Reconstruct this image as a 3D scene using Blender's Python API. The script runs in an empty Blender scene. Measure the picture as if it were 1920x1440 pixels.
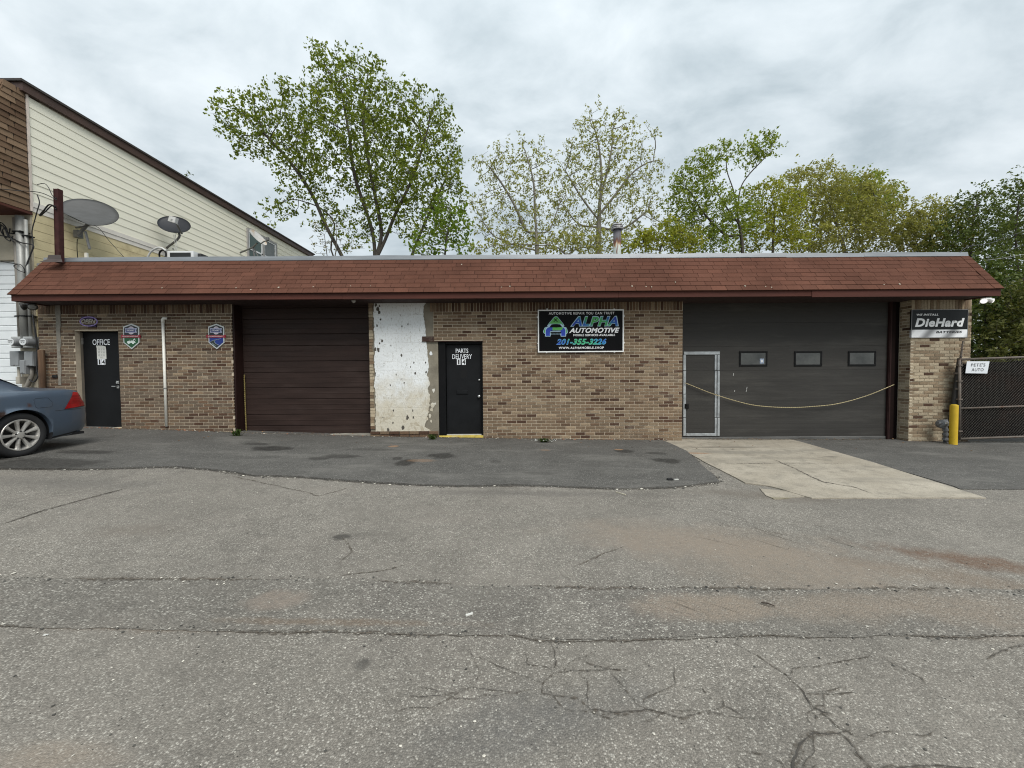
import bpy, bmesh, math, random
import numpy as np
from mathutils import Vector, Matrix, geometry, noise as mnoise

rnd = random.Random(11)
nrg = np.random.default_rng(11)
scene = bpy.context.scene
COL = scene.collection

# ------------------------------------------------------------------ camera
F = 721.0                                   # focal length in pixels of a 1920 px wide frame
CAM = Vector((0.0, 0.0, 1.375))
PITCH = math.radians(1.76)
ROLL = 0.0062
_w = Vector((0, math.cos(PITCH), -math.sin(PITCH)))
_u0 = Vector((0, math.sin(PITCH), math.cos(PITCH)))
_r0 = Vector((1, 0, 0))
_u = (_u0 + ROLL * _r0).normalized()
_r = (_r0 - ROLL * _u0).normalized()
cam_data = bpy.data.cameras.new("camera")
cam_data.sensor_fit = 'HORIZONTAL'
cam_data.sensor_width = 36.0
cam_data.lens = F / 1920 * 36.0
cam_data.clip_start = 0.05
cam_data.clip_end = 3000
cam = bpy.data.objects.new("camera", cam_data)
COL.objects.link(cam)
cam.matrix_world = Matrix(((_r.x, _u.x, -_w.x, CAM.x), (_r.y, _u.y, -_w.y, CAM.y),
                           (_r.z, _u.z, -_w.z, CAM.z), (0, 0, 0, 1)))
scene.camera = cam

# ------------------------------------------------------------------ sky, sun, exposure
SUN_EL, SUN_AZ = math.radians(50), math.radians(152)     # azimuth clockwise from +Y: behind the photographer
world = bpy.data.worlds.new("World")
scene.world = world
world.use_nodes = True
wt = world.node_tree
wt.nodes.clear()


def wn(t, **kw):
    n = wt.nodes.new(t)
    for k, v in kw.items():
        setattr(n, k, v)
    return n


def wl(a, b):
    wt.links.new(a, b)


w_out = wn('ShaderNodeOutputWorld')
w_sky = wn('ShaderNodeTexSky', sky_type='NISHITA', sun_disc=False)
w_sky.sun_elevation = SUN_EL
w_sky.sun_rotation = SUN_AZ
w_bg1 = wn('ShaderNodeBackground')
w_bg1.inputs[1].default_value = 0.06
wl(w_sky.outputs[0], w_bg1.inputs[0])
w_tc = wn('ShaderNodeTexCoord')
w_sep = wn('ShaderNodeSeparateXYZ')
wl(w_tc.outputs['Generated'], w_sep.inputs[0])


def wmath(op, a, b=None, c=None, clamp=False):
    n = wn('ShaderNodeMath', operation=op)
    n.use_clamp = clamp
    for i, v in enumerate((a, b, c)):
        if v is None:
            continue
        if hasattr(v, 'links'):
            wl(v, n.inputs[i])
        else:
            n.inputs[i].default_value = v
    return n.outputs[0]


zc = wmath('MAXIMUM', w_sep.outputs[2], 0.0)
zd = wmath('ADD', zc, 0.32)
cx = wmath('DIVIDE', w_sep.outputs[0], zd)
cy = wmath('DIVIDE', w_sep.outputs[1], zd)
w_cmb = wn('ShaderNodeCombineXYZ')
wl(cx, w_cmb.inputs[0]); wl(cy, w_cmb.inputs[1])
w_map = wn('ShaderNodeMapping')
w_map.inputs['Rotation'].default_value = (0, 0, math.radians(35))
w_map.inputs['Scale'].default_value = (1.0, 1.45, 1.0)
wl(w_cmb.outputs[0], w_map.inputs[0])
w_n1 = wn('ShaderNodeTexNoise')
w_n1.inputs['Scale'].default_value = 3.4
w_n1.inputs['Detail'].default_value = 7
w_n1.inputs['Roughness'].default_value = 0.56
w_n1.inputs['Distortion'].default_value = 0.25
wl(w_map.outputs[0], w_n1.inputs['Vector'])
w_n2 = wn('ShaderNodeTexNoise')
w_n2.inputs['Scale'].default_value = 0.75
w_n2.inputs['Detail'].default_value = 3
wl(w_map.outputs[0], w_n2.inputs['Vector'])
w_mix = wmath('ADD', wmath('MULTIPLY', w_n1.outputs[0], 0.62), wmath('MULTIPLY', w_n2.outputs[0], 0.38))
w_ramp = wn('ShaderNodeValToRGB')
cr = w_ramp.color_ramp
cr.elements[0].position = 0.375
cr.elements[0].color = (0.268, 0.312, 0.336, 1)
cr.elements[1].position = 0.625
cr.elements[1].color = (0.455, 0.493, 0.513, 1)
e = cr.elements.new(0.50)
e.color = (0.372, 0.414, 0.437, 1)
wl(w_mix, w_ramp.inputs[0])
# overcast luminance rises smoothly towards the zenith (standard overcast sky)
w_zen = wmath('ADD', wmath('MULTIPLY', wmath('POWER', zc, 1.6), 0.55), 0.98)
w_bg2 = wn('ShaderNodeBackground')
wl(w_ramp.outputs[0], w_bg2.inputs[0])
wl(w_zen, w_bg2.inputs[1])
w_ms = wn('ShaderNodeMixShader')
w_ms.inputs[0].default_value = 0.92
wl(w_bg1.outputs[0], w_ms.inputs[1])
wl(w_bg2.outputs[0], w_ms.inputs[2])
wl(w_ms.outputs[0], w_out.inputs[0])

sun_data = bpy.data.lights.new("sun", 'SUN')
sun_data.energy = 1.5
sun_data.angle = math.radians(32)
sun_data.color = (1.0, 0.97, 0.92)
sun = bpy.data.objects.new("sun", sun_data)
COL.objects.link(sun)
_sd = Vector((math.sin(SUN_AZ) * math.cos(SUN_EL), math.cos(SUN_AZ) * math.cos(SUN_EL), math.sin(SUN_EL)))
sun.rotation_euler = _sd.to_track_quat('Z', 'Y').to_euler()
sun.location = (0, -20, 30)

vs = scene.view_settings
vs.view_transform = 'Standard'
vs.look = 'None'
vs.exposure = 0.85
vs.gamma = 1.0
vs.use_curve_mapping = False
scene.cycles.use_denoising = True
scene.cycles.denoiser = 'OPENIMAGEDENOISE'
scene.cycles.denoising_input_passes = 'RGB_ALBEDO_NORMAL'
scene.cycles.denoising_prefilter = 'NONE'
scene.cycles.filter_width = 1.1
scene.cycles.max_bounces = 6
scene.cycles.transparent_max_bounces = 8
scene.cycles.caustics_reflective = False
scene.cycles.caustics_refractive = False


# ------------------------------------------------------------------ photo geometry helpers
def at(px, py, Y):
    """World point at depth Y seen at photo pixel (px, py)."""
    d = _r * ((px - 960) / F) + _u * ((720 - py) / F) + _w
    return CAM + d * (Y / d.y)


GXS = [-16, -10, -8.5, -7.35, -6.1, -4.5, -3.0, -1.1, 1.3, 3.7, 6.0, 8.6, 14]
GZS = [0.42, 0.225, 0.172, 0.132, 0.078, 0.012, -0.030, -0.072, -0.122, -0.162, -0.184, -0.200, -0.26]


def zg(x):
    return float(np.interp(x, GXS, GZS))


def ground_at(px, py, up=0.0):
    d = _r * ((px - 960) / F) + _u * ((720 - py) / F) + _w
    t = (-0.09 + up - CAM.z) / d.z
    for _ in range(12):
        t = (zg(CAM.x + d.x * t) + up - CAM.z) / d.z
    return CAM + d * t


def rect(px0, py0, px1, py1, Y):
    """x0, x1, z0, z1 of an upright rectangle at depth Y."""
    mx, my = (px0 + px1) / 2, (py0 + py1) / 2
    return at(px0, my, Y).x, at(px1, my, Y).x, at(mx, py1, Y).z, at(mx, py0, Y).z


# ------------------------------------------------------------------ object helpers
def props(o, label=None, cat=None, group=None, kind=None):
    if label: o['label'] = label
    if cat: o['category'] = cat
    if group: o['group'] = group
    if kind: o['kind'] = kind
    return o


def adopt(o, parent):
    if parent is not None:
        o.parent = parent
        base = parent.get('_base')
        if base is not None:
            o.matrix_parent_inverse = Matrix.Translation(-Vector(base))


def thing(name, label, cat, loc=(0, 0, 0), group=None):
    o = bpy.data.objects.new(name, None)
    COL.objects.link(o)
    o.location = loc
    o['_base'] = tuple(loc)
    o.empty_display_size = 0.2
    return props(o, label, cat, group)


class MB:
    """Collects polygons, built as one mesh object."""

    def __init__(self):
        self.v, self.f, self.m = [], [], []

    def add(self, verts, faces, mi=0):
        b = len(self.v)
        self.v.extend(tuple(p) for p in verts)
        for fc in faces:
            self.f.append(tuple(b + i for i in fc))
            self.m.append(mi)

    def box(self, x0, x1, y0, y1, z0, z1, mi=0, M=None):
        vs_ = [(x0, y0, z0), (x1, y0, z0), (x1, y1, z0), (x0, y1, z0), (x0, y0, z1), (x1, y0, z1), (x1, y1, z1), (x0, y1, z1)]
        if M is not None:
            vs_ = [M @ Vector(p) for p in vs_]
        self.add(vs_, [(0, 3, 2, 1), (4, 5, 6, 7), (0, 1, 5, 4), (1, 2, 6, 5), (2, 3, 7, 6), (3, 0, 4, 7)], mi)

    def cbox(self, x0, x1, y0, y1, z0, z1, c=0.006, mi=0):
        """Box whose front (-Y) edges are chamfered."""
        vs_ = [(x0, y0 + c, z0), (x1, y0 + c, z0), (x1, y0 + c, z1), (x0, y0 + c, z1),
               (x0 + c, y0, z0 + c), (x1 - c, y0, z0 + c), (x1 - c, y0, z1 - c), (x0 + c, y0, z1 - c),
               (x0, y1, z0), (x1, y1, z0), (x1, y1, z1), (x0, y1, z1)]
        self.add(vs_, [(4, 5, 6, 7), (0, 1, 5, 4), (1, 2, 6, 5), (2, 3, 7, 6), (3, 0, 4, 7),
                       (8, 9, 1, 0), (9, 10, 2, 1), (10, 11, 3, 2), (11, 8, 0, 3), (11, 10, 9, 8)], mi)

    def tube(self, pts, r, n=8, mi=0, caps=True):
        pts = [Vector(p) for p in pts]
        rs = r if hasattr(r, '__len__') else [r] * len(pts)
        rings = []
        prev = None
        for i, p in enumerate(pts):
            t = (pts[min(i + 1, len(pts) - 1)] - pts[max(i - 1, 0)])
            if t.length < 1e-9: t = Vector((0, 0, 1))
            t.normalize()
            if prev is None:
                a = Vector((0, 0, 1)) if abs(t.z) < 0.9 else Vector((1, 0, 0))
                prev = a.cross(t).normalized()
            prev = (prev - t * prev.dot(t))
            if prev.length < 1e-6: prev = t.orthogonal()
            prev.normalize()
            q = t.cross(prev)
            rings.append([p + (prev * math.cos(k * 2 * math.pi / n) + q * math.sin(k * 2 * math.pi / n)) * rs[i] for k in range(n)])
        vs_ = [p for ring in rings for p in ring]
        fs = []
        for i in range(len(rings) - 1):
            for k in range(n):
                a, b = i * n + k, i * n + (k + 1) % n
                fs.append((a, b, b + n, a + n))
        if caps:
            fs.append(tuple(range(n - 1, -1, -1)))
            fs.append(tuple((len(rings) - 1) * n + k for k in range(n)))
        self.add(vs_, fs, mi)

    def lathe(self, prof, origin, axis='Z', n=24, mi=0):
        """prof: list of (radius, height)."""
        o = Vector(origin)
        vs_, fs = [], []
        for (r_, h) in prof:
            for k in range(n):
                a = 2 * math.pi * k / n
                c, s = r_ * math.cos(a), r_ * math.sin(a)
                p = {'Z': (c, s, h), 'X': (h, c, s), 'Y': (s, h, c)}[axis]
                vs_.append(o + Vector(p))
        for i in range(len(prof) - 1):
            for k in range(n):
                a, b = i * n + k, i * n + (k + 1) % n
                fs.append((a, b, b + n, a + n))
        fs.append(tuple(range(n - 1, -1, -1)))
        fs.append(tuple((len(prof) - 1) * n + k for k in range(n)))
        self.add(vs_, fs, mi)

    def prism(self, poly, y0, y1, mi=0):
        """Outline of (x, z) points, front face at y0 (towards -Y), back at y1."""
        a = sum(poly[i][0] * poly[(i + 1) % len(poly)][1] - poly[(i + 1) % len(poly)][0] * poly[i][1] for i in range(len(poly)))
        if a < 0: poly = poly[::-1]
        n = len(poly)
        tris = geometry.tessellate_polygon([[Vector((p[0], p[1], 0)) for p in poly]])
        vs_ = [(p[0], y0, p[1]) for p in poly] + [(p[0], y1, p[1]) for p in poly]
        fs = []
        for t in tris:
            q = [poly[i] for i in t]
            ar = (q[1][0] - q[0][0]) * (q[2][1] - q[0][1]) - (q[2][0] - q[0][0]) * (q[1][1] - q[0][1])
            fs.append(tuple(t) if ar > 0 else tuple(t[::-1]))
        for i in range(n):
            j = (i + 1) % n
            fs.append((j, i, i + n, j + n))
        self.add(vs_, fs, mi)

    def build(self, name, mats, parent=None, smooth=False, kind=None):
        me = bpy.data.meshes.new(name)
        me.from_pydata(self.v, [], self.f)
        if not isinstance(mats, (list, tuple)): mats = [mats]
        for m in mats: me.materials.append(m)
        if len(mats) > 1: me.polygons.foreach_set('material_index', self.m)
        if smooth:
            me.polygons.foreach_set('use_smooth', [True] * len(me.polygons))
        me.update()
        o = bpy.data.objects.new(name, me)
        COL.objects.link(o)
        adopt(o, parent)
        if kind: o['kind'] = kind
        return o


def bez(p0, p1, p2, n=10):
    p0, p1, p2 = Vector(p0), Vector(p1), Vector(p2)
    return [p0 * (1 - t) ** 2 + p1 * 2 * t * (1 - t) + p2 * t * t for t in [i / n for i in range(n + 1)]]


def spline(pts, n=6):
    P = [Vector(p) for p in pts]
    P = [P[0] * 2 - P[1]] + P + [P[-1] * 2 - P[-2]]
    out = []
    for i in range(1, len(P) - 2):
        for k in range(n):
            t = k / n
            a, b, c, d = P[i - 1], P[i], P[i + 1], P[i + 2]
            out.append(0.5 * ((2 * b) + (c - a) * t + (2 * a - 5 * b + 4 * c - d) * t * t + (3 * b - a - 3 * c + d) * t ** 3))
    out.append(P[-2])
    return out


# ------------------------------------------------------------------ material helpers
class NT:
    def __init__(self, name):
        self.mat = bpy.data.materials.new(name)
        self.mat.use_nodes = True
        self.t = self.mat.node_tree
        self.t.nodes.clear()
        self.out = self.n('ShaderNodeOutputMaterial')
        self._pos = None

    def n(self, typ, **kw):
        nd = self.t.nodes.new(typ)
        for k, v in kw.items(): setattr(nd, k, v)
        return nd

    def link(self, a, b): self.t.links.new(a, b)

    def setin(self, sock, v):
        if hasattr(v, 'links'): self.link(v, sock)
        else:
            if sock.type == 'RGBA' and len(v) == 3: v = (*v, 1)
            sock.default_value = v

    @property
    def pos(self):
        if self._pos is None: self._pos = self.n('ShaderNodeNewGeometry')
        return self._pos.outputs['Position']

    def island(self):
        self.pos
        return self._pos.outputs['Random Per Island']

    def math(self, op, a, b=0.0, c=None, clamp=False):
        nd = self.n('ShaderNodeMath', operation=op)
        nd.use_clamp = clamp
        self.setin(nd.inputs[0], a); self.setin(nd.inputs[1], b)
        if c is not None: self.setin(nd.inputs[2], c)
        return nd.outputs[0]

    def vmath(self, op, a, b=(0, 0, 0)):
        nd = self.n('ShaderNodeVectorMath', operation=op)
        self.setin(nd.inputs[0], a); self.setin(nd.inputs[1], b)
        return nd.outputs['Value'] if op in ('LENGTH', 'DISTANCE', 'DOT_PRODUCT') else nd.outputs['Vector']

    def noise(self, scale, detail=4, rough=0.55, vec=None, dist=0.0, color=False):
        nd = self.n('ShaderNodeTexNoise')
        self.link(vec if vec is not None else self.pos, nd.inputs['Vector'])
        nd.inputs['Scale'].default_value = scale
        nd.inputs['Detail'].default_value = detail
        nd.inputs['Roughness'].default_value = rough
        nd.inputs['Distortion'].default_value = dist
        return nd.outputs['Color'] if color else nd.outputs['Fac']

    def voronoi(self, scale, feature='F1', vec=None, rand=1.0):
        nd = self.n('ShaderNodeTexVoronoi', feature=feature)
        self.link(vec if vec is not None else self.pos, nd.inputs['Vector'])
        nd.inputs['Scale'].default_value = scale
        nd.inputs['Randomness'].default_value = rand
        return nd

    def stretch(self, s, vec=None, rot=0.0):
        nd = self.n('ShaderNodeMapping')
        self.link(vec if vec is not None else self.pos, nd.inputs[0])
        nd.inputs['Scale'].default_value = s
        nd.inputs['Rotation'].default_value = (0, 0, rot)
        return nd.outputs[0]

    def ramp(self, fac, stops, interp='LINEAR'):
        nd = self.n('ShaderNodeValToRGB')
        self.link(fac, nd.inputs[0])
        r = nd.color_ramp
        r.interpolation = interp
        while len(r.elements) < len(stops): r.elements.new(0.5)
        for el, (p, c) in zip(r.elements, stops):
            el.position = p
            el.color = (*c, 1) if hasattr(c, '__len__') else (c, c, c, 1)
        return nd.outputs[0]

    def mapr(self, v, a, b, c, d, smooth=False):
        nd = self.n('ShaderNodeMapRange')
        if smooth: nd.interpolation_type = 'SMOOTHSTEP'
        self.setin(nd.inputs[0], v)
        for i, x in enumerate((a, b, c, d)): nd.inputs[i + 1].default_value = x
        return nd.outputs[0]

    def mix(self, fac, a, b, blend='MIX'):
        nd = self.n('ShaderNodeMix', data_type='RGBA', blend_type=blend)
        self.setin(nd.inputs[0], fac); self.setin(nd.inputs[6], a); self.setin(nd.inputs[7], b)
        return nd.outputs[2]

    def blob(self, c, rx, ry, rot=0.0, soft=0.6, wob=0.5, nscale=4.0):
        """Irregular patch mask on the ground plane."""
        d = self.vmath('SUBTRACT', self.pos, (c[0], c[1], 0))
        m = self.n('ShaderNodeMapping')
        m.vector_type = 'TEXTURE'
        self.link(d, m.inputs[0])
        m.inputs['Rotation'].default_value = (0, 0, rot)
        m.inputs['Scale'].default_value = (rx, ry, 1e6)
        nz = self.noise(nscale, 4, 0.6)
        l = self.math('ADD', self.vmath('LENGTH', m.outputs[0]), self.math('MULTIPLY', self.math('SUBTRACT', nz, 0.5), wob * 2))
        return self.mapr(l, 1.0, 1.0 - soft, 0.0, 1.0, True)

    def bump(self, h, strength=0.3, dist=0.01, prev=None):
        nd = self.n('ShaderNodeBump')
        nd.inputs['Strength'].default_value = strength
        nd.inputs['Distance'].default_value = dist
        self.link(h, nd.inputs['Height'])
        if prev is not None: self.link(prev, nd.inputs['Normal'])
        return nd.outputs[0]

    def bsdf(self, color, rough=0.7, metal=0.0, normal=None, spec=0.5, coat=0.0):
        p = self.n('ShaderNodeBsdfPrincipled')
        self.setin(p.inputs['Base Color'], color)
        self.setin(p.inputs['Roughness'], rough)
        self.setin(p.inputs['Metallic'], metal)
        p.inputs['Specular IOR Level'].default_value = spec
        p.inputs['Coat Weight'].default_value = coat
        p.inputs['Coat Roughness'].default_value = 0.06
        if normal is not None: self.link(normal, p.inputs['Normal'])
        self.link(p.outputs[0], self.out.inputs[0])
        return p


_mats = {}


def M(name, col, rough=0.7, metal=0.0, var=0.15, vs=5.0, bump=0.0, bs=60.0, spec=0.5, dirt=None, dirt_amt=0.5, stretch=None, coat=0.0, isl=0.0):
    """Weathered plain material: colour modulated by noise, optional dirt tint, fine bump."""
    if name in _mats: return _mats[name]
    t = NT(name)
    vec = t.stretch(stretch) if stretch else None
    nz = t.noise(vs, 5, 0.6, vec)
    f = t.mapr(nz, 0.3, 0.7, 1 - var, 1 + var)
    if isl:
        f = t.math('MULTIPLY', f, t.mapr(t.island(), 0, 1, 1 - isl, 1 + isl))
    sc = t.n('ShaderNodeVectorMath', operation='SCALE')
    sc.inputs[0].default_value = col[:3]
    t.link(f, sc.inputs[3])
    c = sc.outputs[0]
    if dirt is not None:
        d = t.mapr(t.noise(vs * 0.6, 6, 0.65, vec), 0.5, 0.72, 0, dirt_amt, True)
        c = t.mix(d, c, dirt)
    nm = t.bump(t.noise(bs, 4), bump, 0.01) if bump else None
    r = t.mapr(nz, 0.3, 0.7, max(0.02, rough - 0.08), min(1, rough + 0.08))
    t.bsdf(c, r, metal, nm, spec, coat)
    _mats[name] = t.mat
    return t.mat


# ------------------------------------------------------------------ lettering
def text_geo(s, shear=0.0, bold=0.0, spacing=1.0):
    cu = bpy.data.curves.new('lettering_curve', 'FONT')
    cu.body = s
    cu.size = 1.0
    cu.shear = shear
    cu.offset = bold
    cu.space_character = spacing
    cu.resolution_u = 3
    cu.fill_mode = 'FRONT'
    o = bpy.data.objects.new('lettering_curve', cu)
    COL.objects.link(o)
    bpy.context.view_layer.update()
    me = bpy.data.meshes.new_from_object(o.evaluated_get(bpy.context.evaluated_depsgraph_get()))
    v = np.array([tuple(p.co) for p in me.vertices])
    f = [tuple(p.vertices) for p in me.polygons]
    bpy.data.objects.remove(o)
    bpy.data.curves.remove(cu)
    bpy.data.meshes.remove(me)
    return v, f


def lettering(parent, s, x0, x1, z0, z1, y, mat, shear=0.0, bold=0.0, spacing=1.0, name='lettering', M4=None, grow=0.0):
    """Flat lettering filling the rectangle x0..x1, z0..z1 in the plane y, facing -Y."""
    v, f = text_geo(s, shear, bold + grow, spacing)
    if grow:
        v0, _ = text_geo(s, shear, bold, spacing)
    else:
        v0 = v
    mn, mx = v0.min(0), v0.max(0)
    sx, sz = (x1 - x0) / (mx[0] - mn[0]), (z1 - z0) / (mx[1] - mn[1])
    mb = MB()
    pts = [Vector((x0 + (p[0] - mn[0]) * sx, y, z0 + (p[1] - mn[1]) * sz)) for p in v]
    if M4 is not None: pts = [M4 @ p for p in pts]
    mb.add(pts, f)
    return mb.build(name, mat, parent)

# ================================================================== GROUND
def asphalt_mat(name, base, stones, scale, patches, dusty=(0.23, 0.205, 0.175), dust_amt=0.35, light_frac=0.82, bstr=0.5):
    t = NT(name)
    # uneven aggregate: two sizes of stone in a dark binder
    warp = t.vmath('ADD', t.pos, t.vmath('SCALE', t.noise(30, 2, 0.5, color=True), (0, 0, 0)))
    v1 = t.voronoi(scale)
    v2 = t.voronoi(scale * 2.3)
    sep1 = t.n('ShaderNodeSeparateColor'); t.link(v1.outputs['Color'], sep1.inputs[0])
    sep2 = t.n('ShaderNodeSeparateColor'); t.link(v2.outputs['Color'], sep2.inputs[0])
    b = base
    lo = tuple(x * 0.42 for x in b); hi = tuple(x * 1.25 for x in b)
    c1 = t.ramp(sep1.outputs[0], [(0.0, lo), (0.16, tuple(x * 0.7 for x in b)), (0.5, b), (light_frac, hi),
                                  (light_frac + 0.06, stones), (1.0, tuple(min(1, x * 1.45) for x in stones))])
    c2 = t.ramp(sep2.outputs[1], [(0.0, tuple(x * 0.5 for x in b)), (0.5, b), (0.86, hi), (0.95, stones)])
    c = t.mix(0.36, c1, c2)
    binder = t.mapr(v1.outputs['Distance'], 0.35, 0.75, 0.0, 0.65, True)
    c = t.mix(binder, c, tuple(x * 0.62 for x in b))
    # worn, dusty areas where the aggregate is less distinct
    flat = t.mix(t.noise(9, 4, .6), tuple(x * .86 for x in b), tuple(x * 1.12 for x in b))
    c = t.mix(t.mapr(t.noise(.95, 5, .62, t.stretch((.8, 1.5, 1))), .42, .70, .0, .45, True), c, flat)
    c = t.mix(t.mapr(t.noise(4.2, 6, .7), .58, .72, 0, .35, True), c, tuple(x * .62 for x in b))
    # broad wear
    big = t.noise(0.55, 5, 0.6)
    mid = t.noise(2.4, 5, 0.65)
    c = t.mix(1.0, c, t.ramp(big, [(0.3, 0.80), (0.7, 1.0)]), 'MULTIPLY')
    c = t.mix(1.0, c, t.ramp(mid, [(0.3, 0.80), (0.68, 1.0)]), 'MULTIPLY')
    c = t.mix(1.0, c, t.ramp(t.noise(13, 5, .7), [(.28, .80), (.55, 1.0), (.75, 1.0)]), 'MULTIPLY')
    streak = t.noise(1.1, 6, 0.68, t.stretch((0.6, 1.6, 1)))
    d = t.math('MULTIPLY', t.mapr(streak, 0.48, 0.72, 0, 1, True), dust_amt)
    c = t.mix(d, c, dusty)
    for (p, rx, ry, rot, col, amt, soft, wob, ns) in patches:
        m = t.blob(p, rx, ry, rot, soft, wob, ns)
        # patches keep part of the stone texture
        m2 = t.math('MULTIPLY', m, t.math('MULTIPLY', t.mapr(t.noise(24, 3), 0.3, 0.62, 0.55, 1.0), amt))
        c = t.mix(m2, c, col)
    h = t.math('ADD', t.math('MULTIPLY', t.math('SUBTRACT', 1.0, v1.outputs['Distance']), 0.7), t.math('MULTIPLY', t.noise(55, 4, 0.6), 0.6))
    nm = t.bump(h, bstr, 0.012)
    nm = t.bump(t.noise(3.0, 4), 0.25, 0.05, nm)
    t.bsdf(c, t.mapr(mid, 0.3, 0.7, 0.82, 0.96), 0, nm, 0.25)
    return t.mat


def gp(px, py):
    p = ground_at(px, py)
    return (p.x, p.y)


DUST = (0.255, 0.208, 0.162)
DUSTB = (0.17, 0.125, 0.088)
RUST = (0.125, 0.066, 0.036)
DARK = (0.05, 0.047, 0.042)
old_patches = [
    # (centre, rx, ry, rotation, colour, amount, softness, wobble, noise scale)
    ((gp(1290, 1010)), 1.6, 0.5, -0.12, DUST, 0.65, 0.8, 0.6, 2.5),
    ((gp(1490, 1060)), 1.6, 0.6, -0.25, DUST, 0.7, 0.8, 0.6, 2.5),
    ((gp(1330, 1140)), 0.55, 0.18, 0.05, DUST, 0.75, 0.6, 0.4, 4),
    ((gp(1560, 1150)), 0.7, 0.20, 0.05, DUST, 0.65, 0.7, 0.5, 4),
    ((gp(1800, 1160)), 0.6, 0.28, 0.0, DUST, 0.6, 0.8, 0.6, 3),
    ((gp(1840, 1055)), 1.0, 0.22, -0.42, RUST, 0.75, 0.85, 0.7, 5),
    ((gp(1800, 1085)), 1.0, 0.22, -0.4, DUSTB, 0.5, 0.8, 0.6, 4),
    ((gp(520, 1125)), 0.22, 0.13, 0.1, (0.235, 0.195, 0.16), 0.8, 0.6, 0.5, 6),
    ((gp(250, 995)), 0.65, 0.22, 0.05, (0.165, 0.14, 0.115), 0.45, 0.9, 0.6, 3),
    ((gp(640, 1007)), 0.10, 0.085, 0.0, (0.045, 0.042, 0.038), 0.9, 0.55, 0.5, 14),
    ((gp(655, 1004)), 0.36, 0.10, 0.1, (0.10, 0.092, 0.08), 0.5, 0.9, 0.7, 6),
    ((gp(678, 1246)), 0.055, 0.055, 0.0, (0.055, 0.052, 0.046), 0.75, 0.6, 0.5, 22),
    ((gp(100, 1420)), 0.35, 0.10, 0.0, DUST, 0.6, 0.8, 0.6, 6),
    ((gp(1450, 1180)), 1.1, 0.06, 0.02, DUSTB, 0.7, 0.7, 0.6, 5),
    ((gp(350, 1175)), 1.2, 0.07, 0.0, DUSTB, 0.5, 0.7, 0.7, 5),
    ((gp(1000, 925)), 2.4, 0.16, 0.0, (0.11, 0.10, 0.09), 0.6, 0.9, 0.7, 3),
    ((gp(1450, 930)), 1.3, 0.28, -0.2, (0.14, 0.118, 0.095), 0.6, 0.9, 0.7, 3),
    ((gp(120, 905)), 1.6, 0.4, 0.0, (0.115, 0.108, 0.098), 0.5, 0.9, 0.7, 2),
    ((gp(1000, 1350)), 0.8, 0.22, 0.3, (0.105, 0.103, 0.10), 0.5, 0.9, 0.6, 3),
]
mat_asphalt_old = asphalt_mat("old_asphalt", (0.280, 0.255, 0.219), (0.54, 0.51, 0.445), 128, old_patches)
mat_trench = asphalt_mat("trench_asphalt", (0.250, 0.229, 0.198), (0.54, 0.515, 0.45), 95,
                         [((gp(1330, 1140)), 0.62, 0.19, 0.05, DUST, 0.85, 0.6, 0.4, 4),
                          ((gp(1560, 1140)), 0.75, 0.22, 0.05, DUST, 0.7, 0.7, 0.5, 4),
                          ((gp(1800, 1140)), 0.8, 0.30, 0.0, DUST, 0.7, 0.8, 0.6, 3),
                          ((gp(520, 1125)), 0.24, 0.14, 0.1, (0.235, 0.195, 0.16), 0.85, 0.6, 0.5, 6),
                          ((gp(640, 1168)), 0.9, 0.05, 0.0, DUSTB, 0.6, 0.7, 0.7, 5)], dust_amt=0.3, bstr=0.75)
apron_patches = []
for (px, py, rx, ry, a) in [(510, 843, 0.42, 0.08, .85), (480, 835, 0.3, 0.05, .6), (640, 858, 0.35, 0.06, .6), (830, 857, 0.26, 0.09, .8),
                            (760, 870, 0.17, 0.10, .95), (745, 862, 0.1, 0.05, .7), (600, 862, 0.2, 0.05, .6), (1250, 866, 0.25, 0.08, .8),
                            (1170, 848, 0.2, 0.06, .75), (1230, 852, 0.22, 0.05, .6), (160, 850, 0.5, 0.06, .7), (80, 872, 0.9, 0.14, .7),
                            (930, 868, 0.1, 0.04, .5), (700, 845, 0.5, 0.05, .35), (1010, 890, 0.25, 0.04, .3)]:
    apron_patches.append((gp(px, py), rx * 1.15, ry * 3.2, 0.0, (0.026, 0.024, 0.021), min(1, a * 1.15), 0.5, 0.55, 6))
for (px, py, rx, ry, a) in [(738, 839, 0.12, 0.05, .8), (1160, 845, 0.11, 0.035, .9), (1022, 846, 0.14, 0.02, .8), (790, 866, 0.3, 0.06, .35)]:
    apron_patches.append((gp(px, py), rx, ry * 2.2, 0.0, (0.32, 0.19, 0.105), a, 0.5, 0.5, 12))
mat_apron = asphalt_mat("apron_asphalt", (0.142, 0.135, 0.123), (0.34, 0.33, 0.30), 95, apron_patches,
                        dusty=(0.190, 0.180, 0.162), dust_amt=0.6, light_frac=0.9, bstr=0.35)

# one sheet reaching the horizon, falling gently from left to right
mb = MB()
gx = [-900, -60] + GXS + [60, 900]
gy = [-300, -30, -6] + list(np.linspace(-2, 10, 25)) + [30, 120, 1500]
gx = [float(x) for x in gx]; gy = [float(y) for y in gy]
mb.add([(x, y, zg(x)) for y in gy for x in gx],
       [(j * len(gx) + i, j * len(gx) + i + 1, (j + 1) * len(gx) + i + 1, (j + 1) * len(gx) + i) for j in range(len(gy) - 1) for i in range(len(gx) - 1)])
ground = mb.build('ground', mat_asphalt_old, kind='structure', smooth=True)


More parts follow.
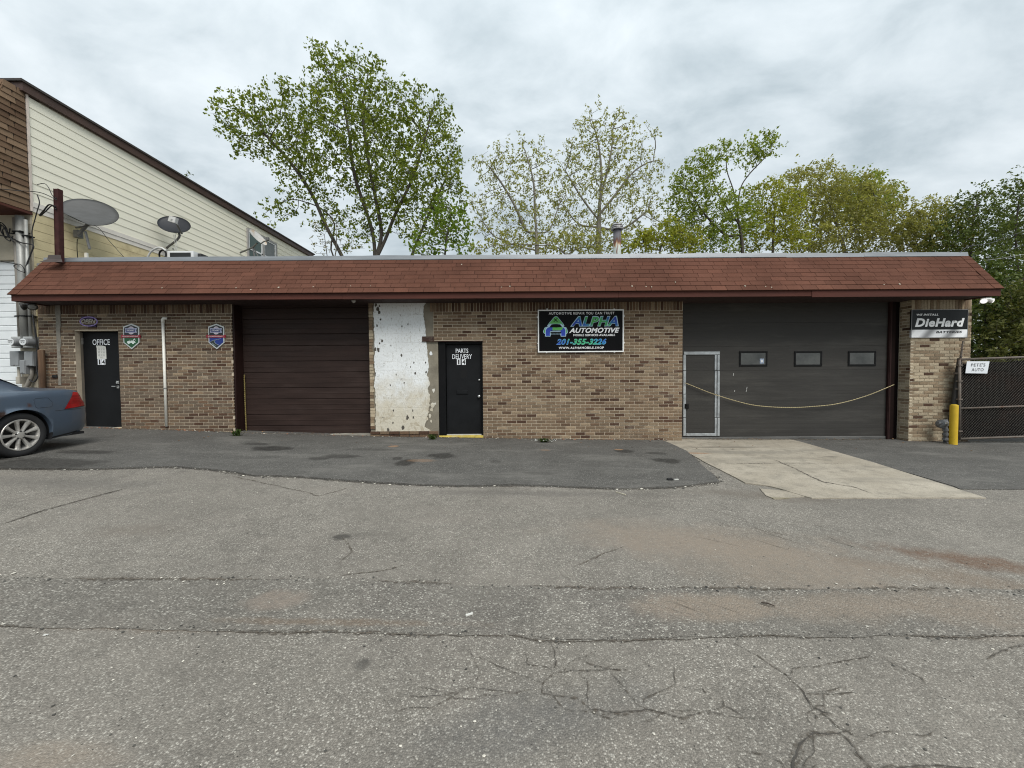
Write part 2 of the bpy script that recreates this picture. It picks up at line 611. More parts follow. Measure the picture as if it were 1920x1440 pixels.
def jag(pts, step, amp, seed=0, freq=1.0):
    """Subdivide a 2-D polyline and make it ragged."""
    out = []
    for i in range(len(pts) - 1):
        a, b = Vector(pts[i]), Vector(pts[i + 1])
        n = max(1, int((b - a).length / step))
        for k in range(n):
            out.append(a.lerp(b, k / n))
    out.append(Vector(pts[-1]))
    res = []
    for i, p in enumerate(out):
        s = (p.x + p.y) * 3 * freq
        dx = mnoise.noise(Vector((p.x * 3 * freq, p.y * 3 * freq, seed))) + 0.6 * mnoise.noise(Vector((p.x * 11 * freq, p.y * 11 * freq, seed + 5))) + 0.4 * mnoise.noise(Vector((p.x * 34 * freq, p.y * 34 * freq, seed + 2)))
        dy = mnoise.noise(Vector((p.x * 3 * freq, p.y * 3 * freq, seed + 9))) + 0.6 * mnoise.noise(Vector((p.x * 11 * freq, p.y * 11 * freq, seed + 14))) + 0.4 * mnoise.noise(Vector((p.x * 34 * freq, p.y * 34 * freq, seed + 4)))
        res.append(Vector((p.x + dx * amp, p.y + dy * amp)))
    return res


def sheet(name, outline, up, mat, parent=None, kind='structure', skirt=True):
    """Patch lying on the sloping ground, with a vertical edge down into it; cut where the ground changes slope."""
    outline = [tuple(p[:2]) for p in outline]
    n = len(outline)
    a = sum(outline[i][0] * outline[(i + 1) % n][1] - outline[(i + 1) % n][0] * outline[i][1] for i in range(n))
    if a < 0: outline = outline[::-1]
    tris = geometry.tessellate_polygon([[Vector((p[0], p[1], 0)) for p in outline]])
    bm = bmesh.new()
    vs_ = [bm.verts.new((p[0], p[1], 0)) for p in outline]
    for t in tris:
        try: bm.faces.new([vs_[i] for i in t])
        except ValueError: pass
    for x in GXS:
        bmesh.ops.bisect_plane(bm, geom=bm.verts[:] + bm.edges[:] + bm.faces[:], plane_co=(x, 0, 0), plane_no=(1, 0, 0), dist=1e-6)
    bmesh.ops.recalc_face_normals(bm, faces=bm.faces[:])
    for f in bm.faces:
        f.normal_update()
        if f.normal.z < 0: f.normal_flip()
    if skirt:
        be = [e for e in bm.edges if len(e.link_faces) == 1]
        r = bmesh.ops.extrude_edge_only(bm, edges=be)
        low = {v for v in r['geom'] if isinstance(v, bmesh.types.BMVert)}
    else:
        low = set()
    for v in bm.verts:
        v.co.z = zg(v.co.x) + (-0.01 if v in low else up)
    me = bpy.data.meshes.new(name)
    bm.to_mesh(me); bm.free()
    me.materials.append(mat)
    o = bpy.data.objects.new(name, me); COL.objects.link(o); adopt(o, parent)
    if kind: o['kind'] = kind
    return o


WALL_Y = 8.40
# trench repair band across the lot
top_e = jag([(-9, 2.62), (-2.6, 2.60), (-1.2, 2.66), (-0.4, 2.60), (0.8, 2.59), (3, 2.62), (9, 2.7)], 0.05, 0.022, 3)
bot_e = jag([(-9, 2.12), (-2, 2.10), (0, 2.10), (0.3, 2.06), (1.2, 2.11), (3, 2.14), (9, 2.2)], 0.05, 0.020, 8)
trench = sheet('trench_patch', top_e + bot_e[::-1], 0.004, mat_trench, skirt=False)

# newer, darker apron along the building with a ragged raised lip
edge_px = [(-560, 905), (-200, 890), (0, 880), (180, 881), (330, 876), (420, 884), (480, 893), (560, 895), (690, 905), (800, 911),
           (900, 913), (960, 910), (1060, 914), (1180, 918), (1260, 915), (1350, 905), (1330, 886), (1285, 846), (1268, 838)]
edge = jag([gp(*p) for p in edge_px], 0.06, 0.022, 1)
poly = [tuple(p) for p in edge] + [(3.3, 8.95), (-13, 8.95)]
apron = sheet('asphalt_apron', poly, 0.022, mat_apron)
edge2 = jag([gp(1500, 829), gp(1640, 869), gp(1790, 913), gp(1800, 918), gp(2000, 919), gp(2500, 919)], 0.08, 0.012, 2)
poly2 = [tuple(p) for p in edge2] + [(16, 8.95), (edge2[0].x, 8.95)]
apron2 = sheet('asphalt_apron', poly2, 0.010, mat_apron)

# concrete driveway slab
tC = NT("driveway_concrete")
c0 = tC.ramp(tC.noise(1.3, 6, 0.62), [(0.3, (0.33, 0.288, 0.225)), (0.7, (0.47, 0.42, 0.34))])
c0 = tC.mix(tC.mapr(tC.noise(5, 6, 0.72), 0.45, 0.7, 0, 0.7, True), c0, (0.235, 0.212, 0.172))
vC = tC.voronoi(150)
sC = tC.n('ShaderNodeSeparateColor'); tC.link(vC.outputs['Color'], sC.inputs[0])
c0 = tC.mix(1.0, c0, tC.ramp(sC.outputs[0], [(0, 0.62), (0.25, 0.9), (1, 1.0)]), 'MULTIPLY')
wearn = tC.noise(0.9, 5, 0.6, tC.stretch((0.5, 2.4, 1), rot=0.5))
c0 = tC.mix(tC.mapr(wearn, 0.5, 0.66, 0, 0.45, True), c0, (0.22, 0.20, 0.165))
for (px, py, rx, ry, col, a) in [(1560, 858, .2, .06, DARK, .6), (1310, 851, .35, .07, (0.30, 0.14, 0.06), .75), (1400, 850, 1.3, .22, (0.22, 0.2, .165), .6),
                                 (1350, 840, 1.2, .12, (0.17, 0.15, .12), .7), (1440, 935, .4, .05, (0.14, 0.12, 0.06), .7)]:
    c0 = tC.mix(tC.math('MULTIPLY', tC.blob(gp(px, py), rx, ry, 0, .7, .6, 6), a), c0, col)
tC.bsdf(c0, 0.9, 0, tC.bump(tC.noise(70, 5, 0.65), 0.3, 0.008), 0.3)
mat_conc = tC.mat
slab_l = jag([gp(1276, 842), gp(1330, 872), gp(1398, 907), gp(1438, 912), gp(1470, 920), gp(1505, 931), gp(1522, 935.5)], 0.06, 0.012, 21)
slab_r = jag([gp(1522, 935.5), gp(1700, 935), gp(1848, 935)], 0.08, 0.006, 22) + jag([gp(1848, 935), gp(1640, 869), gp(1500, 829)], 0.15, 0.006, 23)[1:]
slab = sheet('driveway_slab', [tuple(p) for p in slab_l] + [tuple(p) for p in slab_r[1:]] + [(slab_r[-1].x, 8.95), (gp(1276, 842)[0], 8.95)], 0.014, mat_conc)
slab_bit = sheet('driveway_slab', [tuple(p) for p in jag([gp(1425, 917), gp(1470, 921), gp(1508, 932), gp(1452, 937), gp(1436, 930), gp(1425, 917)], 0.04, 0.012, 25)[:-1]], 0.009, mat_conc)


mat_crack = M("crack_shadow_dirt", (0.060, 0.053, 0.045), 0.95, var=0.3)
mat_crackd = M("crack_soil", (0.12, 0.10, 0.078), 0.95, var=0.4, vs=30)


_h = NT("crack_dirt_film")
_hp = _h.bsdf(_h.ramp(_h.noise(60, 3), [(.3, (.085, .073, .060)), (.7, (.15, .130, .106))]), .95, 0, None, .1)
_ht = _h.n('ShaderNodeBsdfTransparent')
_hm = _h.n('ShaderNodeMixShader')
_h.link(_h.mapr(_h.noise(38, 5, .7), .44, .62, 0, .8, True), _hm.inputs[0])
_h.link(_ht.outputs[0], _hm.inputs[1]); _h.link(_hp.outputs[0], _hm.inputs[2]); _h.link(_hm.outputs[0], _h.out.inputs[0])
mat_film = _h.mat


def crack(pts, w, amp=0.018, up=0.0045, seed=0, step=0.014, name='pavement_crack', mat=None, halo=2.5, taper=True, gap=0.0):
    """Dark fissure: an irregular strip lying in the paving, with a film of dirt along it."""
    pl = jag(pts, step, amp, seed, 1.6)
    n = len(pl)
    o = None
    for layer in ((0, 1) if halo else (0,)):
        L, R = [], []
        for i, p in enumerate(pl):
            d = (pl[min(i + 1, n - 1)] - pl[max(i - 1, 0)])
            d = d.normalized() if d.length > 1e-6 else Vector((1, 0))
            nrm = Vector((-d.y, d.x))
            u = i / max(1, n - 1)
            k = (min(1, 6 * u, 6 * (1 - u)) if taper else 1.0)
            if gap: k *= max(0.0, min(1.0, 0.55 + gap * mnoise.noise(Vector((p.x * 1.7, p.y * 1.7, seed + 20)))))
            ww = 0.62 * w * max(0.10, 0.6 + 1.3 * mnoise.noise(Vector((p.x * 9, p.y * 9, seed + 3))) + .7 * mnoise.noise(Vector((p.x * 37, p.y * 37, seed + 6)))) * max(0.04, k)
            if layer: ww = w * halo * max(0.05, k) * (1 + .6 * mnoise.noise(Vector((p.x * 14, p.y * 14, seed + 8))))
            L.append(p + nrm * ww * 0.5); R.append(p - nrm * ww * 0.5)
        u_ = up - (0.0016 if layer else 0)
        m_ = MB()
        m_.add([(p.x, p.y, zg(p.x) + u_) for p in L] + [(p.x, p.y, zg(p.x) + u_) for p in R], [(i, i + n, i + 1 + n, i + 1) for i in range(n - 1)])
        q_ = m_.build(name if not layer else 'crack_dirt', mat_film if layer else (mat or mat_crack), ground if not layer else o)
        if not layer: o = q_
    return o


G = gp
crack([(p.x, p.y - .006) for p in edge[4:-30:6]], 0.030, 0.006, 0.006, 31, taper=False)
crack([(p.x, p.y) for p in top_e[::3]], 0.013, 0.014, 0.0068, 41, mat=mat_crackd, taper=False, gap=2.2, halo=3.5)
crack([(p.x, p.y) for p in bot_e[::3]], 0.008, 0.012, 0.0068, 42, mat=mat_crackd, taper=False, gap=2.2, halo=3.5)
crack([(p.x, p.y + 0.01) for p in bot_e[40:330:4]], 0.004, 0.012, 0.007, 43, gap=2.4, taper=False, halo=2.0)
crack([G(0, 985), G(80, 958), G(160, 936), G(240, 915)], 0.022, 0.003, seed=51)
crack([G(1020, 1187), G(1040, 1225), G(1042, 1262), G(1020, 1282), G(1018, 1300), G(1040, 1305), G(1080, 1312), G(1105, 1332), G(1160, 1337),
       G(1215, 1332), G(1280, 1345), G(1320, 1336), G(1400, 1350), G(1450, 1345)], 0.0051, 0.012, seed=52)
crack([G(1042, 1262), G(1100, 1258), G(1180, 1256)], 0.0042, 0.012, seed=53)
crack([G(1020, 1290), G(960, 1300), G(880, 1290), G(830, 1302), G(740, 1310)], 0.0037, 0.014, seed=54)
crack([G(1375, 1205), G(1420, 1230), G(1480, 1270), G(1510, 1300), G(1520, 1325), G(1526, 1345), G(1523, 1370)], 0.0056, 0.009, seed=55)
crack([G(1600, 1370), G(1560, 1378), G(1525, 1375), G(1500, 1395), G(1488, 1425), G(1482, 1475), G(1478, 1560)], 0.0121, 0.010, seed=56)
crack([G(1520, 1325), G(1545, 1338), G(1560, 1340)], 0.0102, 0.006, seed=57)
crack([G(1510, 1300), G(1560, 1303), G(1620, 1300)], 0.0037, 0.009, seed=58)
crack([G(1570, 1372), G(1600, 1400), G(1630, 1440), G(1650, 1480)], 0.0084, 0.012, seed=59)
crack([G(1640, 1440), G(1760, 1436), G(1860, 1446)], 0.0056, 0.012, seed=60)
crack([G(1480, 1255), G(1560, 1245), G(1640, 1230)], 0.0037, 0.012, seed=61)
crack([G(640, 1080), G(720, 1070), G(760, 1060)], 0.0074, 0.012, seed=62, mat=mat_crackd)
crack([G(1070, 1065), G(1130, 1040), G(1170, 1025)], 0.0074, 0.012, seed=63, mat=mat_crackd)
crack([G(1840, 1240), G(1900, 1215), G(1960, 1200)], 0.0056, 0.012, seed=64)
crack([G(640, 1005), G(660, 1035), G(630, 1060)], 0.0065, 0.010, seed=65, mat=mat_crackd)
crack([G(420, 890), G(540, 915), G(600, 930), G(690, 905)], 0.0093, 0.02, seed=66, mat=mat_crackd)
crack([G(1330, 872), G(1440, 870), G(1620, 870)], 0.012, 0.003, up=0.0165, seed=67)
crack([G(1448, 862), G(1490, 880), G(1540, 905), G(1600, 915), G(1640, 930)], 0.02, 0.02, up=0.0165, seed=68)
for i in range(14):                                    # tyre scrapes in the dust
    x0, y0 = 1380 + rnd.uniform(-120, 180), 955 + rnd.uniform(-5, 60)
    crack([G(x0, y0), G(x0 + 60 + rnd.uniform(0, 60), y0 + 22 + rnd.uniform(0, 10))], 0.007, 0.004, seed=80 + i, step=0.03, mat=mat_crackd, name='tyre_scrape', halo=0)
for i in range(16):
    x0, y0 = 1230 + rnd.uniform(-40, 560), 1112 + rnd.uniform(0, 40)
    crack([G(x0, y0), G(x0 + 40 + rnd.uniform(0, 40), y0 + 16 + rnd.uniform(0, 14))], 0.004, 0.003, up=0.008, seed=120 + i, step=0.03, mat=mat_crackd, name='tyre_scrape', halo=0)

_nodes = [G(1042, 1262), G(1105, 1332), G(1215, 1332), G(1320, 1336), G(1510, 1300), G(1520, 1325), G(1525, 1375), G(1482, 1475), G(1020, 1282), G(880, 1290),
          G(1420, 1230), G(1480, 1270), G(1600, 1400), G(1180, 1256), G(1640, 1230), G(1100, 1258), G(960, 1300), G(1400, 1350), G(1160, 1337), G(1020, 1187)]
for i in range(30):                                    # hairline branches leaving the big cracks
    x0, y0 = _nodes[i % len(_nodes)]
    a0 = rnd.uniform(0, 2 * math.pi)
    pl_ = [(x0, y0)]
    for k in range(rnd.randint(3, 7)):
        a0 += rnd.gauss(0, .5)
        l_ = rnd.uniform(.03, .085)
        pl_.append((pl_[-1][0] + l_ * math.cos(a0), pl_[-1][1] + .8 * l_ * math.sin(a0)))
    if max(p[1] for p in pl_) < 2.08: crack(pl_, 0.0026, 0.008, 0.0058, 200 + i, halo=3.0)
mat_sand = M("washed_sand", (0.24, 0.205, 0.16), 0.95, var=0.4, vs=25)
crack([(-10.2, 8.35), (-8, 8.36), (-6.1, 8.36), (-5, 8.40), (-3.2, 8.40), (-3, 8.35), (0, 8.36), (2, 8.355), (3.6, 8.36)], 0.034, 0.02, 0.0262, 70, mat=mat_sand, name='washed_dirt')
crack([(3.75, 8.55), (5, 8.57), (6.5, 8.575), (8.4, 8.56)], 0.05, 0.02, 0.0185, 71, mat=mat_sand, name='washed_dirt')
crack([(8.75, 8.33), (9.3, 8.35), (10.1, 8.33), (13, 8.3)], 0.05, 0.02, 0.0145, 72, mat=mat_sand, name='washed_dirt')
# loose stones
mat_stone = M("pale_pebble", (0.42, 0.395, 0.34), 0.9, var=0.3, vs=40, isl=0.5)
mat_stoned = M("dark_pebble", (0.06, 0.057, 0.05), 0.9, var=0.3, vs=40, isl=0.4)


def pebbles(name, n, sampler, mats, rmin, rmax, parent=ground):
    mbp = MB()
    for _ in range(n):
        x, y, up = sampler()
        r_ = rmin + (rmax - rmin) * rnd.random() ** 3
        M4 = Matrix.Translation((x, y, zg(x) + up + r_ * 0.25)) @ Matrix.Rotation(rnd.uniform(0, 6.3), 4, 'Z') @ Matrix.Diagonal((r_ * rnd.uniform(.8, 1.5), r_, r_ * rnd.uniform(.35, .7), 1))
        o_ = [Vector((math.cos(k * 1.257 + rnd.uniform(-.3, .3)), math.sin(k * 1.257), rnd.uniform(-.2, .3))) for k in range(5)]
        vv = [M4 @ p for p in o_] + [M4 @ Vector((rnd.uniform(-.3, .3), rnd.uniform(-.3, .3), 1))]
        mbp.add(vv, [(k, (k + 1) % 5, 5) for k in range(5)], rnd.choice(range(len(mats))))
    return mbp.build(name, mats, parent, kind='stuff')


def samp_lot():
    y = 0.9 + 4.2 * rnd.random() ** 1.7
    return rnd.uniform(-1.6 * y, 1.6 * y), y, 0.001


def samp_edge(pl, sx, sy, up=0.002):
    def f():
        p = rnd.choice(pl)
        return p.x + rnd.gauss(0, sx), p.y + rnd.gauss(0, sy), up
    return f


pebbles('loose_gravel', 2000, samp_lot, [mat_stone, mat_stone, mat_stoned], 0.0022, 0.0075)
vis_edge = [p for p in edge if p.x > -7]
pebbles('loose_gravel', 700, samp_edge(vis_edge, 0.08, 0.035), [mat_stone, mat_stoned], 0.006, 0.018)
pebbles('loose_gravel', 420, samp_edge([p for p in top_e if abs(p.x) < 4.5], 0.1, 0.03, 0.004), [mat_stone, mat_stoned], 0.003, 0.011)
pebbles('loose_gravel', 380, samp_edge([p for p in bot_e if abs(p.x) < 4], 0.1, 0.025, 0.004), [mat_stone, mat_stoned], 0.003, 0.009)
pebbles('loose_gravel', 260, lambda: (rnd.uniform(-10, 3.6), 8.40 - abs(rnd.gauss(0, 0.06)), 0.022), [mat_stone, M('brick_chip', (0.3, 0.13, 0.07), .9)], 0.008, 0.025)

# ================================================================== REPAIR SHOP
shop = thing('repair_shop', 'long single-storey brick auto repair shop with a red-brown shingled mansard roof', 'building', (0, 8.4, 0))

XL = at(75, 690, WALL_Y).x
XR = at(1819, 690, WALL_Y).x
SOFFIT = 2.955


def brick_mat(name, col, var=0.2):
    t = NT(name)
    oi = t.n('ShaderNodeObjectInfo')
    rr = t.math('FRACT', t.math('ADD', t.island(), oi.outputs['Random']))
    f = t.mapr(rr, 0, 1, 1 - var, 1 + var)
    nz = t.noise(38, 4, 0.7)
    f = t.math('MULTIPLY', f, t.mapr(nz, 0.3, 0.7, 0.72, 1.22))
    f = t.math('MULTIPLY', f, t.mapr(t.noise(0.7, 4, 0.6), 0.3, 0.7, 0.88, 1.1))
    sc = t.n('ShaderNodeVectorMath', operation='SCALE'); sc.inputs[0].default_value = col
    t.link(f, sc.inputs[3])
    c = t.mix(t.mapr(t.noise(2.2, 6, 0.7), 0.56, 0.75, 0, 0.35, True), sc.outputs[0], (0.36, 0.32, 0.26))
    t.bsdf(c, 0.9, 0, t.bump(t.noise(60, 5, 0.7), 0.6, 0.008), 0.25)
    return t.mat


B_TAUPE = brick_mat('taupe_brick', (0.208, 0.146, 0.094))
B_GREY = brick_mat('grey_brown_brick', (0.160, 0.118, 0.083))
B_TAN = brick_mat('tan_brick', (0.275, 0.205, 0.135))
B_BROWN = brick_mat('brown_brick', (0.140, 0.088, 0.055))
B_DARK = brick_mat('dark_brown_brick', (0.086, 0.048, 0.031))
B_CREAM = brick_mat('cream_brick', (0.43, 0.355, 0.25), 0.1)
MORTAR = M('pale_mortar', (0.51, 0.43, 0.325), 0.95, var=0.12, vs=9, bump=0.4, bs=90, dirt=(0.42, 0.35, 0.26), dirt_amt=0.4)
MORTAR2 = M('tan_mortar', (0.40, 0.33, 0.235), 0.95, var=0.12, vs=9, bump=0.4, bs=90)
BMATS = [B_TAUPE, B_TAN, B_BROWN, B_DARK, B_CREAM, B_GREY]

all_bricks = []        # (distance, part, cx, cz, w, h, material index, Y)
PITCH_B, JOINT, COURSE = 0.2145, 0.0132, 0.0678


def lay(part, x0, x1, z0, z1, holes, weights, z_phase=0.0, Y=WALL_Y):
    k0 = int(math.floor((z0 - z_phase) / COURSE))
    k = k0
    while True:
        cz0 = z_phase + k * COURSE
        if cz0 + COURSE * 0.6 > z1: break
        if cz0 + COURSE > z0:
            off = (k % 2) * PITCH_B / 2 + (0.004 * math.sin(k * 1.7))
            n0 = int(math.floor((x0 - off) / PITCH_B))
            xx = n0 * PITCH_B + off
            while xx < x1:
                spans = [(max(xx, x0), min(xx + PITCH_B - JOINT, x1))]
                zc_ = cz0 + COURSE / 2
                for (hx0, hx1, hz0, hz1) in holes:
                    if hz0 < zc_ < hz1:
                        ns = []
                        for (a, b) in spans:
                            if b <= hx0 or a >= hx1: ns.append((a, b))
                            else:
                                if a < hx0: ns.append((a, hx0 - 0.002))
                                if b > hx1: ns.append((hx1 + 0.002, b))
                        spans = ns
                for (a, b) in spans:
                    if b - a > 0.025:
                        mi = rnd.choices(range(len(weights)), weights)[0]
                        cxb = (a + b) / 2
                        all_bricks.append(((cxb ** 2 + (zc_ - 1.4) ** 2), part, cxb, zc_, b - a, COURSE - JOINT, mi, Y))
                xx += PITCH_B
        k += 1


def soldiers(part, x0, x1, z0, z1, weights, Y=WALL_Y):
    x = x0
    while x < x1 - 0.03:
        w = min(0.0565, x1 - x)
        all_bricks.append((((x) ** 2 + (z1 - 1.4) ** 2), part, x + w / 2, (z0 + z1) / 2, w, z1 - z0 - 0.008, rnd.choices(range(len(weights)), weights)[0], Y))
        x += 0.0678


WTS = [0.64, 0.13, 0.12, 0.11, 0]
WTL = [0.12, 0.03, 0.20, 0.10, 0, 0.55]
SOLD0 = at(1040, 583.5, WALL_Y).z

# --- left wing (office)
lx1 = at(437, 690, WALL_Y).x
ox0, ox1, oz0, oz1 = rect(143, 620, 226, 801.5, WALL_Y)
ox1 = at(224, 700, WALL_Y).x
oz1 = at(190, 620, WALL_Y).z
oz0 = at(190, 801, 8.55).z
mb = MB()
MY = WALL_Y + 0.007
mb.box(XL, ox0, MY, 8.62, -0.6, SOFFIT)
mb.box(ox0, ox1, MY, 8.62, oz1, SOFFIT)
mb.box(ox1, lx1, MY, 8.62, -0.6, SOFFIT)
mb.box(ox0, ox1, MY + 0.02, 8.62, -0.6, oz0)
wall_l = mb.build('office_wall', MORTAR, shop)
lay(wall_l, XL, lx1, -0.15, SOLD0 - 0.005, [(ox0, ox1, -1, oz1)], WTL, SOLD0 % COURSE)
soldiers(wall_l, XL, lx1, SOLD0, SOFFIT - 0.004, [0.3, 0.05, 0.35, 0.3, 0])
# grey mortar scar running down the wall and the brick return at the garage opening
mb = MB()
scar_mat = M('grey_cement_smear', (0.225, 0.205, 0.172), 0.95, var=0.25, vs=14, bump=0.6, bs=50)
zz = [at(112, y, WALL_Y).z for y in np.linspace(572, 722, 26)]
xs_ = at(112, 650, WALL_Y).x
pl = [(xs_ - 0.055 + 0.02 * mnoise.noise((0, z * 6, 0)), z) for z in zz]
pr = [(xs_ + 0.055 + 0.025 * mnoise.noise((4, z * 5, 0)) - 0.05 * (i / 25.0), z) for i, z in enumerate(zz)]
mb.prism(pl + pr[::-1], WALL_Y - 0.010, WALL_Y + 0.004)
mb.build('mortar_scar', scar_mat, shop)
mb = MB()
cx_, cz_ = at(104, 705.5, WALL_Y).x, at(104, 705.5, WALL_Y).z
mb.cbox(cx_ - 0.05, cx_ + 0.05, WALL_Y - 0.03, WALL_Y + 0.005, cz_ - 0.03, cz_ + 0.03)
mb.build('outlet_box', M('black_plastic', (0.012, 0.012, 0.012), 0.5, var=0.1), shop)

# --- middle wing: stuccoed strip, parts door, brick
mx0 = at(693, 690, WALL_Y).x
sx1 = at(822, 700, WALL_Y).x
px0, px1 = at(822, 730, WALL_Y).x, at(905.5, 730, WALL_Y).x
pz1, pz0 = at(864, 640, WALL_Y).z, at(864, 816, WALL_Y).z
mx1 = at(1279.5, 690, WALL_Y).x
bx0 = at(812, 600, WALL_Y).x
mb = MB()
mb.box(px1, mx1, MY, 8.62, -0.6, SOFFIT)
mb.box(bx0, px1, MY, 8.62, pz1, SOFFIT)
mb.box(px0, px1, MY + 0.02, 8.62, -0.6, pz0 - 0.035)
wall_m = mb.build('front_wall', MORTAR, shop)
lay(wall_m, bx0 + 0.01, mx1, -0.25, SOLD0 - 0.005, [(bx0 - 1, px0 + 0.002, -1, pz1 + 0.03), (px0, px1, -1, pz1 + 0.0)], WTS, SOLD0 % COURSE)
soldiers(wall_m, at(806, 570, WALL_Y).x, mx1, SOLD0, SOFFIT - 0.004, [0.25, 0.05, 0.35, 0.35, 0])
mb = MB()
mb.box(mx0, bx0, WALL_Y + 0.012, 8.62, -0.6, SOFFIT)
mb.box(bx0, px0, WALL_Y + 0.012, 8.62, -0.6, pz1)
cement = M('bare_cement', (0.215, 0.19, 0.145), 0.95, var=0.25, vs=3.5, bump=0.5, bs=35, dirt=(0.30, 0.275, 0.22), dirt_amt=0.6)
wall_s = mb.build('cement_strip', cement, shop)
# rough broken brick ends at the left edge of the strip
z = at(700, 805, WALL_Y).z
i = 0
while z < SOFFIT - 0.05:
    w = 0.085 + 0.035 * mnoise.noise((z * 5, 1, 0)) + rnd.uniform(-0.012, 0.012)
    all_bricks.append((9 + rnd.random(), wall_s, mx0 + w / 2, z + COURSE / 2, w, COURSE - 0.006, rnd.choices(range(5), [.2, .4, .05, 0, .35])[0], WALL_Y - rnd.uniform(0, .008)))
    z += COURSE; i += 1
# brick base course under the white strip
z_b = at(750, 808.5, WALL_Y).z
x = mx0
while x < px0 - 0.05:
    w = min(0.20, px0 - x - 0.01)
    all_bricks.append((9, wall_s, x + w / 2, z_b - 0.032, w, 0.056, rnd.choice([0, 2, 2, 3]), WALL_Y - 0.03))
    all_bricks.append((9.5, wall_s, x + w / 2, z_b - 0.10, w, 0.056, rnd.choice([0, 2, 2, 3]), WALL_Y - 0.02))
    x += 0.2145
# peeling white paint over stucco
tW = NT('peeling_white_paint')
n1 = tW.noise(11, 6, 0.7)
nst = tW.noise(26, 5, 0.7, tW.stretch((1.6, 1, 0.8)))
cw = tW.ramp(tW.noise(1.7, 4), [(0.3, (0.72, 0.74, 0.74)), (0.7, (0.84, 0.86, 0.86))])
sepz = tW.n('ShaderNodeSeparateXYZ'); tW.link(tW.pos, sepz.inputs[0])
low = tW.mapr(tW.math('ADD', sepz.outputs[2], tW.math('MULTIPLY', tW.math('SUBTRACT', tW.noise(3.2, 6, 0.7), 0.5), 1.9)), 1.55, 0.45, 0, 1, True)
cw = tW.mix(tW.math('MULTIPLY', low, 0.75), cw, (0.56, 0.49, 0.35))
cw = tW.mix(tW.mapr(nst, 0.54, 0.64, 0, 0.55), cw, (0.44, 0.42, 0.36))
nb2 = tW.noise(3.6, 7, 0.72, tW.stretch((1.3, 1, .9)), .6)
cw = tW.mix(tW.math('MULTIPLY', tW.mapr(nb2, 0.53, 0.57, 0, 0.75), tW.mapr(sepz.outputs[2], 1.5, .2, .0, 1)), cw, (0.42, 0.36, 0.26))
cw = tW.mix(tW.mapr(n1, 0.655, 0.675, 0, 0.8), cw, (0.17, 0.15, 0.12))
bw = tW.n('ShaderNodeTexBrick')
tW.link(tW.stretch((1, 1, 1), tW.vmath('ADD', tW.n('ShaderNodeCombineXYZ').outputs[0], (0, 0, 0))), bw.inputs[0])
cmbx = tW.n('ShaderNodeCombineXYZ'); tW.link(sepz.outputs[0], cmbx.inputs[0]); tW.link(sepz.outputs[2], cmbx.inputs[1])
tW.link(cmbx.outputs[0], bw.inputs[0])
bw.inputs['Scale'].default_value = 1.0
bw.inputs['Brick Width'].default_value = 0.40
bw.inputs['Row Height'].default_value = 0.203
bw.inputs['Mortar Size'].default_value = 0.008
nmw = tW.bump(tW.math('SUBTRACT', 1.0, bw.outputs['Fac']), 0.25, 0.01)
cw = tW.mix(tW.math('MULTIPLY', bw.outputs['Fac'], tW.mapr(tW.noise(2.5, 4), 0.48, 0.62, 0, 0.25)), cw, (0.36, 0.33, 0.27))
nmw = tW.bump(n1, 0.5, 0.02, nmw)
nmw = tW.bump(nst, 0.5, 0.01, nmw)
tW.bsdf(cw, 0.85, 0, nmw, 0.3)
zt, zb = SOFFIT - 0.012, z_b
N = 90
Lp, Rp = [], []
for i in range(N + 1):
    u = i / N
    z = zb + (zt - zb) * u
    wob = 0.03 * mnoise.noise((3, z * 4, 0)) + 0.02 * mnoise.noise((3, z * 17, 0))
    Lp.append((mx0 + 0.115 + wob, z))
    py_ = 808 - (808 - 566) * u
    base = np.interp(py_, [566, 575, 590, 620, 629, 641, 660, 690, 705, 718, 730, 750, 770, 790, 800, 808],
                     [800, 795, 793, 798, 797, 799, 801, 804, 800, 806, 802, 806, 803, 799, 796, 806])
    flake = 0.045 * max(0, mnoise.noise((9, z * 13, 2))) * (1.6 if py_ > 690 else 0.7) + 0.02 * mnoise.noise((7, z * 29, 1))
    Rp.append((at(base, py_, WALL_Y).x + flake, z))
mb = MB()
mb.prism(Lp + Rp[::-1], WALL_Y - 0.006, WALL_Y + 0.02)
# loose flakes left on the bare cement
for (fx, fy, fr) in [(808, 662, 3.2), (813, 732, 3), (811, 760, 3.6), (809, 768, 3), (800, 773, 4), (806, 780, 3), (799, 786, 3), (808, 790, 2), (803, 748, 3), (816, 757, 1.6)]:
    c_ = at(fx, fy, WALL_Y)
    k_ = [(c_.x + fr / 85 * (0.6 + .6 * rnd.random()) * math.cos(a), c_.z + 1.5 * fr / 85 * (0.6 + .6 * rnd.random()) * math.sin(a)) for a in np.linspace(0, 5.6, 8)]
    mb.prism(k_, WALL_Y + 0.004, WALL_Y + 0.02)
mb.build('peeling_paint', tW.mat, wall_s)
mb = MB()
chips = [(705, 572, 3), (709, 580, 5), (711, 586, 4), (712, 574, 2), (714, 599, 2.6), (707, 611, 2.4), (717, 639, 3), (712, 644, 2), (710, 656, 4.5), (704, 655, 3.5),
         (753, 666, 3), (754, 612, 1.8), (765, 608, 2), (779, 700, 3), (743, 702, 2), (758, 718, 2), (732, 722, 2), (738, 770, 2.2), (774, 770, 2), (756, 802, 4), (728, 806, 4), (733, 648, 1.6),
         (776, 680, 2), (770, 688, 1.6), (798, 680, 2), (799, 698, 2.2), (704, 700, 2), (737, 793, 2), (764, 783, 4), (775, 783, 2.5)]
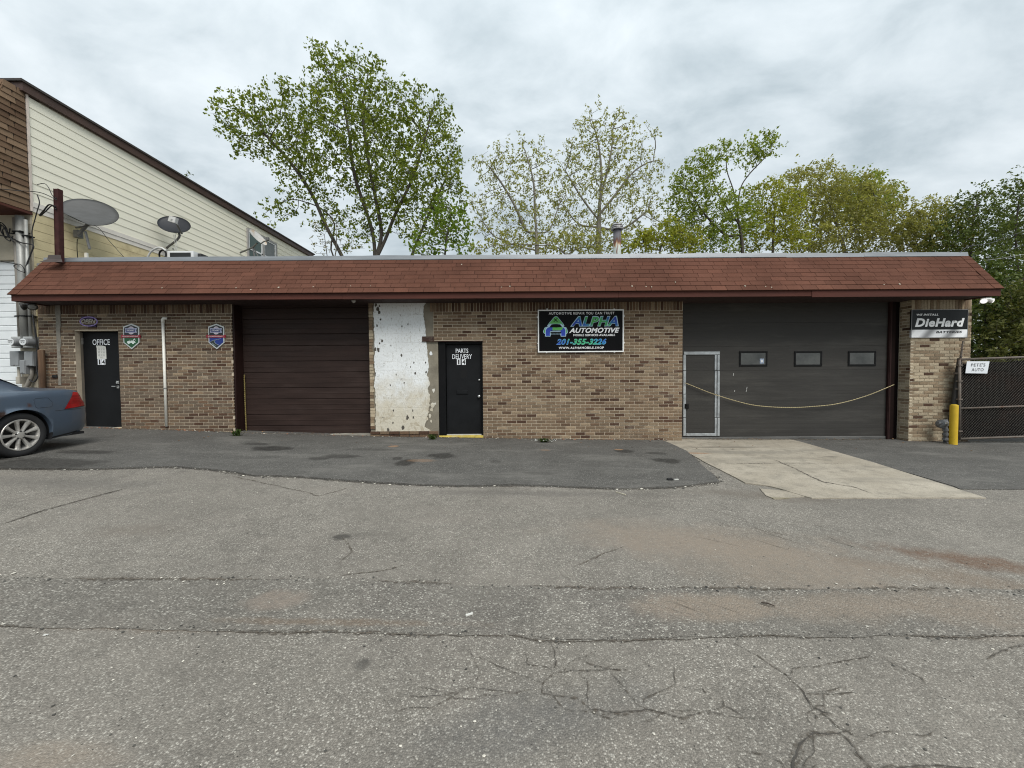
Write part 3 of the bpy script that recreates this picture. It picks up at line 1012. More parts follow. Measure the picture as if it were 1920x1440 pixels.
for (fx, fy, fr) in chips:
    c_ = at(fx, fy, WALL_Y)
    k_ = [(c_.x + 0.7 * fr / 85 * (0.5 + .7 * rnd.random()) * math.cos(a), c_.z + 1.2 * fr / 85 * (0.5 + .7 * rnd.random()) * math.sin(a)) for a in np.linspace(0, 5.5, 8)]
    mb.prism(k_, WALL_Y - 0.0075, WALL_Y + 0.0)
mb.build('paint_chip', M('exposed_cement', (0.085, 0.075, 0.062), 0.95, var=0.3, vs=20), wall_s, kind='stuff')
# rusty steel lintel
mb = MB()
mb.box(at(791, 636, 8.37).x, at(906, 636, 8.37).x, 8.365, 8.5, pz1 - 0.002, pz1 + 0.012)
mb.box(at(791, 636, 8.37).x, at(813, 636, 8.37).x, 8.385, 8.45, pz1 + 0.012, pz1 + 0.11)
mb.build('lintel', M('rusty_lintel', (0.055, 0.028, 0.02), 0.85, var=0.4, vs=12, dirt=(0.3, 0.27, 0.22), dirt_amt=0.5), shop)

# --- right pillar
qx0 = at(1707, 690, WALL_Y).x
mb = MB()
mb.box(qx0, XR, MY, 8.66, -0.8, SOFFIT)
wall_r = mb.build('pillar_wall', MORTAR2, shop)
zsol = at(1760, 581, WALL_Y).z
lay(wall_r, qx0, XR, -0.35, zsol, [], [0.08, 0.40, 0.0, 0.045, 0.48], zsol % COURSE)
sp = len(all_bricks)
soldiers(wall_r, qx0, XR, zsol, SOFFIT - 0.004, [0.08, 0.50, 0.0, 0.07, 0.35])
mb = MB()
mb.box(qx0 - 0.003, qx0 + 0.06, WALL_Y + 0.004, 8.66, -0.8, SOFFIT - 0.002)
rt_ = mb.build('pillar_return', M('weathered_return', (0.66, 0.59, 0.46), 0.9, var=0.2, vs=6, bump=0.3, dirt=(0.42, 0.36, 0.28)), shop)

mb = MB()
zz_ = -0.3 + (zsol % COURSE)
while zz_ < SOFFIT - .08:
    ya = WALL_Y + .002
    for yb in ((8.50, 8.655) if int(zz_ / COURSE) % 2 else (8.60, 8.655)):
        mb.box(qx0 - 0.009 - rnd.uniform(0, .002), qx0 - .002, ya, yb - .012, zz_ + .006, zz_ + COURSE - .006, rnd.choices(range(6), [.1, .4, 0, .04, .46, 0])[0])
        ya = yb
    zz_ += COURSE
mb.build('brick_courses', BMATS, rt_, kind='stuff')

# --- place the bricks: the 300 nearest are single parts, the rest one joined part per wall
all_bricks.sort(key=lambda b: b[0])
_bm = {}
joined = {}
for i, (d, part, bx, bz, bw_, bh, mi, Y) in enumerate(all_bricks):
    jit = rnd.uniform(0, 0.0035)
    if i < 300:
        key = (round(bw_, 2), round(bh, 2), mi)
        if key not in _bm:
            q = MB(); q.cbox(-bw_ / 2, bw_ / 2, 0, 0.03, -bh / 2, bh / 2, 0.003)
            _o = q.build('brick', BMATS[mi], part)
            _bm[key] = _o.data
        else:
            _o = bpy.data.objects.new('brick', _bm[key]); COL.objects.link(_o); adopt(_o, part)
        _o.location = (bx, Y - jit, bz)
    else:
        q = joined.setdefault(part.name, (MB(), part))[0]
        q.cbox(bx - bw_ / 2, bx + bw_ / 2, Y - jit, Y + 0.03, bz - bh / 2, bz + bh / 2, 0.003, mi)
for nm, (q, part) in joined.items():
    q.build('brick_courses', BMATS, part, kind='stuff')

# --- shell behind the front: sides, back, flat roof
mb = MB()
BY = 17.0
mb.box(XL, XL + 0.2, 8.63, BY, -0.8, 3.75)
mb.box(XR - 0.2, XR, 8.67, BY, -0.8, 3.75)
mb.box(XL, XR, BY, BY + 0.2, -0.8, 3.75)
mb.build('side_wall', M('painted_block', (0.36, 0.31, 0.24), 0.9, var=0.2), shop)
mb = MB()
mb.box(XL, XR, 8.42, BY + 0.2, 3.75, 3.80)
mb.build('flat_roof', M('roof_membrane', (0.16, 0.16, 0.16), 0.9, var=0.2), shop)
mb = MB()
mb.box(lx1, mx0, 9.4, 9.5, -0.5, 3.0); mb.box(mx1, qx0, 9.4, 9.5, -0.5, 3.0)
mb.build('inner_wall', M('dark_interior', (0.03, 0.028, 0.026), 0.9), shop)

# --- mansard roof
EY, RY = 7.78, 8.38
EZ = at(960, 545.5, EY).z
RZ = at(960, 486, RY).z
RX0, RX1 = at(17, 553, EY).x, at(1879, 541, EY).x
sl = Vector((0, RY - EY, RZ - EZ)); SL = sl.length; sl.normalize()
nl = Vector((0, -sl.z, sl.y))
brown = M('brown_fascia_paint', (0.082, 0.029, 0.021), 0.7, spec=.2, var=0.18, vs=3, bump=0.1, bs=20, stretch=(0.3, 1, 4), dirt=(0.04, 0.016, 0.013), dirt_amt=0.6)
mb = MB()
mb.add([(RX0, EY + .02, EZ - .006), (RX1, EY + .02, EZ - .006), (RX1, RY + .01, RZ - .006), (RX0, RY + .01, RZ - .006),
        (RX0, RY + .15, EZ - .006), (RX1, RY + .15, EZ - .006), (RX1, RY + .15, RZ + 0.06), (RX0, RY + .15, RZ + 0.06)],
       [(0, 1, 2, 3), (0, 4, 5, 1), (5, 4, 7, 6), (3, 2, 6, 7), (0, 3, 7, 4), (1, 5, 6, 2)])
roof = mb.build('mansard_roof', M('roof_deck', (0.04, 0.018, 0.013), 0.9), shop)


def shingle_mat(name, col):
    t = NT(name)
    oi = t.n('ShaderNodeObjectInfo')
    rr = t.math('FRACT', t.math('ADD', t.island(), oi.outputs['Random']))
    f = t.mapr(rr, 0, 1, 0.92, 1.08)
    f = t.math('MULTIPLY', f, t.mapr(t.noise(90, 3, 0.7), 0.3, 0.7, 0.75, 1.25))
    f = t.math('MULTIPLY', f, t.mapr(t.noise(0.8, 5, 0.6), 0.3, 0.7, 0.80, 1.15))
    sc = t.n('ShaderNodeVectorMath', operation='SCALE'); sc.inputs[0].default_value = col
    t.link(f, sc.inputs[3])
    st = t.mapr(t.noise(2.0, 6, 0.7, t.stretch((2.0, 0.6, 0.6))), 0.54, 0.75, 0, 0.4, True)
    c = t.mix(st, sc.outputs[0], tuple(x * 0.55 for x in col))
    t.bsdf(c, 0.95, 0, t.bump(t.noise(240, 3, 0.7), 0.5, 0.004), 0.06)
    return t.mat


SH = [shingle_mat('red_brown_shingle', (0.113, 0.052, 0.036)), shingle_mat('rust_shingle', (0.119, 0.054, 0.037)), shingle_mat('maroon_shingle', (0.106, 0.049, 0.034))]
EXPO = SL / 8.0
ang = math.atan2(sl.z, sl.y)
sh_list = []
for c in range(8):
    TW = 0.305
    off = (0.5 * (c % 2)) * TW + rnd.uniform(-0.02, 0.02) + (0.07 if c % 3 == 0 else 0)
    x = RX0 + 0.17 - off
    while x < RX1 - 0.17:
        a, b = max(x, RX0 + 0.17), min(x + TW - 0.007, RX1 - 0.17)
        if b - a > 0.03:
            sh_list.append((abs((a + b) / 2), c, (a + b) / 2, b - a, rnd.choices([0, 1, 2], [.5, .28, .22])[0], False))
        x += TW
    for s_ in (-1, 1):
        xx = (RX0 + 0.075) if s_ < 0 else (RX1 - 0.075)
        sh_list.append((abs(xx), c, xx, 0.19, rnd.choices([0, 1, 2], [.5, .3, .2])[0], True))
sh_list.sort()
rot = Matrix.Rotation(ang, 4, 'X')
_sm = {}
q_rest = MB()
for i, (d, c, xx, w, mi, rake) in enumerate(sh_list):
    h0 = EXPO * (1.12 if c < 7 else 1.0)
    lift = 0.0075 + (0.007 if rake else 0) + rnd.uniform(-0.001, 0.0015)
    p = Vector((xx, EY, EZ)) + sl * (c * EXPO - (0.02 if c == 0 else 0)) + nl * 0.0
    tw = rnd.uniform(-0.002, 0.002)
    verts = [(-w / 2, 0, -0.004), (w / 2, 0, -0.004), (w / 2, h0, -0.004), (-w / 2, h0, -0.004),
             (-w / 2, 0, lift), (w / 2, 0, lift), (w / 2, h0, lift - 0.007), (-w / 2, h0, lift - 0.007)]
    faces = [(4, 5, 6, 7), (0, 1, 5, 4), (1, 2, 6, 5), (3, 0, 4, 7)]
    if i < 300:
        key = (round(w, 2), mi, rake, c == 7)
        if key not in _sm:
            q = MB(); q.add(verts, faces)
            _o = q.build('shingle', SH[mi], roof); _sm[key] = _o.data
        else:
            _o = bpy.data.objects.new('shingle', _sm[key]); COL.objects.link(_o); adopt(_o, roof)
        _o.rotation_euler = (ang, 0, tw)
        _o.location = p
    else:
        M4 = Matrix.Translation(p) @ rot
        q_rest.add([M4 @ Vector(v) for v in verts], faces, mi)
q_rest.build('shingle_courses', SH, roof, kind='stuff')
# pale bird droppings and lichen along the lowest courses
mb = MB()
for (lx, ly) in [(440, 541), (520, 540), (585, 539), (655, 537), (693, 537), (940, 540), (956, 538), (1098, 540), (1186, 538), (1212, 539), (1222, 540), (1270, 529), (1398, 538), (1436, 539), (1660, 535), (1690, 534), (470, 545), (860, 486), (1446, 541), (300, 541)]:
    u = (ly - 541) * 0.004
    p = at(lx, ly, EY + 0.03)
    tt = max(0.0, (p.z - EZ) / (RZ - EZ)) + 0.02
    c_ = Vector((p.x, EY, EZ)) + sl * (tt * SL) + nl * 0.013
    r_ = rnd.uniform(0.008, 0.02)
    mb.add([c_ + Vector((r_ * math.cos(k), 0, 0)) + sl * r_ * math.sin(k) for k in np.linspace(0, 5.2, 7)], [tuple(range(7))])
mb.build('lichen_spot', M('lichen', (0.42, 0.38, 0.30), 0.9, var=0.2), roof, kind='stuff')

# fascia, drip edge, soffit, metal cap
FZ0, FZ1 = at(960, 559, EY + .03).z, EZ - 0.012
mb = MB()
segs = [(RX0 + 0.03, at(1527, 550, EY).x, 0.0, 0.0), (at(1524, 550, EY).x, RX1 - 0.0, -0.028, -0.012)]
mb.cbox(segs[0][0], at(640, 550, EY).x, EY + 0.03, EY + 0.06, FZ0, FZ1, .004)
mb.cbox(at(640, 550, EY).x + .002, at(1160, 550, EY).x, EY + 0.028, EY + 0.06, FZ0 - .002, FZ1 - .001, .004)
mb.cbox(at(1160, 550, EY).x + .002, segs[0][1], EY + 0.03, EY + 0.06, FZ0, FZ1, .004)
mb.cbox(segs[1][0] - 0.0, segs[1][1], EY + 0.018, EY + 0.029, FZ0 - 0.02, FZ1 - .006, .003)
mb.cbox(segs[1][0] + 0.04, segs[1][1] - 0.002, EY + 0.030, EY + 0.06, FZ0, FZ1 - .003, .003)
mb.build('fascia_board', brown, shop)
mb = MB()
mb.box(RX0 + 0.01, RX1 + 0.005, EY + 0.004, EY + 0.05, EZ - 0.016, EZ - 0.008)
mb.build('drip_edge', M('dark_drip_edge', (0.035, 0.02, 0.018), 0.6), shop)
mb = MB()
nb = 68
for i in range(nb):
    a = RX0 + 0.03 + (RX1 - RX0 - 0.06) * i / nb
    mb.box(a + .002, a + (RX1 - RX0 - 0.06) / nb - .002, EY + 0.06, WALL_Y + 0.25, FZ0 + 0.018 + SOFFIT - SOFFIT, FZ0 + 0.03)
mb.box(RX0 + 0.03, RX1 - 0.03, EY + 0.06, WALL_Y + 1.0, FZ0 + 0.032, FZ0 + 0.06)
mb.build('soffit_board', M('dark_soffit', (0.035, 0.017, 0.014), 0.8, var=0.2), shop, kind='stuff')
for (xe, s_) in ((RX0, -1), (RX1, 1)):
    mb = MB()
    tri = [(EY + .03, FZ0), (RY + .15, FZ0), (RY + .15, RZ + .05), (RY + .01, RZ - .004), (EY + .03, EZ - .008)]
    xa, xb = (xe + 0.002, xe + 0.028) if s_ < 0 else (xe - 0.028, xe - 0.002)
    n = len(tri)
    mb.add([(xa, *p) for p in tri] + [(xb, *p) for p in tri],
           [tuple(range(n - 1, -1, -1)), tuple(range(n, 2 * n))] + [(i, (i + 1) % n, (i + 1) % n + n, i + n) for i in range(n)])
    mb.build('gable_cheek', brown, shop)
cap = M('grey_metal_cap', (0.25, 0.265, 0.28), 0.42, 0.3, var=0.15, vs=2.5, bump=0.15, bs=6, stretch=(0.4, 1, 3), dirt=(0.16, 0.165, 0.17), dirt_amt=0.6)
mb = MB()
CZ1 = at(960, 477.5, RY).z
xcs = [RX0 + 0.0, at(640, 480, RY).x, at(1180, 480, RY).x, at(1474, 480, RY).x, at(1620, 480, RY).x, RX1]
for i in range(5):
    dz = [0, 0.002, 0.006, -0.004, 0.002][i]
    a, b = xcs[i] + 0.001, xcs[i + 1] - 0.001
    ns = 14
    top = [Vector((a + (b - a) * k / ns, 0, 0.016 * mnoise.noise(((a + (b - a) * k / ns) * 1.3, 3, 1)))) for k in range(ns + 1)]
    v = []
    for tpt in top:
        v += [(tpt.x, RY - 0.012, RZ + 0.004 + dz), (tpt.x, RY + 0.004, CZ1 + dz + tpt.z), (tpt.x, RY + 0.17, CZ1 + dz - 0.01)]
    fs = []
    for k in range(ns):
        for r_ in range(2):
            fs.append((k * 3 + r_, k * 3 + 3 + r_, k * 3 + 4 + r_, k * 3 + 1 + r_))
    mb.add(v, fs)
mb.build('roof_cap', cap, shop)
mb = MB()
mb.box(RX0, RX1, RY - 0.004, RY + 0.008, RZ - 0.012, RZ + 0.006)  # dark-coloured strip standing in for the shade under the metal cap
mb.build('cap_shadow_strip', M('painted_cap_shadow', (0.04, 0.035, 0.035), 0.6), shop)

# ================================================================== GARAGE DOORS
maroon = M('brown_door_paint', (0.034, 0.0210, 0.0175), 0.6, spec=.18, var=0.22, vs=2.5, bump=0.05, bs=40, stretch=(0.5, 1, 2.5), dirt=(0.052, 0.035, 0.030), dirt_amt=0.7)
darkwood = M('dark_brown_casing', (0.022, 0.010, 0.008), 0.6, spec=.2, var=0.2, vs=6, stretch=(4, 4, .5))
DY = 8.66
gd = MB()
jx0, jx1 = lx1 + 0.002, at(456, 690, DY).x
dx1 = at(694, 690, DY).x + 0.05
dz0 = at(575, 813, DY).z
gd_o = MB()
gd_o.box(jx0, jx1 + 0.0, WALL_Y + 0.02, DY + 0.02, -0.5, SOFFIT)
door_b = gd_o.build('door_casing', darkwood, shop)
gdoor = MB()
gdoor.box(jx1, dx1, DY + 0.03, DY + 0.05, dz0, 2.9)
gdoor = gdoor.build('garage_door', maroon, shop)
ys = [813, 798, 777, 748, 727, 698, 677, 648, 626, 598, 577, 548]
for i in range(len(ys) - 1):
    z0, z1 = at(575, ys[i], DY).z, at(575, ys[i + 1], DY).z
    q = MB()
    # pressed ribs inside each section
    q.cbox(jx1 + 0.004, dx1, DY, DY + 0.03, z0 + 0.003, z1 - 0.003, 0.008)
    nr = 3 if z1 - z0 > 0.3 else 2
    for r_ in range(1, nr):
        zr = z0 + (z1 - z0) * r_ / nr
        q.cbox(jx1 + 0.006, dx1, DY - 0.004, DY + 0.004, zr - 0.012, zr + 0.012, 0.004)
    q.build('door_panel', maroon, gdoor)
q = MB(); q.box(jx1, dx1, DY - 0.01, DY + 0.03, dz0 - 0.035, dz0 + 0.004)
q.build('bottom_seal', M('rubber_seal', (0.02, 0.02, 0.02), 0.8), gdoor)
q = MB(); q.box(jx1 - .1, mx0 + 0.1, WALL_Y + .02, DY + 0.1, -0.4, at(575, 816, WALL_Y).z)
q.build('door_sill', M('sill_concrete', (0.27, 0.25, 0.21), 0.9, var=0.3, vs=6, dirt=(0.22, 0.12, 0.07)), shop)

GY = 8.66
charcoal = M('charcoal_door_paint', (0.041, 0.0385, 0.035), 0.6, spec=.25, var=0.12, vs=1.8, bump=0.05, bs=30, stretch=(0.5, 1, 3), dirt=(0.068, 0.064, 0.057), dirt_amt=0.7)
gx0, gx1 = at(1275, 690, GY).x, at(1666, 690, GY).x
gz0 = at(1475, 824, GY).z
q = MB(); q.box(gx0, gx1, GY + 0.03, GY + 0.05, gz0, 2.95)
gdoor2 = q.build('garage_door', charcoal, shop)
# lift the wide door: sections, windows, pass door
wins = [rect(1385.5, 658.5, 1438.5, 687, GY), rect(1488.5, 658.5, 1541, 687, GY), rect(1589.5, 658, 1642, 686.5, GY)]
ys = [824, 783, 739, 694, 649, 605, 561, 540]
pane_mat = NT('garage_window_glass')
pn = pane_mat.noise(3, 4)
pane_mat.bsdf(pane_mat.ramp(pn, [(0.3, (0.035, 0.037, 0.035)), (0.7, (0.09, 0.092, 0.085))]), 0.12, 0, None, 0.6)
pane_mat = pane_mat.mat
blackfr = M('black_window_frame', (0.006, 0.006, 0.006), 0.5, spec=.2, var=0.1)
for i in range(len(ys) - 1):
    z0, z1 = at(1475, ys[i], GY).z, at(1475, ys[i + 1], GY).z
    q = MB()
    q.cbox(gx0, gx1, GY, GY + 0.03, z0 + 0.0006, z1 - 0.0006, 0.0025)
    n = 5
    for r_ in range(1, n):
        zr = z0 + (z1 - z0) * r_ / n
        q.cbox(gx0 + .01, gx1 - .01, GY - 0.0012, GY + 0.004, zr - 0.035, zr + 0.028, 0.0012)
    q.build('door_panel', charcoal, gdoor2)
for wi, (a, b, c, d) in enumerate(wins):
    q = MB()
    t_ = 0.042
    q.cbox(a, b, GY - 0.016, GY + 0.01, d - t_, d, .006)
    q.cbox(a, b, GY - 0.016, GY + 0.01, c, c + t_, .006)
    q.cbox(a, a + t_, GY - 0.0155, GY + 0.01, c + t_, d - t_, .006)
    q.cbox(b - t_, b, GY - 0.0155, GY + 0.01, c + t_, d - t_, .006)
    q.build('window_frame', blackfr, gdoor2)
    q = MB(); q.box(a + t_ - .004, b - t_ + .004, GY - 0.007, GY + 0.005, c + t_ - .004, d - t_ + .004)
    q.build('window_pane', pane_mat, gdoor2)
    if wi == 0:
        q = MB(); e0 = at(1428, 677, GY)
        q.box(e0.x - 0.045, e0.x + 0.045, GY - 0.0105, GY - 0.0075, e0.z - 0.055, e0.z + 0.055)
        st_ = q.build('window_sticker', M('sticker_blue', (0.28, 0.34, 0.45), 0.5, var=0.3, vs=30), gdoor2)
        q = MB(); q.prism([(e0.x + 0.026 * math.cos(k), e0.z + 0.032 * math.sin(k)) for k in np.linspace(0, 5.8, 12)], GY - 0.0120, GY - 0.0108)
        q.build('sticker_emblem', M('sticker_white', (0.7, 0.7, 0.7), 0.5), gdoor2)
galv = M('galvanised_frame', (0.40, 0.42, 0.43), 0.45, 0.45, var=0.2, vs=7, bump=0.1, bs=30, dirt=(0.22, 0.22, 0.22), dirt_amt=0.5)
def member(px0_, py0_, px1_, py1_, yy=0.022, mats=galv, name='pass_door_frame'):
    a, b, c, d = rect(px0_, py0_, px1_, py1_, GY)
    q = MB(); q.cbox(a, b, GY - yy, GY + 0.01, c, d, .004)
    return q.build(name, mats, gdoor2)
member(1281.5, 659.2, 1349, 665, 0.024)
for (ya, yb) in [(665.4, 694.5), (695.5, 738.6), (739.6, 782.4), (783.4, 817)]:
    member(1280.5, ya, 1285.5, yb)
    member(1339.5, ya, 1343.0, yb, 0.020)
    member(1344.4, ya, 1348.6, yb, 0.024)
member(1286, 812.5, 1342, 817.2, 0.022)
a, b, c, d = rect(1283, 757, 1290, 766, GY)
q = MB(); q.cbox(a, b, GY - 0.045, GY - 0.01, c, d, .008); q.lathe([(0.012, -0.065), (0.014, -0.05), (0.008, -0.04)], ((a + b) / 2 - .01, GY, d - .02), 'Y', 10)
q.build('latch', blackfr, gdoor2)
a, b, c, d = rect(1275, 818.5, 1666, 824, GY)
q = MB(); q.cbox(a, b, GY - 0.02, GY, c, d, .006); q.build('bottom_rail', M('worn_grey_rail', (0.12, 0.118, 0.112), 0.5, 0.2, var=.3, vs=4, stretch=(.5, 1, 3)), gdoor2)
q = MB(); q.box(gx0, gx1, GY - 0.012, GY + 0.02, c - 0.03, c); q.build('bottom_seal', M('rubber_seal', (0.02, 0.02, 0.02), 0.8), gdoor2)
q = MB()
for (fx, fy, l_) in [(1375, 702, 5), (1400, 728, 5), (1399, 733, 3), (1377, 733, 3), (1447, 783.5, 0)]:
    p = at(fx, fy, GY); 
    if l_: q.prism([(p.x - .006, p.z - l_ / 170), (p.x + .004, p.z - l_ / 170), (p.x + .012, p.z + l_ / 170), (p.x + .002, p.z + l_ / 170)], GY - 0.0025, GY - 0.0005)
q.build('paint_scratch', M('scratch_white', (0.5, 0.5, 0.48), 0.7), gdoor2)
# jambs, track and dark timber right of the wide door
q = MB()
q.box(gx1 + 0.002, gx1 + 0.09, GY - 0.05, GY + 0.06, -0.6, SOFFIT)
q.build('door_casing', M('dark_red_casing', (0.012, 0.006, 0.005), 0.75, spec=.12), shop)
q = MB()
q.box(gx1 - 0.03, gx1 + 0.0, GY - 0.06, GY - 0.03, -0.2, 2.9)
q.box(gx1 - 0.045, gx1 - 0.032, GY - 0.05, GY - 0.004, -0.2, 2.9)
q.build('door_track', M('brown_track', (0.026, 0.011, 0.010), 0.7, spec=.2, var=.3), shop)
q = MB()
q.box(gx1 + 0.092, qx0 + 0.02, 8.668, GY + 0.1, -0.6, SOFFIT)
q.build('door_casing', M('near_black_timber', (0.008, 0.005, 0.0045), 0.85, spec=.1), shop)

# ================================================================== ENTRANCE DOORS
black_door = M('black_door_paint', (0.0085, 0.009, 0.010), 0.55, spec=.18, var=0.25, vs=3, bump=0.05, bs=60)
black_frame = M('black_door_frame', (0.005, 0.005, 0.0055), 0.6, spec=.15, var=0.2)
steel = M('brushed_steel', (0.55, 0.55, 0.54), 0.32, 0.85, var=0.1)
white_letters = M('white_letter_vinyl', (0.84, 0.86, 0.88), 0.6, var=0.06)
black_print = M('black_print', (0.015, 0.015, 0.015), 0.6)
yellow_sill = M('worn_yellow_sill', (0.50, 0.38, 0.07), 0.8, var=0.25, vs=8, bump=.3, dirt=(0.42, 0.38, 0.28), dirt_amt=0.8)
OY = 8.56
a, b, c, d = rect(155, 621, 229, 801.5, OY)
q = MB(); q.cbox(a, b, OY, OY + 0.045, c + .01, d - 0.03, .003)
odoor = q.build('office_door', black_door, shop)
q = MB()
q.box(ox0 + 0.001, a - 0.006, OY - 0.055, OY + 0.06, oz0, oz1 - 0.001)
q.build('door_frame', M('beige_door_frame', (0.17, 0.145, 0.115), 0.7, var=.2), odoor)
q = MB()
q.box(a - 0.005, ox1, OY - 0.02, OY + 0.06, d - 0.028, oz1 - 0.001)
q.build('door_header', black_frame, odoor)
q = MB(); q.cbox(ox0, ox1, WALL_Y + 0.015, OY + 0.06, oz0 - 0.12, oz0 - 0.004, .01)
q.build('door_sill', yellow_sill, odoor)
for hy in (640, 711, 775):
    p = at(155.5, hy, OY)
    q = MB(); q.box(p.x - 0.012, p.x + 0.014, OY - 0.016, OY + 0.002, p.z - 0.065, p.z + 0.065)
    q.tube([(p.x, OY - 0.018, p.z - 0.068), (p.x, OY - 0.018, p.z + 0.068)], 0.009, 8)
    q.build('hinge', M('dull_hinge', (0.30, 0.29, 0.27), 0.5, .6), odoor)
p = at(221.5, 717, OY)
q = MB(); q.cbox(p.x - 0.03, p.x + 0.03, OY - 0.02, OY + .002, p.z - 0.035, p.z + 0.035, .006)
q.lathe([(0.022, -0.03), (0.024, -0.01)], (p.x, OY, p.z), 'Y', 14)
q.build('deadbolt', steel, odoor)
p = at(221.5, 724, OY)
q = MB(); q.cbox(p.x - 0.024, p.x + 0.028, OY - 0.012, OY + .002, p.z - 0.05, p.z + 0.012, .004)
q.tube([(p.x, OY - .01, p.z - .004), (p.x, OY - 0.06, p.z - .004), (p.x - 0.075, OY - 0.062, p.z - .002)], 0.011, 8)
q.build('door_handle', steel, odoor)
a, b, c, d = rect(173.5, 636, 206, 647, OY)
lettering(odoor, 'OFFICE', a, b, c, d, OY - 0.0015, white_letters, bold=0.012, spacing=1.02)
for (xa, xb, s_) in [(183.5, 190.3, '1'), (190.8, 197.6, '4')]:
    a, b, c, d = rect(xa, 673.5, xb, 684, OY)
    q = MB(); q.box(a, b, OY - 0.0022, OY - 0.0004, c, d)
    q.build('number_tile', white_letters, odoor)
    w_ = b - a
    lettering(odoor, s_, a + w_ * (.3 if s_ == '1' else .12), b - w_ * (.28 if s_ == '1' else .1), c + .008, d - .008, OY - 0.0034, black_print, bold=0.02, name='numeral')
# posted notice: top-level, taped to the door
a, b, c, d = rect(182, 648, 199.5, 673, OY)
q = MB()
n = 8
v = []
for i in range(n + 1):
    u = i / n
    for k in range(4):
        t_ = k / 3
        curl = 0.012 * (max(0, u - 0.7) / .3) ** 2 + 0.006 * math.sin(t_ * 3.1) * u
        v.append((a + (b - a) * t_ + (-0.02 * u * 0), OY - 0.004 - curl, c + (d - c) * u - (0.018 if (k == 3 and i == n) else 0)))
q.add(v, [(i * 4 + k, i * 4 + k + 1, (i + 1) * 4 + k + 1, (i + 1) * 4 + k) for i in range(n) for k in range(3)])
notice = thing('paper_notice', 'white printed paper notice taped to the black office door', 'notice', (a, OY, c))
q.build('paper_sheet', M('paper', (0.74, 0.73, 0.68), 0.8, var=0.04), notice)
q = MB()
for r_ in range(7):
    zl = d - (d - c) * (0.18 + 0.115 * r_)
    for (u0, u1) in ([(.2, .38), (.5, .62), (.72, .9)] if r_ < 6 else [(.4, .65)]):
        q.box(a + (b - a) * u0, a + (b - a) * u1, OY - 0.0175, OY - 0.0165, zl - .004, zl + .003)
q.build('printed_text', M('grey_print', (0.3, 0.3, 0.3), 0.8), notice)

PY = 8.50
pdoor_x = rect(837.5, 646, 903, 813.5, PY)
a, b, c, d = pdoor_x
q = MB(); q.cbox(a, b, PY, PY + 0.045, c, d, .003)
pdoor = q.build('parts_door', black_door, shop)
q = MB()
q.cbox(px0 + .001, a - 0.004, WALL_Y + 0.03, PY + .06, pz0, pz1 - .003, .01)
q.box(a - 0.022, a - 0.004, PY - 0.035, PY - .0, c, d)
q.cbox(a - 0.004, px1 - .001, WALL_Y + 0.031, PY + .06, d + .004, pz1 - .003, .01)
q.cbox(b + 0.003, px1 - .001, WALL_Y + 0.03, PY + .06, pz0, d + .004, .004)
q.build('door_frame', black_frame, pdoor)
q = MB()
q.cbox(px0, px1, WALL_Y - 0.012, PY + .05, pz0 - 0.075, pz0 - 0.012, .016)
q.build('door_sill', yellow_sill, pdoor)
q = MB(); a2, b2, c2, d2 = rect(838, 813.6, 903, 816, PY)
q.box(a2, b2, PY - .02, PY + .05, c2 - .01, d2 - .002); q.build('door_sweep', M('pale_sweep', (0.45, 0.44, 0.42), 0.6), pdoor)
for (px_, py_, r_, nm) in [(898.5, 712.5, 0.026, 'deadbolt'), (898.5, 743, 0.033, 'door_knob')]:
    p = at(px_, py_, PY); q = MB()
    prof = [(r_, 0.0), (r_, -0.008)] + ([(r_ * .45, -.01), (r_ * .45, -.028), (r_ * .95, -.036), (r_ * 1.0, -.05), (r_ * .7, -.062), (.004, -.066)] if nm == 'door_knob' else [(r_ * .8, -.014), (r_ * .75, -.02), (.003, -.021)])
    q.lathe(prof, (p.x, PY, p.z), 'Y', 18)
    q.build(nm, steel, pdoor, smooth=True)
a2, b2, c2, d2 = rect(856, 731.5, 877.5, 739.5, PY)
q = MB(); q.cbox(a2, b2, PY - 0.012, PY + .001, c2, d2, .006); q.cbox(a2 + .012, b2 - .012, PY - 0.018, PY - .01, c2 + .012, (c2 + d2) / 2 + .01, .004)
q.build('mail_slot', black_door, pdoor)
a2, b2, c2, d2 = rect(854.5, 653.5, 878, 662, PY)
lettering(pdoor, 'PARTS', a2, b2, c2, d2, PY - 0.0015, white_letters, bold=0.014)
a2, b2, c2, d2 = rect(848, 664.2, 885, 673, PY)
lettering(pdoor, 'DELIVERY', a2, b2, c2, d2, PY - 0.0015, white_letters, bold=0.006)
for (xa, xb, s_) in [(856.8, 863.4, '1'), (866, 873.2, '4')]:
    a2, b2, c2, d2 = rect(xa, 673.6, xb, 684, PY)
    q = MB(); q.box(a2, b2, PY - 0.0022, PY - 0.0004, c2, d2)
    q.build('number_tile', white_letters, pdoor)
    w_ = b2 - a2
    lettering(pdoor, s_, a2 + w_ * (.3 if s_ == '1' else .12), b2 - w_ * (.28 if s_ == '1' else .1), c2 + .01, d2 - .01, PY - 0.0034, black_print, bold=0.02, name='numeral')
a2, b2, c2, d2 = rect(864, 694, 875, 709, PY)
q = MB(); q.box(a2, b2, PY - 0.001, PY + .001, c2, d2); q.build('faded_decal', M('faded_decal', (0.010, 0.010, 0.0105), 0.65, spec=.2), pdoor)

# ================================================================== SIGNS
def grad_mat(name, stops, x0, x1, z0, z1, tilt=0.25):
    t = NT(name)
    s = t.n('ShaderNodeSeparateXYZ'); t.link(t.pos, s.inputs[0])
    u = t.mapr(s.outputs[0], x0, x1, 0, 1)
    w_ = t.mapr(s.outputs[2], z0, z1, -tilt, tilt)
    f = t.math('ADD', u, w_)
    t.bsdf(t.ramp(f, stops), 0.45, 0, None, 0.4)
    return t.mat


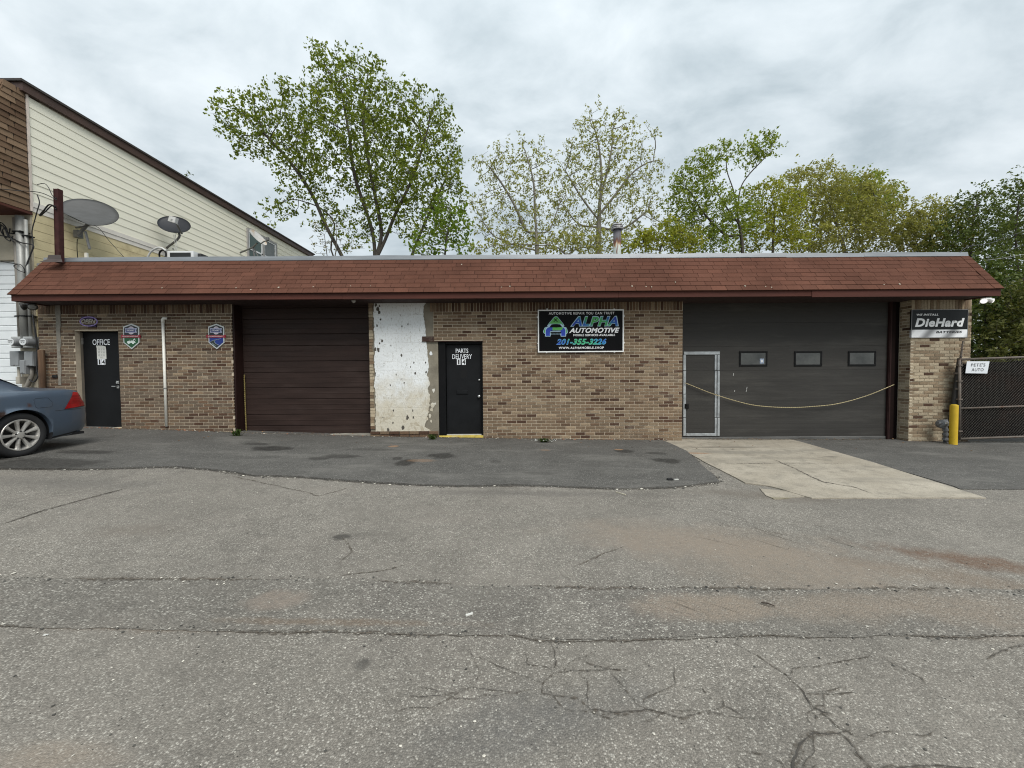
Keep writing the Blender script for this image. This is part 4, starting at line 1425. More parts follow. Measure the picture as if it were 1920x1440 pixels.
SY = WALL_Y - 0.045
a, b, c, d = rect(1008.8, 580.8, 1169.2, 660, SY)
sign = thing('shop_sign', 'black rectangular shop sign with a green and blue car logo, white border and phone number', 'sign', ((a + b) / 2, SY, c))
gloss_black = M('gloss_black_print', (0.003, 0.003, 0.0035), 0.45, spec=.1, var=0.1)
q = MB(); q.cbox(a, b, SY, WALL_Y + 0.01, c, d, .003); q.build('sign_panel', gloss_black, sign)
wf = M('white_sign_border', (0.84, 0.84, 0.82), 0.5, var=.05)
q = MB(); e_ = 0.021
q.box(a - .004, b + .004, SY - .008, SY + .012, d - e_, d + .004); q.box(a - .004, b + .004, SY - .008, SY + .012, c - .004, c + e_)
q.box(a - .004, a + e_, SY - .0079, SY + .012, c + e_, d - e_); q.box(b - e_, b + .004, SY - .0079, SY + .012, c + e_, d - e_)
q.build('sign_border', wf, sign)
for (px_, py_) in [(1026, 579.5), (1152, 579.5), (1008, 594.5), (1170, 592.5), (1170, 643), (1009, 644), (1025, 661), (1152, 660)]:
    p = at(px_, py_, SY)
    q = MB(); q.cbox(p.x - 0.016, p.x + .016, SY - .004, SY + .02, p.z - .012, p.z + .012, .003); q.build('sign_clip', wf, sign)


def srect(u0, v0, u1, v1):
    """Sub-rectangle of the shop sign from zoomed picture coordinates (1920 x 1067 crop)."""
    return rect(1000 + u0 / 10.667, 570 + v0 / 10.667, 1000 + u1 / 10.667, 570 + v1 / 10.667, SY)


def spt(u, v):
    p = at(1000 + u / 10.667, 570 + v / 10.667, SY)
    return (p.x, p.z)


wl_ = M('white_print', (0.88, 0.88, 0.88), 0.5)
LB = M('pale_blue_outline', (0.38, 0.55, 0.66), 0.5)
LY = SY - 0.0012
r_ = srect(310, 160, 1620, 210); lettering(sign, 'AUTOMOTIVE REPAIR YOU CAN TRUST', *r_, LY, wl_, bold=0.016, spacing=1.22)
r_ = srect(738, 240, 1708, 448); lettering(sign, 'ALPHA', *r_, LY, LB, shear=0.28, bold=0.055, spacing=1.08, name='lettering_outline')
r_ = srect(762, 256, 1690, 436)
ga = grad_mat('blue_green_print', [(0.0, (0.01, 0.035, 0.36)), (0.2, (0.01, 0.10, 0.42)), (0.30, (0.02, 0.24, 0.20)), (0.42, (0.06, 0.36, 0.06)), (0.72, (0.05, 0.36, 0.10)), (0.84, (0.01, 0.13, 0.38)), (1.0, (0.01, 0.035, 0.36))], *r_, 0.12)
lettering(sign, 'ALPHA', *r_, LY - .0014, ga, shear=0.28, bold=0.030, spacing=1.12)
r_ = srect(715, 475, 1725, 578); lettering(sign, 'AUTOMOTIVE', *r_, LY, wl_, shear=0.3, bold=0.035, spacing=1.05)
r_ = srect(800, 600, 1635, 642); lettering(sign, 'MOBILE SERVICES AVAILABLE', *r_, LY, wl_, bold=0.022, spacing=1.05)
r_ = srect(460, 692, 1462, 814); lettering(sign, '201-355-3226', *r_, LY, grad_mat('digit_outline', [(0.0, (0.10, 0.26, 0.62)), (0.36, (0.16, 0.55, 0.36)), (0.68, (0.16, 0.58, 0.42)), (1, (0.10, 0.30, 0.62))], *r_, 0.05), shear=0.3, bold=0.045, spacing=1.08, name='lettering_outline')
r_ = srect(474, 704, 1448, 802)
gb = grad_mat('blue_green_digits', [(0.0, (0.01, 0.06, 0.42)), (0.22, (0.02, 0.15, 0.5)), (0.36, (0.04, 0.42, 0.15)), (0.68, (0.04, 0.44, 0.22)), (0.85, (0.01, 0.24, 0.5)), (1, (0.01, 0.10, 0.46))], *r_, 0.08)
lettering(sign, '201-355-3226', *r_, LY - .0014, gb, shear=0.3, bold=0.018, spacing=1.12)
r_ = srect(508, 853, 1410, 898); lettering(sign, 'WWW.ALPHAMOBILE.SHOP', *r_, LY, wl_, bold=0.02, spacing=1.2)
green = M('logo_green', (0.09, 0.40, 0.075), 0.5); blue = M('logo_blue', (0.012, 0.05, 0.40), 0.5)


def logo(poly, mat, lift, name='logo_shape'):
    q = MB(); q.prism([spt(*p) for p in poly], LY - lift, LY - lift + .0012); return q.build(name, mat, sign)


logo([(420, 255), (450, 243), (485, 255), (600, 395), (640, 470), (600, 500), (300, 500), (255, 470), (310, 385)], LB, 0)
logo([(426, 262), (450, 252), (480, 262), (590, 395), (610, 440), (290, 440), (320, 385)], green, .001)
logo([(195, 545), (225, 475), (270, 450), (320, 450), (320, 600), (240, 605), (205, 580)], LB, .0005); logo([(690, 545), (665, 475), (615, 450), (570, 450), (570, 600), (650, 605), (685, 580)], LB, .0005)
logo([(207, 545), (235, 482), (275, 460), (320, 460), (320, 590), (245, 590), (215, 575)], green, .0012); logo([(680, 545), (655, 482), (612, 460), (570, 460), (570, 590), (645, 590), (672, 575)], green, .0012)
logo([(235, 650), (235, 500), (275, 445), (330, 395), (560, 395), (620, 445), (655, 500), (655, 650), (550, 650), (540, 605), (350, 605), (340, 650)], LB, .0016)
logo([(250, 638), (250, 520), (290, 470), (400, 465), (400, 520), (340, 545), (330, 600), (335, 638)], blue, .0024)
logo([(640, 638), (640, 520), (610, 470), (560, 480), (540, 545), (560, 600), (558, 638)], blue, .0024)
logo([(385, 468), (600, 468), (570, 520), (380, 525)], green, .0026)
logo([(340, 440), (365, 408), (450, 400), (535, 408), (575, 465), (450, 470), (320, 468)], gloss_black, .0034)
logo([(345, 530), (560, 530), (545, 545), (360, 545)], gloss_black, .0034); logo([(340, 560), (560, 560), (545, 595), (350, 595)], gloss_black, .0034)
logo([(228, 440), (275, 435), (290, 460), (245, 458)], gloss_black, .0034); logo([(612, 435), (660, 440), (640, 458), (605, 460)], gloss_black, .0034)
logo([(400, 290), (418, 284), (490, 352), (476, 362)], gloss_black, .0022); logo([(490, 286), (472, 282), (402, 352), (414, 362)], gloss_black, .0026)

# battery sign on the pillar
BYs = WALL_Y - 0.03
a, b, c, d = rect(1709.5, 581, 1814, 632.5, BYs)
bsign = thing('battery_sign', 'black and silver battery sign with white italic lettering on the right pillar', 'sign', ((a + b) / 2, BYs, c))
q = MB(); zm = at(1762, 618, BYs).z
q.box(a, b, BYs, WALL_Y + .01, zm, d); q.build('upper_panel', M('satin_black_print', (0.008, 0.009, 0.010), 0.4, spec=.2, var=.1), bsign)
tS = NT('silver_streak_print')
stv = tS.noise(1.0, 2, 0.5, tS.stretch((7.5, 0.0, 5.0)))
sx_ = tS.n('ShaderNodeSeparateXYZ'); tS.link(tS.pos, sx_.inputs[0])
diag = tS.math('SINE', tS.math('ADD', tS.math('MULTIPLY', tS.math('SUBTRACT', sx_.outputs[0], tS.math('MULTIPLY', sx_.outputs[2], 0.9)), 13.0), 0.4))
tS.bsdf(tS.ramp(tS.math('ADD', tS.math('MULTIPLY', diag, 0.35), 0.5), [(0.12, (0.22, 0.22, 0.225)), (0.42, (0.60, 0.60, 0.605)), (0.7, (0.86, 0.86, 0.87))]), 0.4, 0, None, 0.5)
q = MB(); q.box(a, b, BYs - .001, WALL_Y + .01, c, zm); q.build('lower_band', tS.mat, bsign)
q = MB(); e_ = .008
q.box(a - .004, b + .004, BYs - .004, BYs + .01, d, d + .006); q.box(a - .004, b + .004, BYs - .004, BYs + .01, c - .006, c)
q.box(a - .006, a, BYs - .004, BYs + .01, c, d); q.box(b, b + .006, BYs - .004, BYs + .01, c, d)
q.build('sign_border', M('dull_alu', (0.35, 0.35, 0.36), 0.45, .6), bsign)


def brect(u0, v0, u1, v1):
    return rect(1690 + u0 / 4.965, 560 + v0 / 4.965, 1690 + u1 / 4.965, 560 + v1 / 4.965, BYs)


def shear_m(r_, k):
    """Slope lettering lines slightly (the print rises to the right)."""
    x0_, x1_, z0_, z1_ = r_
    return Matrix(((1, 0, 0, 0), (0, 1, 0, 0), (k, 0, 1, -k * x0_), (0, 0, 0, 1)))


r_ = brect(142, 140, 345, 158); lettering(bsign, 'WE INSTALL', *r_, BYs - .0012, wl_, shear=.25, bold=.035, spacing=1.1)
r_ = brect(128, 182, 588, 262); lettering(bsign, 'DieHard', *r_, BYs - .0012, M('bright_white_print', (0.86, 0.86, 0.86), .5), shear=.22, bold=.045, spacing=1.1)
r_ = brect(320, 300, 566, 322); lettering(bsign, 'BATTERIES', *r_, BYs - .0022, M('charcoal_print', (0.03, 0.03, 0.032), .5), shear=.25, bold=.05, spacing=1.1)

# two shield shaped badges
def shield(px_c, lower_mat, what, label, banner):
    def sp(u, v):
        p = at(px_c + (u - 507) / 24.0, 600 + v / 24.0, WALL_Y - .02)
        return (p.x, p.z)
    Y0 = WALL_Y - 0.02
    th = thing('shield_badge', label, 'sign', (sp(507, 1300)[0], Y0, sp(507, 1300)[1]), 'shield badges on the office wall')
    silver = M('badge_silver_edge', (0.60, 0.62, 0.60), .4, .3, var=.08)
    navy = M('badge_navy', (0.012, 0.014, 0.022), .4)
    out = [(507, 165), (850, 300), (870, 1020), (530, 1315), (160, 1020), (140, 300)]
    inn = [(507, 225), (805, 345), (825, 1000), (530, 1250), (205, 1000), (185, 345)]
    q = MB(); q.prism([sp(*p) for p in out], Y0, WALL_Y + .005); q.build('badge_edge', silver, th)
    q = MB(); q.prism([sp(*p) for p in [(507, 225), (805, 345), (815, 720), (190, 720), (185, 345)]], Y0 - .002, Y0); q.build('badge_upper_field', navy, th)
    q = MB(); q.prism([sp(*p) for p in [(190, 720), (815, 720), (825, 1000), (530, 1250), (205, 1000)]], Y0 - .002, Y0); q.build('badge_lower_field', lower_mat, th)
    q = MB()
    q.prism([sp(507 + 150 * math.cos(k), 470 + 180 * math.sin(k)) for k in np.linspace(0, 6.0, 24)], Y0 - .004, Y0 - .002)
    q.build('roundel', M('badge_pale', (0.62, 0.56, 0.62), .5), th)
    q = MB(); q.prism([sp(*p) for p in [(225, 370), (770, 370), (740, 470), (770, 570), (225, 570), (260, 470)]], Y0 - .006, Y0 - .004); q.build('ribbon', M('badge_lilac', (0.45, 0.47, 0.62), .5), th)
    q = MB(); q.prism([sp(*p) for p in [(290, 405), (700, 405), (700, 530), (290, 530)]], Y0 - .0075, Y0 - .006); q.build('name_plate', M('badge_blue', (0.03, 0.04, 0.17), .5), th)
    (x0_, z1_), (x1_, z0_) = sp(312, 435), sp(680, 498)
    lettering(th, 'TECHNET', x0_, x1_, z0_, z1_, Y0 - .0088, wl_, shear=.2, bold=.03)
    q = MB(); q.prism([sp(*p) for p in [(60, 690), (140, 660), (140, 690), (870, 690), (880, 655), (950, 680), (930, 740), (950, 800), (870, 790), (140, 790), (60, 800), (85, 745)]], Y0 - .012, Y0 - .002)
    q.build('red_banner', M('badge_red', (0.30, 0.012, 0.03), .45), th)
    (x0_, z1_), (x1_, z0_) = sp(150, 712), sp(850, 768)
    lettering(th, banner, x0_, x1_, z0_, z1_, Y0 - .0135, M('badge_pink_white', (0.72, 0.58, 0.58), .5), bold=.02)
    if what == 'truck':
        q = MB()
        for poly in [[(330, 960), (400, 950), (430, 900), (520, 900), (540, 950), (560, 945), (650, 835), (690, 850), (600, 955), (680, 960), (710, 1030), (330, 1040)],
                     [(405 + 42 * math.cos(k), 1040 + 42 * math.sin(k)) for k in np.linspace(0, 5.8, 12)], [(600 + 42 * math.cos(k), 1040 + 42 * math.sin(k)) for k in np.linspace(0, 5.8, 12)]]:
            q.prism([sp(*p) for p in poly], Y0 - .004 - .0008 * len(q.f) / 50, Y0 - .002)
        q.build('tow_truck_emblem', M('badge_mint_white', (0.70, 0.78, 0.74), .5), th, kind=None)
        q = MB(); q.prism([sp(*p) for p in [(440, 912), (510, 912), (522, 945), (425, 945)]], Y0 - .0075, Y0 - .006); q.build('emblem_window', M('badge_green', (0.012, 0.085, 0.03), .5), th)
        q = MB(); q.tube([(sp(680, 850)[0], Y0 - .004, sp(680, 850)[1]), (sp(700, 930)[0], Y0 - .004, sp(700, 930)[1])], .004, 6); q.build('emblem_hook', M('badge_mint_white', (0.70, 0.78, 0.74), .5), th)
    else:
        q = MB(); q.prism([sp(*p) for p in [(205, 1000), (330, 930), (420, 900), (470, 905), (430, 950), (450, 1020), (520, 1080), (620, 1130), (560, 1225), (530, 1250)]], Y0 - .004, Y0 - .002)
        q.build('road_emblem', M('badge_road', (0.025, 0.035, 0.035), .6), th)
        q = MB()
        for pl_ in ([(225, 1005), (330, 935), (430, 900), (560, 880), (730, 840)], [(470, 905), (430, 960), (450, 1020), (520, 1080), (625, 1125)], [(330, 1040), (400, 1100), (480, 1160)]):
            q.tube([(sp(*p)[0], Y0 - .0045, sp(*p)[1]) for p in pl_], .004, 5)
        q.build('road_line', M('badge_grey_line', (0.35, 0.42, 0.45), .6), th, kind='stuff')
    return th


shield(246.0, M('badge_green', (0.012, 0.085, 0.03), .5), 'truck', 'green and black shield badge with a white tow truck, beside the office door', 'ROADSIDE ASSISTANCE')
shield(405.5, M('badge_royal', (0.012, 0.035, 0.22), .5), 'road', 'blue and black shield badge with a winding road, beside the brown garage door', 'NATIONWIDE WARRANTY')

# unlit neon OPEN sign over the office door
NY = WALL_Y - 0.04
pO = at(167.5, 603, NY)
neon = thing('open_sign', 'small oval neon open sign with purple tube above the office door', 'sign', (pO.x, NY, pO.z - .1))
q = MB(); ring = [(pO.x + 0.185 * math.cos(k), NY - .012, pO.z + 0.098 * math.sin(k)) for k in np.linspace(0, 2 * math.pi, 33)]
q.tube(ring, 0.0105, 8, caps=False); q.build('neon_ring', M('purple_tube', (0.36, 0.27, 0.62), .35), neon, smooth=True)
q = MB(); q.box(pO.x - .185, pO.x + .06, NY + .012, WALL_Y + .004, pO.z + .03, pO.z + .112); q.box(pO.x - .05, pO.x + .12, NY + .014, WALL_Y + .004, pO.z - .118, pO.z - .06)
q.build('sign_backing', M('violet_backing', (0.035, 0.018, 0.07), .5), neon)
lettering(neon, 'OPEN', pO.x - .165, pO.x + .15, pO.z - .038, pO.z + .05, NY - .012, M('pale_tube', (0.42, 0.38, 0.33), .4), shear=.3, bold=.022)

# ================================================================== THINGS ON THE FRONT
pvc = M('white_pvc', (0.84, 0.82, 0.75), .5, var=.06)
VY = WALL_Y - .03
pts = [at(307, 596.5, VY + .05), at(305.4, 598, VY), at(305.6, 604, VY)]
top, botm = at(305.4, 600, VY), at(312.2, 799.5, VY)
vp = thing('plastic_pipe', 'thin white plastic pipe running up the brick wall between the two shield badges', 'pipe', botm)
q = MB(); q.tube([top, botm], .026, 10); q.build('pipe_run', pvc, vp, smooth=True)
q = MB(); q.tube([(top.x + .07, VY + .03, top.z + .035), (top.x + .02, VY, top.z + .035), (top.x, VY, top.z + .01), (top.x, VY, top.z - .06)], .033, 10); q.build('pipe_elbow', pvc, vp, smooth=True)
q = MB(); zc_ = at(310, 728, VY).z; xc_ = top.x + (botm.x - top.x) * .65; q.tube([(xc_, VY, zc_ - .012), (xc_, VY, zc_ + .012)], .034, 10); q.build('pipe_strap', M('dull_hinge', (0.30, 0.29, 0.27), 0.5, .6), vp)

# rope across the wide garage door and the one hanging at the brown door
rope_mat = M('yellow_rope', (0.42, 0.35, 0.20), .85, var=.3, vs=60)


def rope(pts, r):
    """Two twisted strands."""
    q = MB(); pl_ = spline(pts, 10)
    for ph in (0, math.pi):
        st, acc = [], 0
        dense = []
        for i in range(len(pl_) - 1):
            for k in range(3): dense.append(pl_[i].lerp(pl_[i + 1], k / 3))
        for i, p in enumerate(dense):
            st.append(p + Vector((0, math.sin(i * 1.1 + ph), math.cos(i * 1.1 + ph))) * r * .6)
        q.tube(st, r * .75, 5)
    return q


R0, R1 = at(1285, 718, GY - .05), at(1678, 720.5, GY - .12)
rp = [at(x, y, GY - .05 - .07 * (x - 1285) / 393) for (x, y) in [(1285, 718), (1340, 739.5), (1400, 757), (1440, 762.5), (1480, 764), (1520, 762.5), (1570, 757), (1625, 742), (1678, 720.5)]]
o = rope(rp, .0075).build('barrier_rope', rope_mat); props(o, 'yellow rope sagging across the wide charcoal garage door', 'rope')
hp = [at(458, 703, DY - .05), at(459, 740, DY - .05), at(460.5, 780, DY - .05), at(462, 812, DY - .06)]
o = rope(hp, .013).build('hanging_rope', M('yellow_black_rope', (0.20, 0.155, 0.05), .8, var=.5, vs=25)); props(o, 'dirty yellow rope hanging beside the brown garage door', 'rope')

# lamp / sensor under the eave
p = at(663, 563.5, EY + .3)
sl_ = thing('eave_sensor', 'small pale security sensor under the eave above the brown garage door', 'sensor', p)
q = MB(); q.lathe([(.045, .03), (.05, 0), (.035, -.03), (.012, -.05)], p, 'Z', 14); q.build('sensor_dome', M('grey_plastic', (0.42, 0.40, 0.38), .5), sl_, smooth=True)
q = MB(); q.box(p.x - .03, p.x + .03, p.y - .02, p.y + .05, p.z + .028, FZ0 + .02); q.build('sensor_bracket', blackfr, sl_)


def flood(px_, py_, Y, label, lens, body, aim):
    p = at(px_, py_, Y)
    th = thing('flood_light', label, 'light', p, 'flood lights under the eave')
    q = MB(); q.cbox(p.x - .06, p.x + .06, p.y - .04, p.y + .06, FZ0 - .02, FZ0 + .017, .006); q.build('mounting_box', body, th)
    for i, (dx, sc_) in enumerate(aim):
        q = MB()
        d_ = Vector((dx, -.75, -.42)).normalized()
        M4 = Matrix.Translation(p + Vector((dx * .12, -.02, 0))) @ d_.to_track_quat('Z', 'Y').to_matrix().to_4x4()
        prof = [(.02, -.09), (.035, -.07), (.07, .0), (.078, .03), (.07, .034)]
        q.lathe([(r_ * sc_, h) for r_, h in prof], (0, 0, 0), 'Z', 18)
        q.v = [tuple(M4 @ Vector(v)) for v in q.v]
        q.tube([p + Vector((dx * .06, .0, .045)), p + Vector((dx * .12, -.02, 0)) - d_ * .08], .013, 6)
        lo = q.build('lamp_head', body, th, smooth=True)
        q = MB(); q.lathe([(.064 * sc_, .035), (.04 * sc_, .045), (.004, .048)], (0, 0, 0), 'Z', 18)
        q.v = [tuple(M4 @ Vector(v)) for v in q.v]
        q.build('lamp_lens', lens, lo, smooth=True)
    return th


tL = NT('lit_lens')
em = tL.n('ShaderNodeEmission'); em.inputs[0].default_value = (1, .98, .93, 1); em.inputs[1].default_value = 0.6
tL.link(em.outputs[0], tL.out.inputs[0])
white_body = M('white_lamp_body', (0.80, 0.80, 0.78), .4, var=.03)
dark_body = M('bronze_lamp_body', (0.03, 0.026, 0.022), .45)
flood(1850, 564, 8.22, 'white twin-head flood light shining under the right end of the eave', tL.mat, white_body, [(-.75, .8), (.55, .65)])
flood(55, 575, 8.15, 'dark bronze twin-head flood light under the left end of the eave', M('lens_grey', (0.30, 0.30, 0.28), .2), dark_body, [(-.8, 1.0), (.8, 1.0)])

# steel post through the roof, with flashing
PYs = 8.28
pb, pt = at(112.5, 493, PYs), at(109.5, 355.5, PYs)
post = thing('steel_post', 'dark red-brown square steel post standing on the left end of the roof', 'post', pb)
postm = M('oxide_red_steel', (0.045, 0.016, 0.015), .7, spec=.2, var=.3, vs=7, bump=.15, bs=30, dirt=(0.10, 0.05, 0.035))
q = MB(); h_ = .042
lean = pt.x - pb.x
M4 = Matrix(((1, 0, lean / (pt.z - pb.z), 0), (0, 1, 0, 0), (0, 0, 1, 0), (0, 0, 0, 1)))
q.cbox(-h_, h_, -h_, h_, 0, pt.z - pb.z, .008, M4) if False else q.box(-h_, h_, -h_, h_, 0, pt.z - pb.z, 0, M4)
q.v = [(v[0] + pb.x, v[1] + pb.y, v[2] + pb.z - .12 * 0) for v in q.v]
q.build('post_shaft', postm, post)
q = MB(); q.box(-h_ - .008, -h_ + .0, -h_ - .010, h_, 0, pt.z - pb.z, 0, M4); q.box(h_, h_ + .008, -h_ - .010, h_, 0, pt.z - pb.z, 0, M4)
q.v = [(v[0] + pb.x, v[1] + pb.y, v[2] + pb.z) for v in q.v]
q.build('post_flange', postm, post)
q = MB()
q.add([(pb.x - .26, PYs - .17, pb.z - .03), (pb.x + .25, PYs - .17, pb.z - .03), (pb.x + .15, PYs - .10, pb.z + .05), (pb.x - .15, PYs - .10, pb.z + .05), (pb.x + .13, PYs - .095, pb.z + .14), (pb.x - .13, PYs - .095, pb.z + .14)],
      [(0, 1, 2, 3), (3, 2, 4, 5)])
q.build('flashing', M('lead_flashing', (0.07, 0.055, 0.05), .6), post)

# flue on the flat roof
FY = 10.8
fb, ft = at(1157, 480, FY), at(1157, 420, FY)
flue = thing('roof_flue', 'rust-streaked metal flue pipe with a ringed cap on the flat roof', 'flue', (fb.x, FY, 3.8))
tF = NT('rusty_flue_paint')
sF = tF.n('ShaderNodeSeparateXYZ'); tF.link(tF.pos, sF.inputs[0])
zf = tF.math('ADD', sF.outputs[2], tF.math('MULTIPLY', tF.noise(9, 4, .6, tF.stretch((3, 3, .35))), .55))
zr = at(1157, 449, FY).z
cF = tF.ramp(tF.mapr(zf, zr - .35 + .27, zr + .12 + .27, 0, 1), [(0.0, (0.47, 0.53, 0.50)), (0.30, (0.47, 0.50, 0.45)), (0.42, (0.33, 0.20, 0.10)), (0.55, (0.10, 0.032, 0.018)), (0.72, (0.085, 0.05, 0.045)), (0.85, (0.10, 0.095, 0.105)), (1, (0.115, 0.11, 0.125))])
rs = tF.mapr(tF.noise(6, 4, .6, tF.stretch((5, 5, .3))), .55, .6, 0, .9)
rs2 = tF.math('MULTIPLY', rs, tF.mapr(sF.outputs[2], zr + .05, zr - .05, 0, 1))
cF = tF.mix(rs2, cF, (0.14, 0.04, 0.018))
tF.bsdf(cF, .75)
r_f = 7.0 / 721 * FY
q = MB(); q.lathe([(r_f, 3.8), (r_f, at(1157, 431, FY).z)], (fb.x, FY, 0), 'Z', 20); q.build('flue_pipe', tF.mat, flue, smooth=True)
q = MB(); q.lathe([(r_f * 1.9, 3.8), (r_f * 1.7, 3.82), (r_f * 1.05, 3.95)], (fb.x, FY, 0), 'Z', 20); q.build('flue_collar', cap, flue)
zt_ = ft.z; r_c = 11.5 / 721 * FY
capm = M('flue_cap_metal', (0.36, 0.35, 0.35), .45, .3, var=.15)
for i, (z_a, hh, rr_) in enumerate([(zt_ - .155, .038, 1.0), (zt_ - .105, .036, .96)]):
    q = MB(); q.lathe([(r_c * .8 * rr_, z_a + hh), (r_c * .98 * rr_, z_a + hh * .6), (r_c * rr_, z_a), (r_c * .85 * rr_, z_a - .012)], (fb.x, FY, 0), 'Z', 24); q.build('cap_ring', capm, flue, smooth=False)
q = MB(); q.lathe([(r_c * .92, zt_ - .055), (r_c * .80, zt_ - .025), (r_c * .45, zt_ + .0), (.01, zt_ + .008)], (fb.x, FY, 0), 'Z', 24); q.build('cap_dome', capm, flue, smooth=True)
q = MB(); q.lathe([(r_c * .7, zt_ - .17), (r_c * .7, zt_ - .05)], (fb.x, FY, 0), 'Z', 20); q.build('cap_core', blackfr, flue)

# air conditioner and cable loops on the flat roof
AY = 10.2
a, b = at(313, 476, AY).x, at(362, 476, AY).x
zt_ = at(340, 470.5, AY).z
ac = thing('air_conditioner', 'white rooftop air conditioner with a black grille, behind the roof edge', 'air conditioner', ((a + b) / 2, AY, 3.8))
wac = M('white_enamel', (0.70, 0.71, 0.70), .4, var=.05)
q = MB(); q.cbox(a, b, AY, AY + .4, 3.86, zt_, .012); q.build('casing', wac, ac)
q = MB(); q.cbox(a + .08, b - .06, AY - .008, AY + .01, 3.95, zt_ - .045, .004); q.build('grille', M('ac_grille', (0.02, 0.022, 0.022), .6), ac)
q = MB(); q.cbox(b + .07, b + .16, AY + .05, AY + .3, 3.9, zt_ - .05, .01); q.build('side_unit', M('ac_side', (0.03, 0.03, 0.03), .6), ac)
for s_ in (a + .1, b - .1):
    q = MB(); q.box(s_ - .03, s_ + .03, AY, AY + .4, 3.8, 3.862); q.build('foot', blackfr, ac)
wc = M('white_cable', (0.62, 0.62, 0.60), .5)
for i, (pl_, r_, m_, lab) in enumerate([
    ([(276, 484), (283, 472), (294, 465), (303, 465), (311, 470)], .022, wc, 'white cable arching over the roof edge left of the air conditioner'),
    ([(300, 486), (299, 475), (304, 469), (310, 472), (311, 480), (307, 486)], .02, blackfr, 'black cable coil hanging beside the air conditioner')]):
    q = MB(); q.tube(spline([at(x, y, AY - .15 - .03 * k) for k, (x, y) in enumerate(pl_)], 6), r_, 7)
    props(q.build('roof_cable', m_, smooth=True), lab, 'cable')

# satellite dishes
def dish(name, label, cpx, Y, ax, ay, rotdeg, nrm, mat_f, mat_b, depth, notch=False):
    c = at(*cpx, Y)
    th = thing(name, label, 'satellite dish', c, 'satellite dishes by the siding wall')
    n_ = Vector(nrm).normalized()
    rt = Vector((math.cos(math.radians(rotdeg)), 0, -math.sin(math.radians(rotdeg))))
    rt = (rt - n_ * rt.dot(n_)).normalized()
    up = n_.cross(rt)
    if up.z < 0: up = -up
    q = MB(); NR, NA = 6, 40
    for s_, off in ((0, 0.0), (1, -.012)):
        v = []
        for i in range(NR + 1):
            rr_ = i / NR
            for k in range(NA):
                an = 2 * math.pi * k / NA
                x_, y_ = rr_ * ax * math.cos(an), rr_ * ay * math.sin(an)
                if notch and y_ < -ay * .80: y_ = -ay * .80
                v.append(c + rt * x_ + up * y_ + n_ * (depth * (rr_ ** 2 - 1) + off))
        fs = []
        for i in range(NR):
            for k in range(NA):
                a_, b_ = i * NA + k, i * NA + (k + 1) % NA
                fs.append((a_, b_, b_ + NA, a_ + NA) if not s_ else (a_, a_ + NA, b_ + NA, b_))
        q.add(v, fs, s_)
    b0 = NR * NA
    tot = (NR + 1) * NA
    q.f += [(b0 + k, b0 + tot + k, b0 + tot + (k + 1) % NA, b0 + (k + 1) % NA) for k in range(NA)]; q.m += [0] * NA
    q.build('reflector', [mat_f, mat_b], th, smooth=True)
    return th, c, rt, up, n_


NX = -10.62
grey_d = M('weathered_grey_dish', (0.072, 0.074, 0.075), .6, var=.25, vs=5, stretch=(.6, 1, 3), dirt=(0.05, 0.05, 0.05))
dark_d = M('dark_grey_dish', (0.024, 0.026, 0.032), .5, spec=.25, var=.12)
zinc = M('zinc_bracket', (0.16, 0.16, 0.158), .5, .4, var=.2)
DY1 = 9.3
th, c, rt, up, n_ = dish('satellite_dish', 'large grey satellite dish tilted above the left end of the roof', (168, 397), DY1, .56, .45, 22, (.36, -.72, .60), grey_d, grey_d, .07, True)
q = MB(); q.tube([at(169, 417, DY1 + .02), at(160, 425, DY1 + .03), at(148, 440, DY1 + .05)], .035, 8); q.build('feed_arm', zinc, th)
q = MB(); q.tube([at(160, 434, DY1), at(168, 467, DY1)], .026, 8); q.build('support_leg', zinc, th)
pm = at(143, 438, DY1 + .08); q = MB(); q.cbox(pm.x - .06, pm.x + .06, pm.y - .02, pm.y + .1, pm.z - .09, pm.z + .09, .01); q.tube([at(142, 427, DY1 + .05), at(158, 425, DY1 + .05)], .02, 6)
q.tube([pm, (NX + .01, pm.y + .1, pm.z)], .03, 6); q.build('wall_bracket', zinc, th)
q = MB(); q.tube(spline([at(145, 448, DY1 + .05), at(144.5, 465, DY1 + .05), at(146, 486, DY1 + .05)]), .008, 5); q.build('signal_cable', blackfr, th)
q = MB(); p = at(162, 478, DY1 + .2); q.box(p.x - .03, p.x + .03, p.y - .02, p.y + .02, 3.8, p.z + .05); q.build('foot_block', pvc, th)
DY2 = 11.6
th, c, rt, up, n_ = dish('satellite_dish', 'small dark grey satellite dish with a white receiver box, in front of the siding', (326.5, 420.5), DY2, .40, .335, 2, (.35, -.78, .50), dark_d, grey_d, .06)
lnb = at(325, 412, DY2 - .35)
q = MB(); M4 = Matrix.Translation(lnb) @ Matrix.Rotation(.3, 4, 'Y'); q.box(-.10, .10, -.05, .05, -.08, .08, 0, M4); q.tube([lnb + Vector((0, -.05, 0)), lnb + Vector((0, -.08, 0))], .025, 8); q.build('receiver_box', M('receiver_white', (0.55, 0.55, 0.54), .5), th)
q = MB(); q.tube([at(332, 421, DY2 - .3), at(337, 430, DY2 - .15), at(341, 438, DY2 - .02)], .028, 8); q.build('feed_arm', zinc, th)
q = MB(); q.tube(spline([at(334, 432, DY2 + .08), at(336.5, 443, DY2 + .1), at(328, 453, DY2 + .15), at(316, 462, DY2 + .3), at(311, 467, DY2 + .45)]), .03, 8); q.build('mast', zinc, th, smooth=True)
pm = at(311, 465, DY2 + .5); q = MB(); q.cbox(pm.x - .1, pm.x + .06, pm.y - .05, pm.y + .05, pm.z - .16, pm.z + .1, .01); q.tube([pm, (NX + .02, pm.y + .1, pm.z)], .03, 6); q.build('wall_bracket', zinc, th)
q = MB()
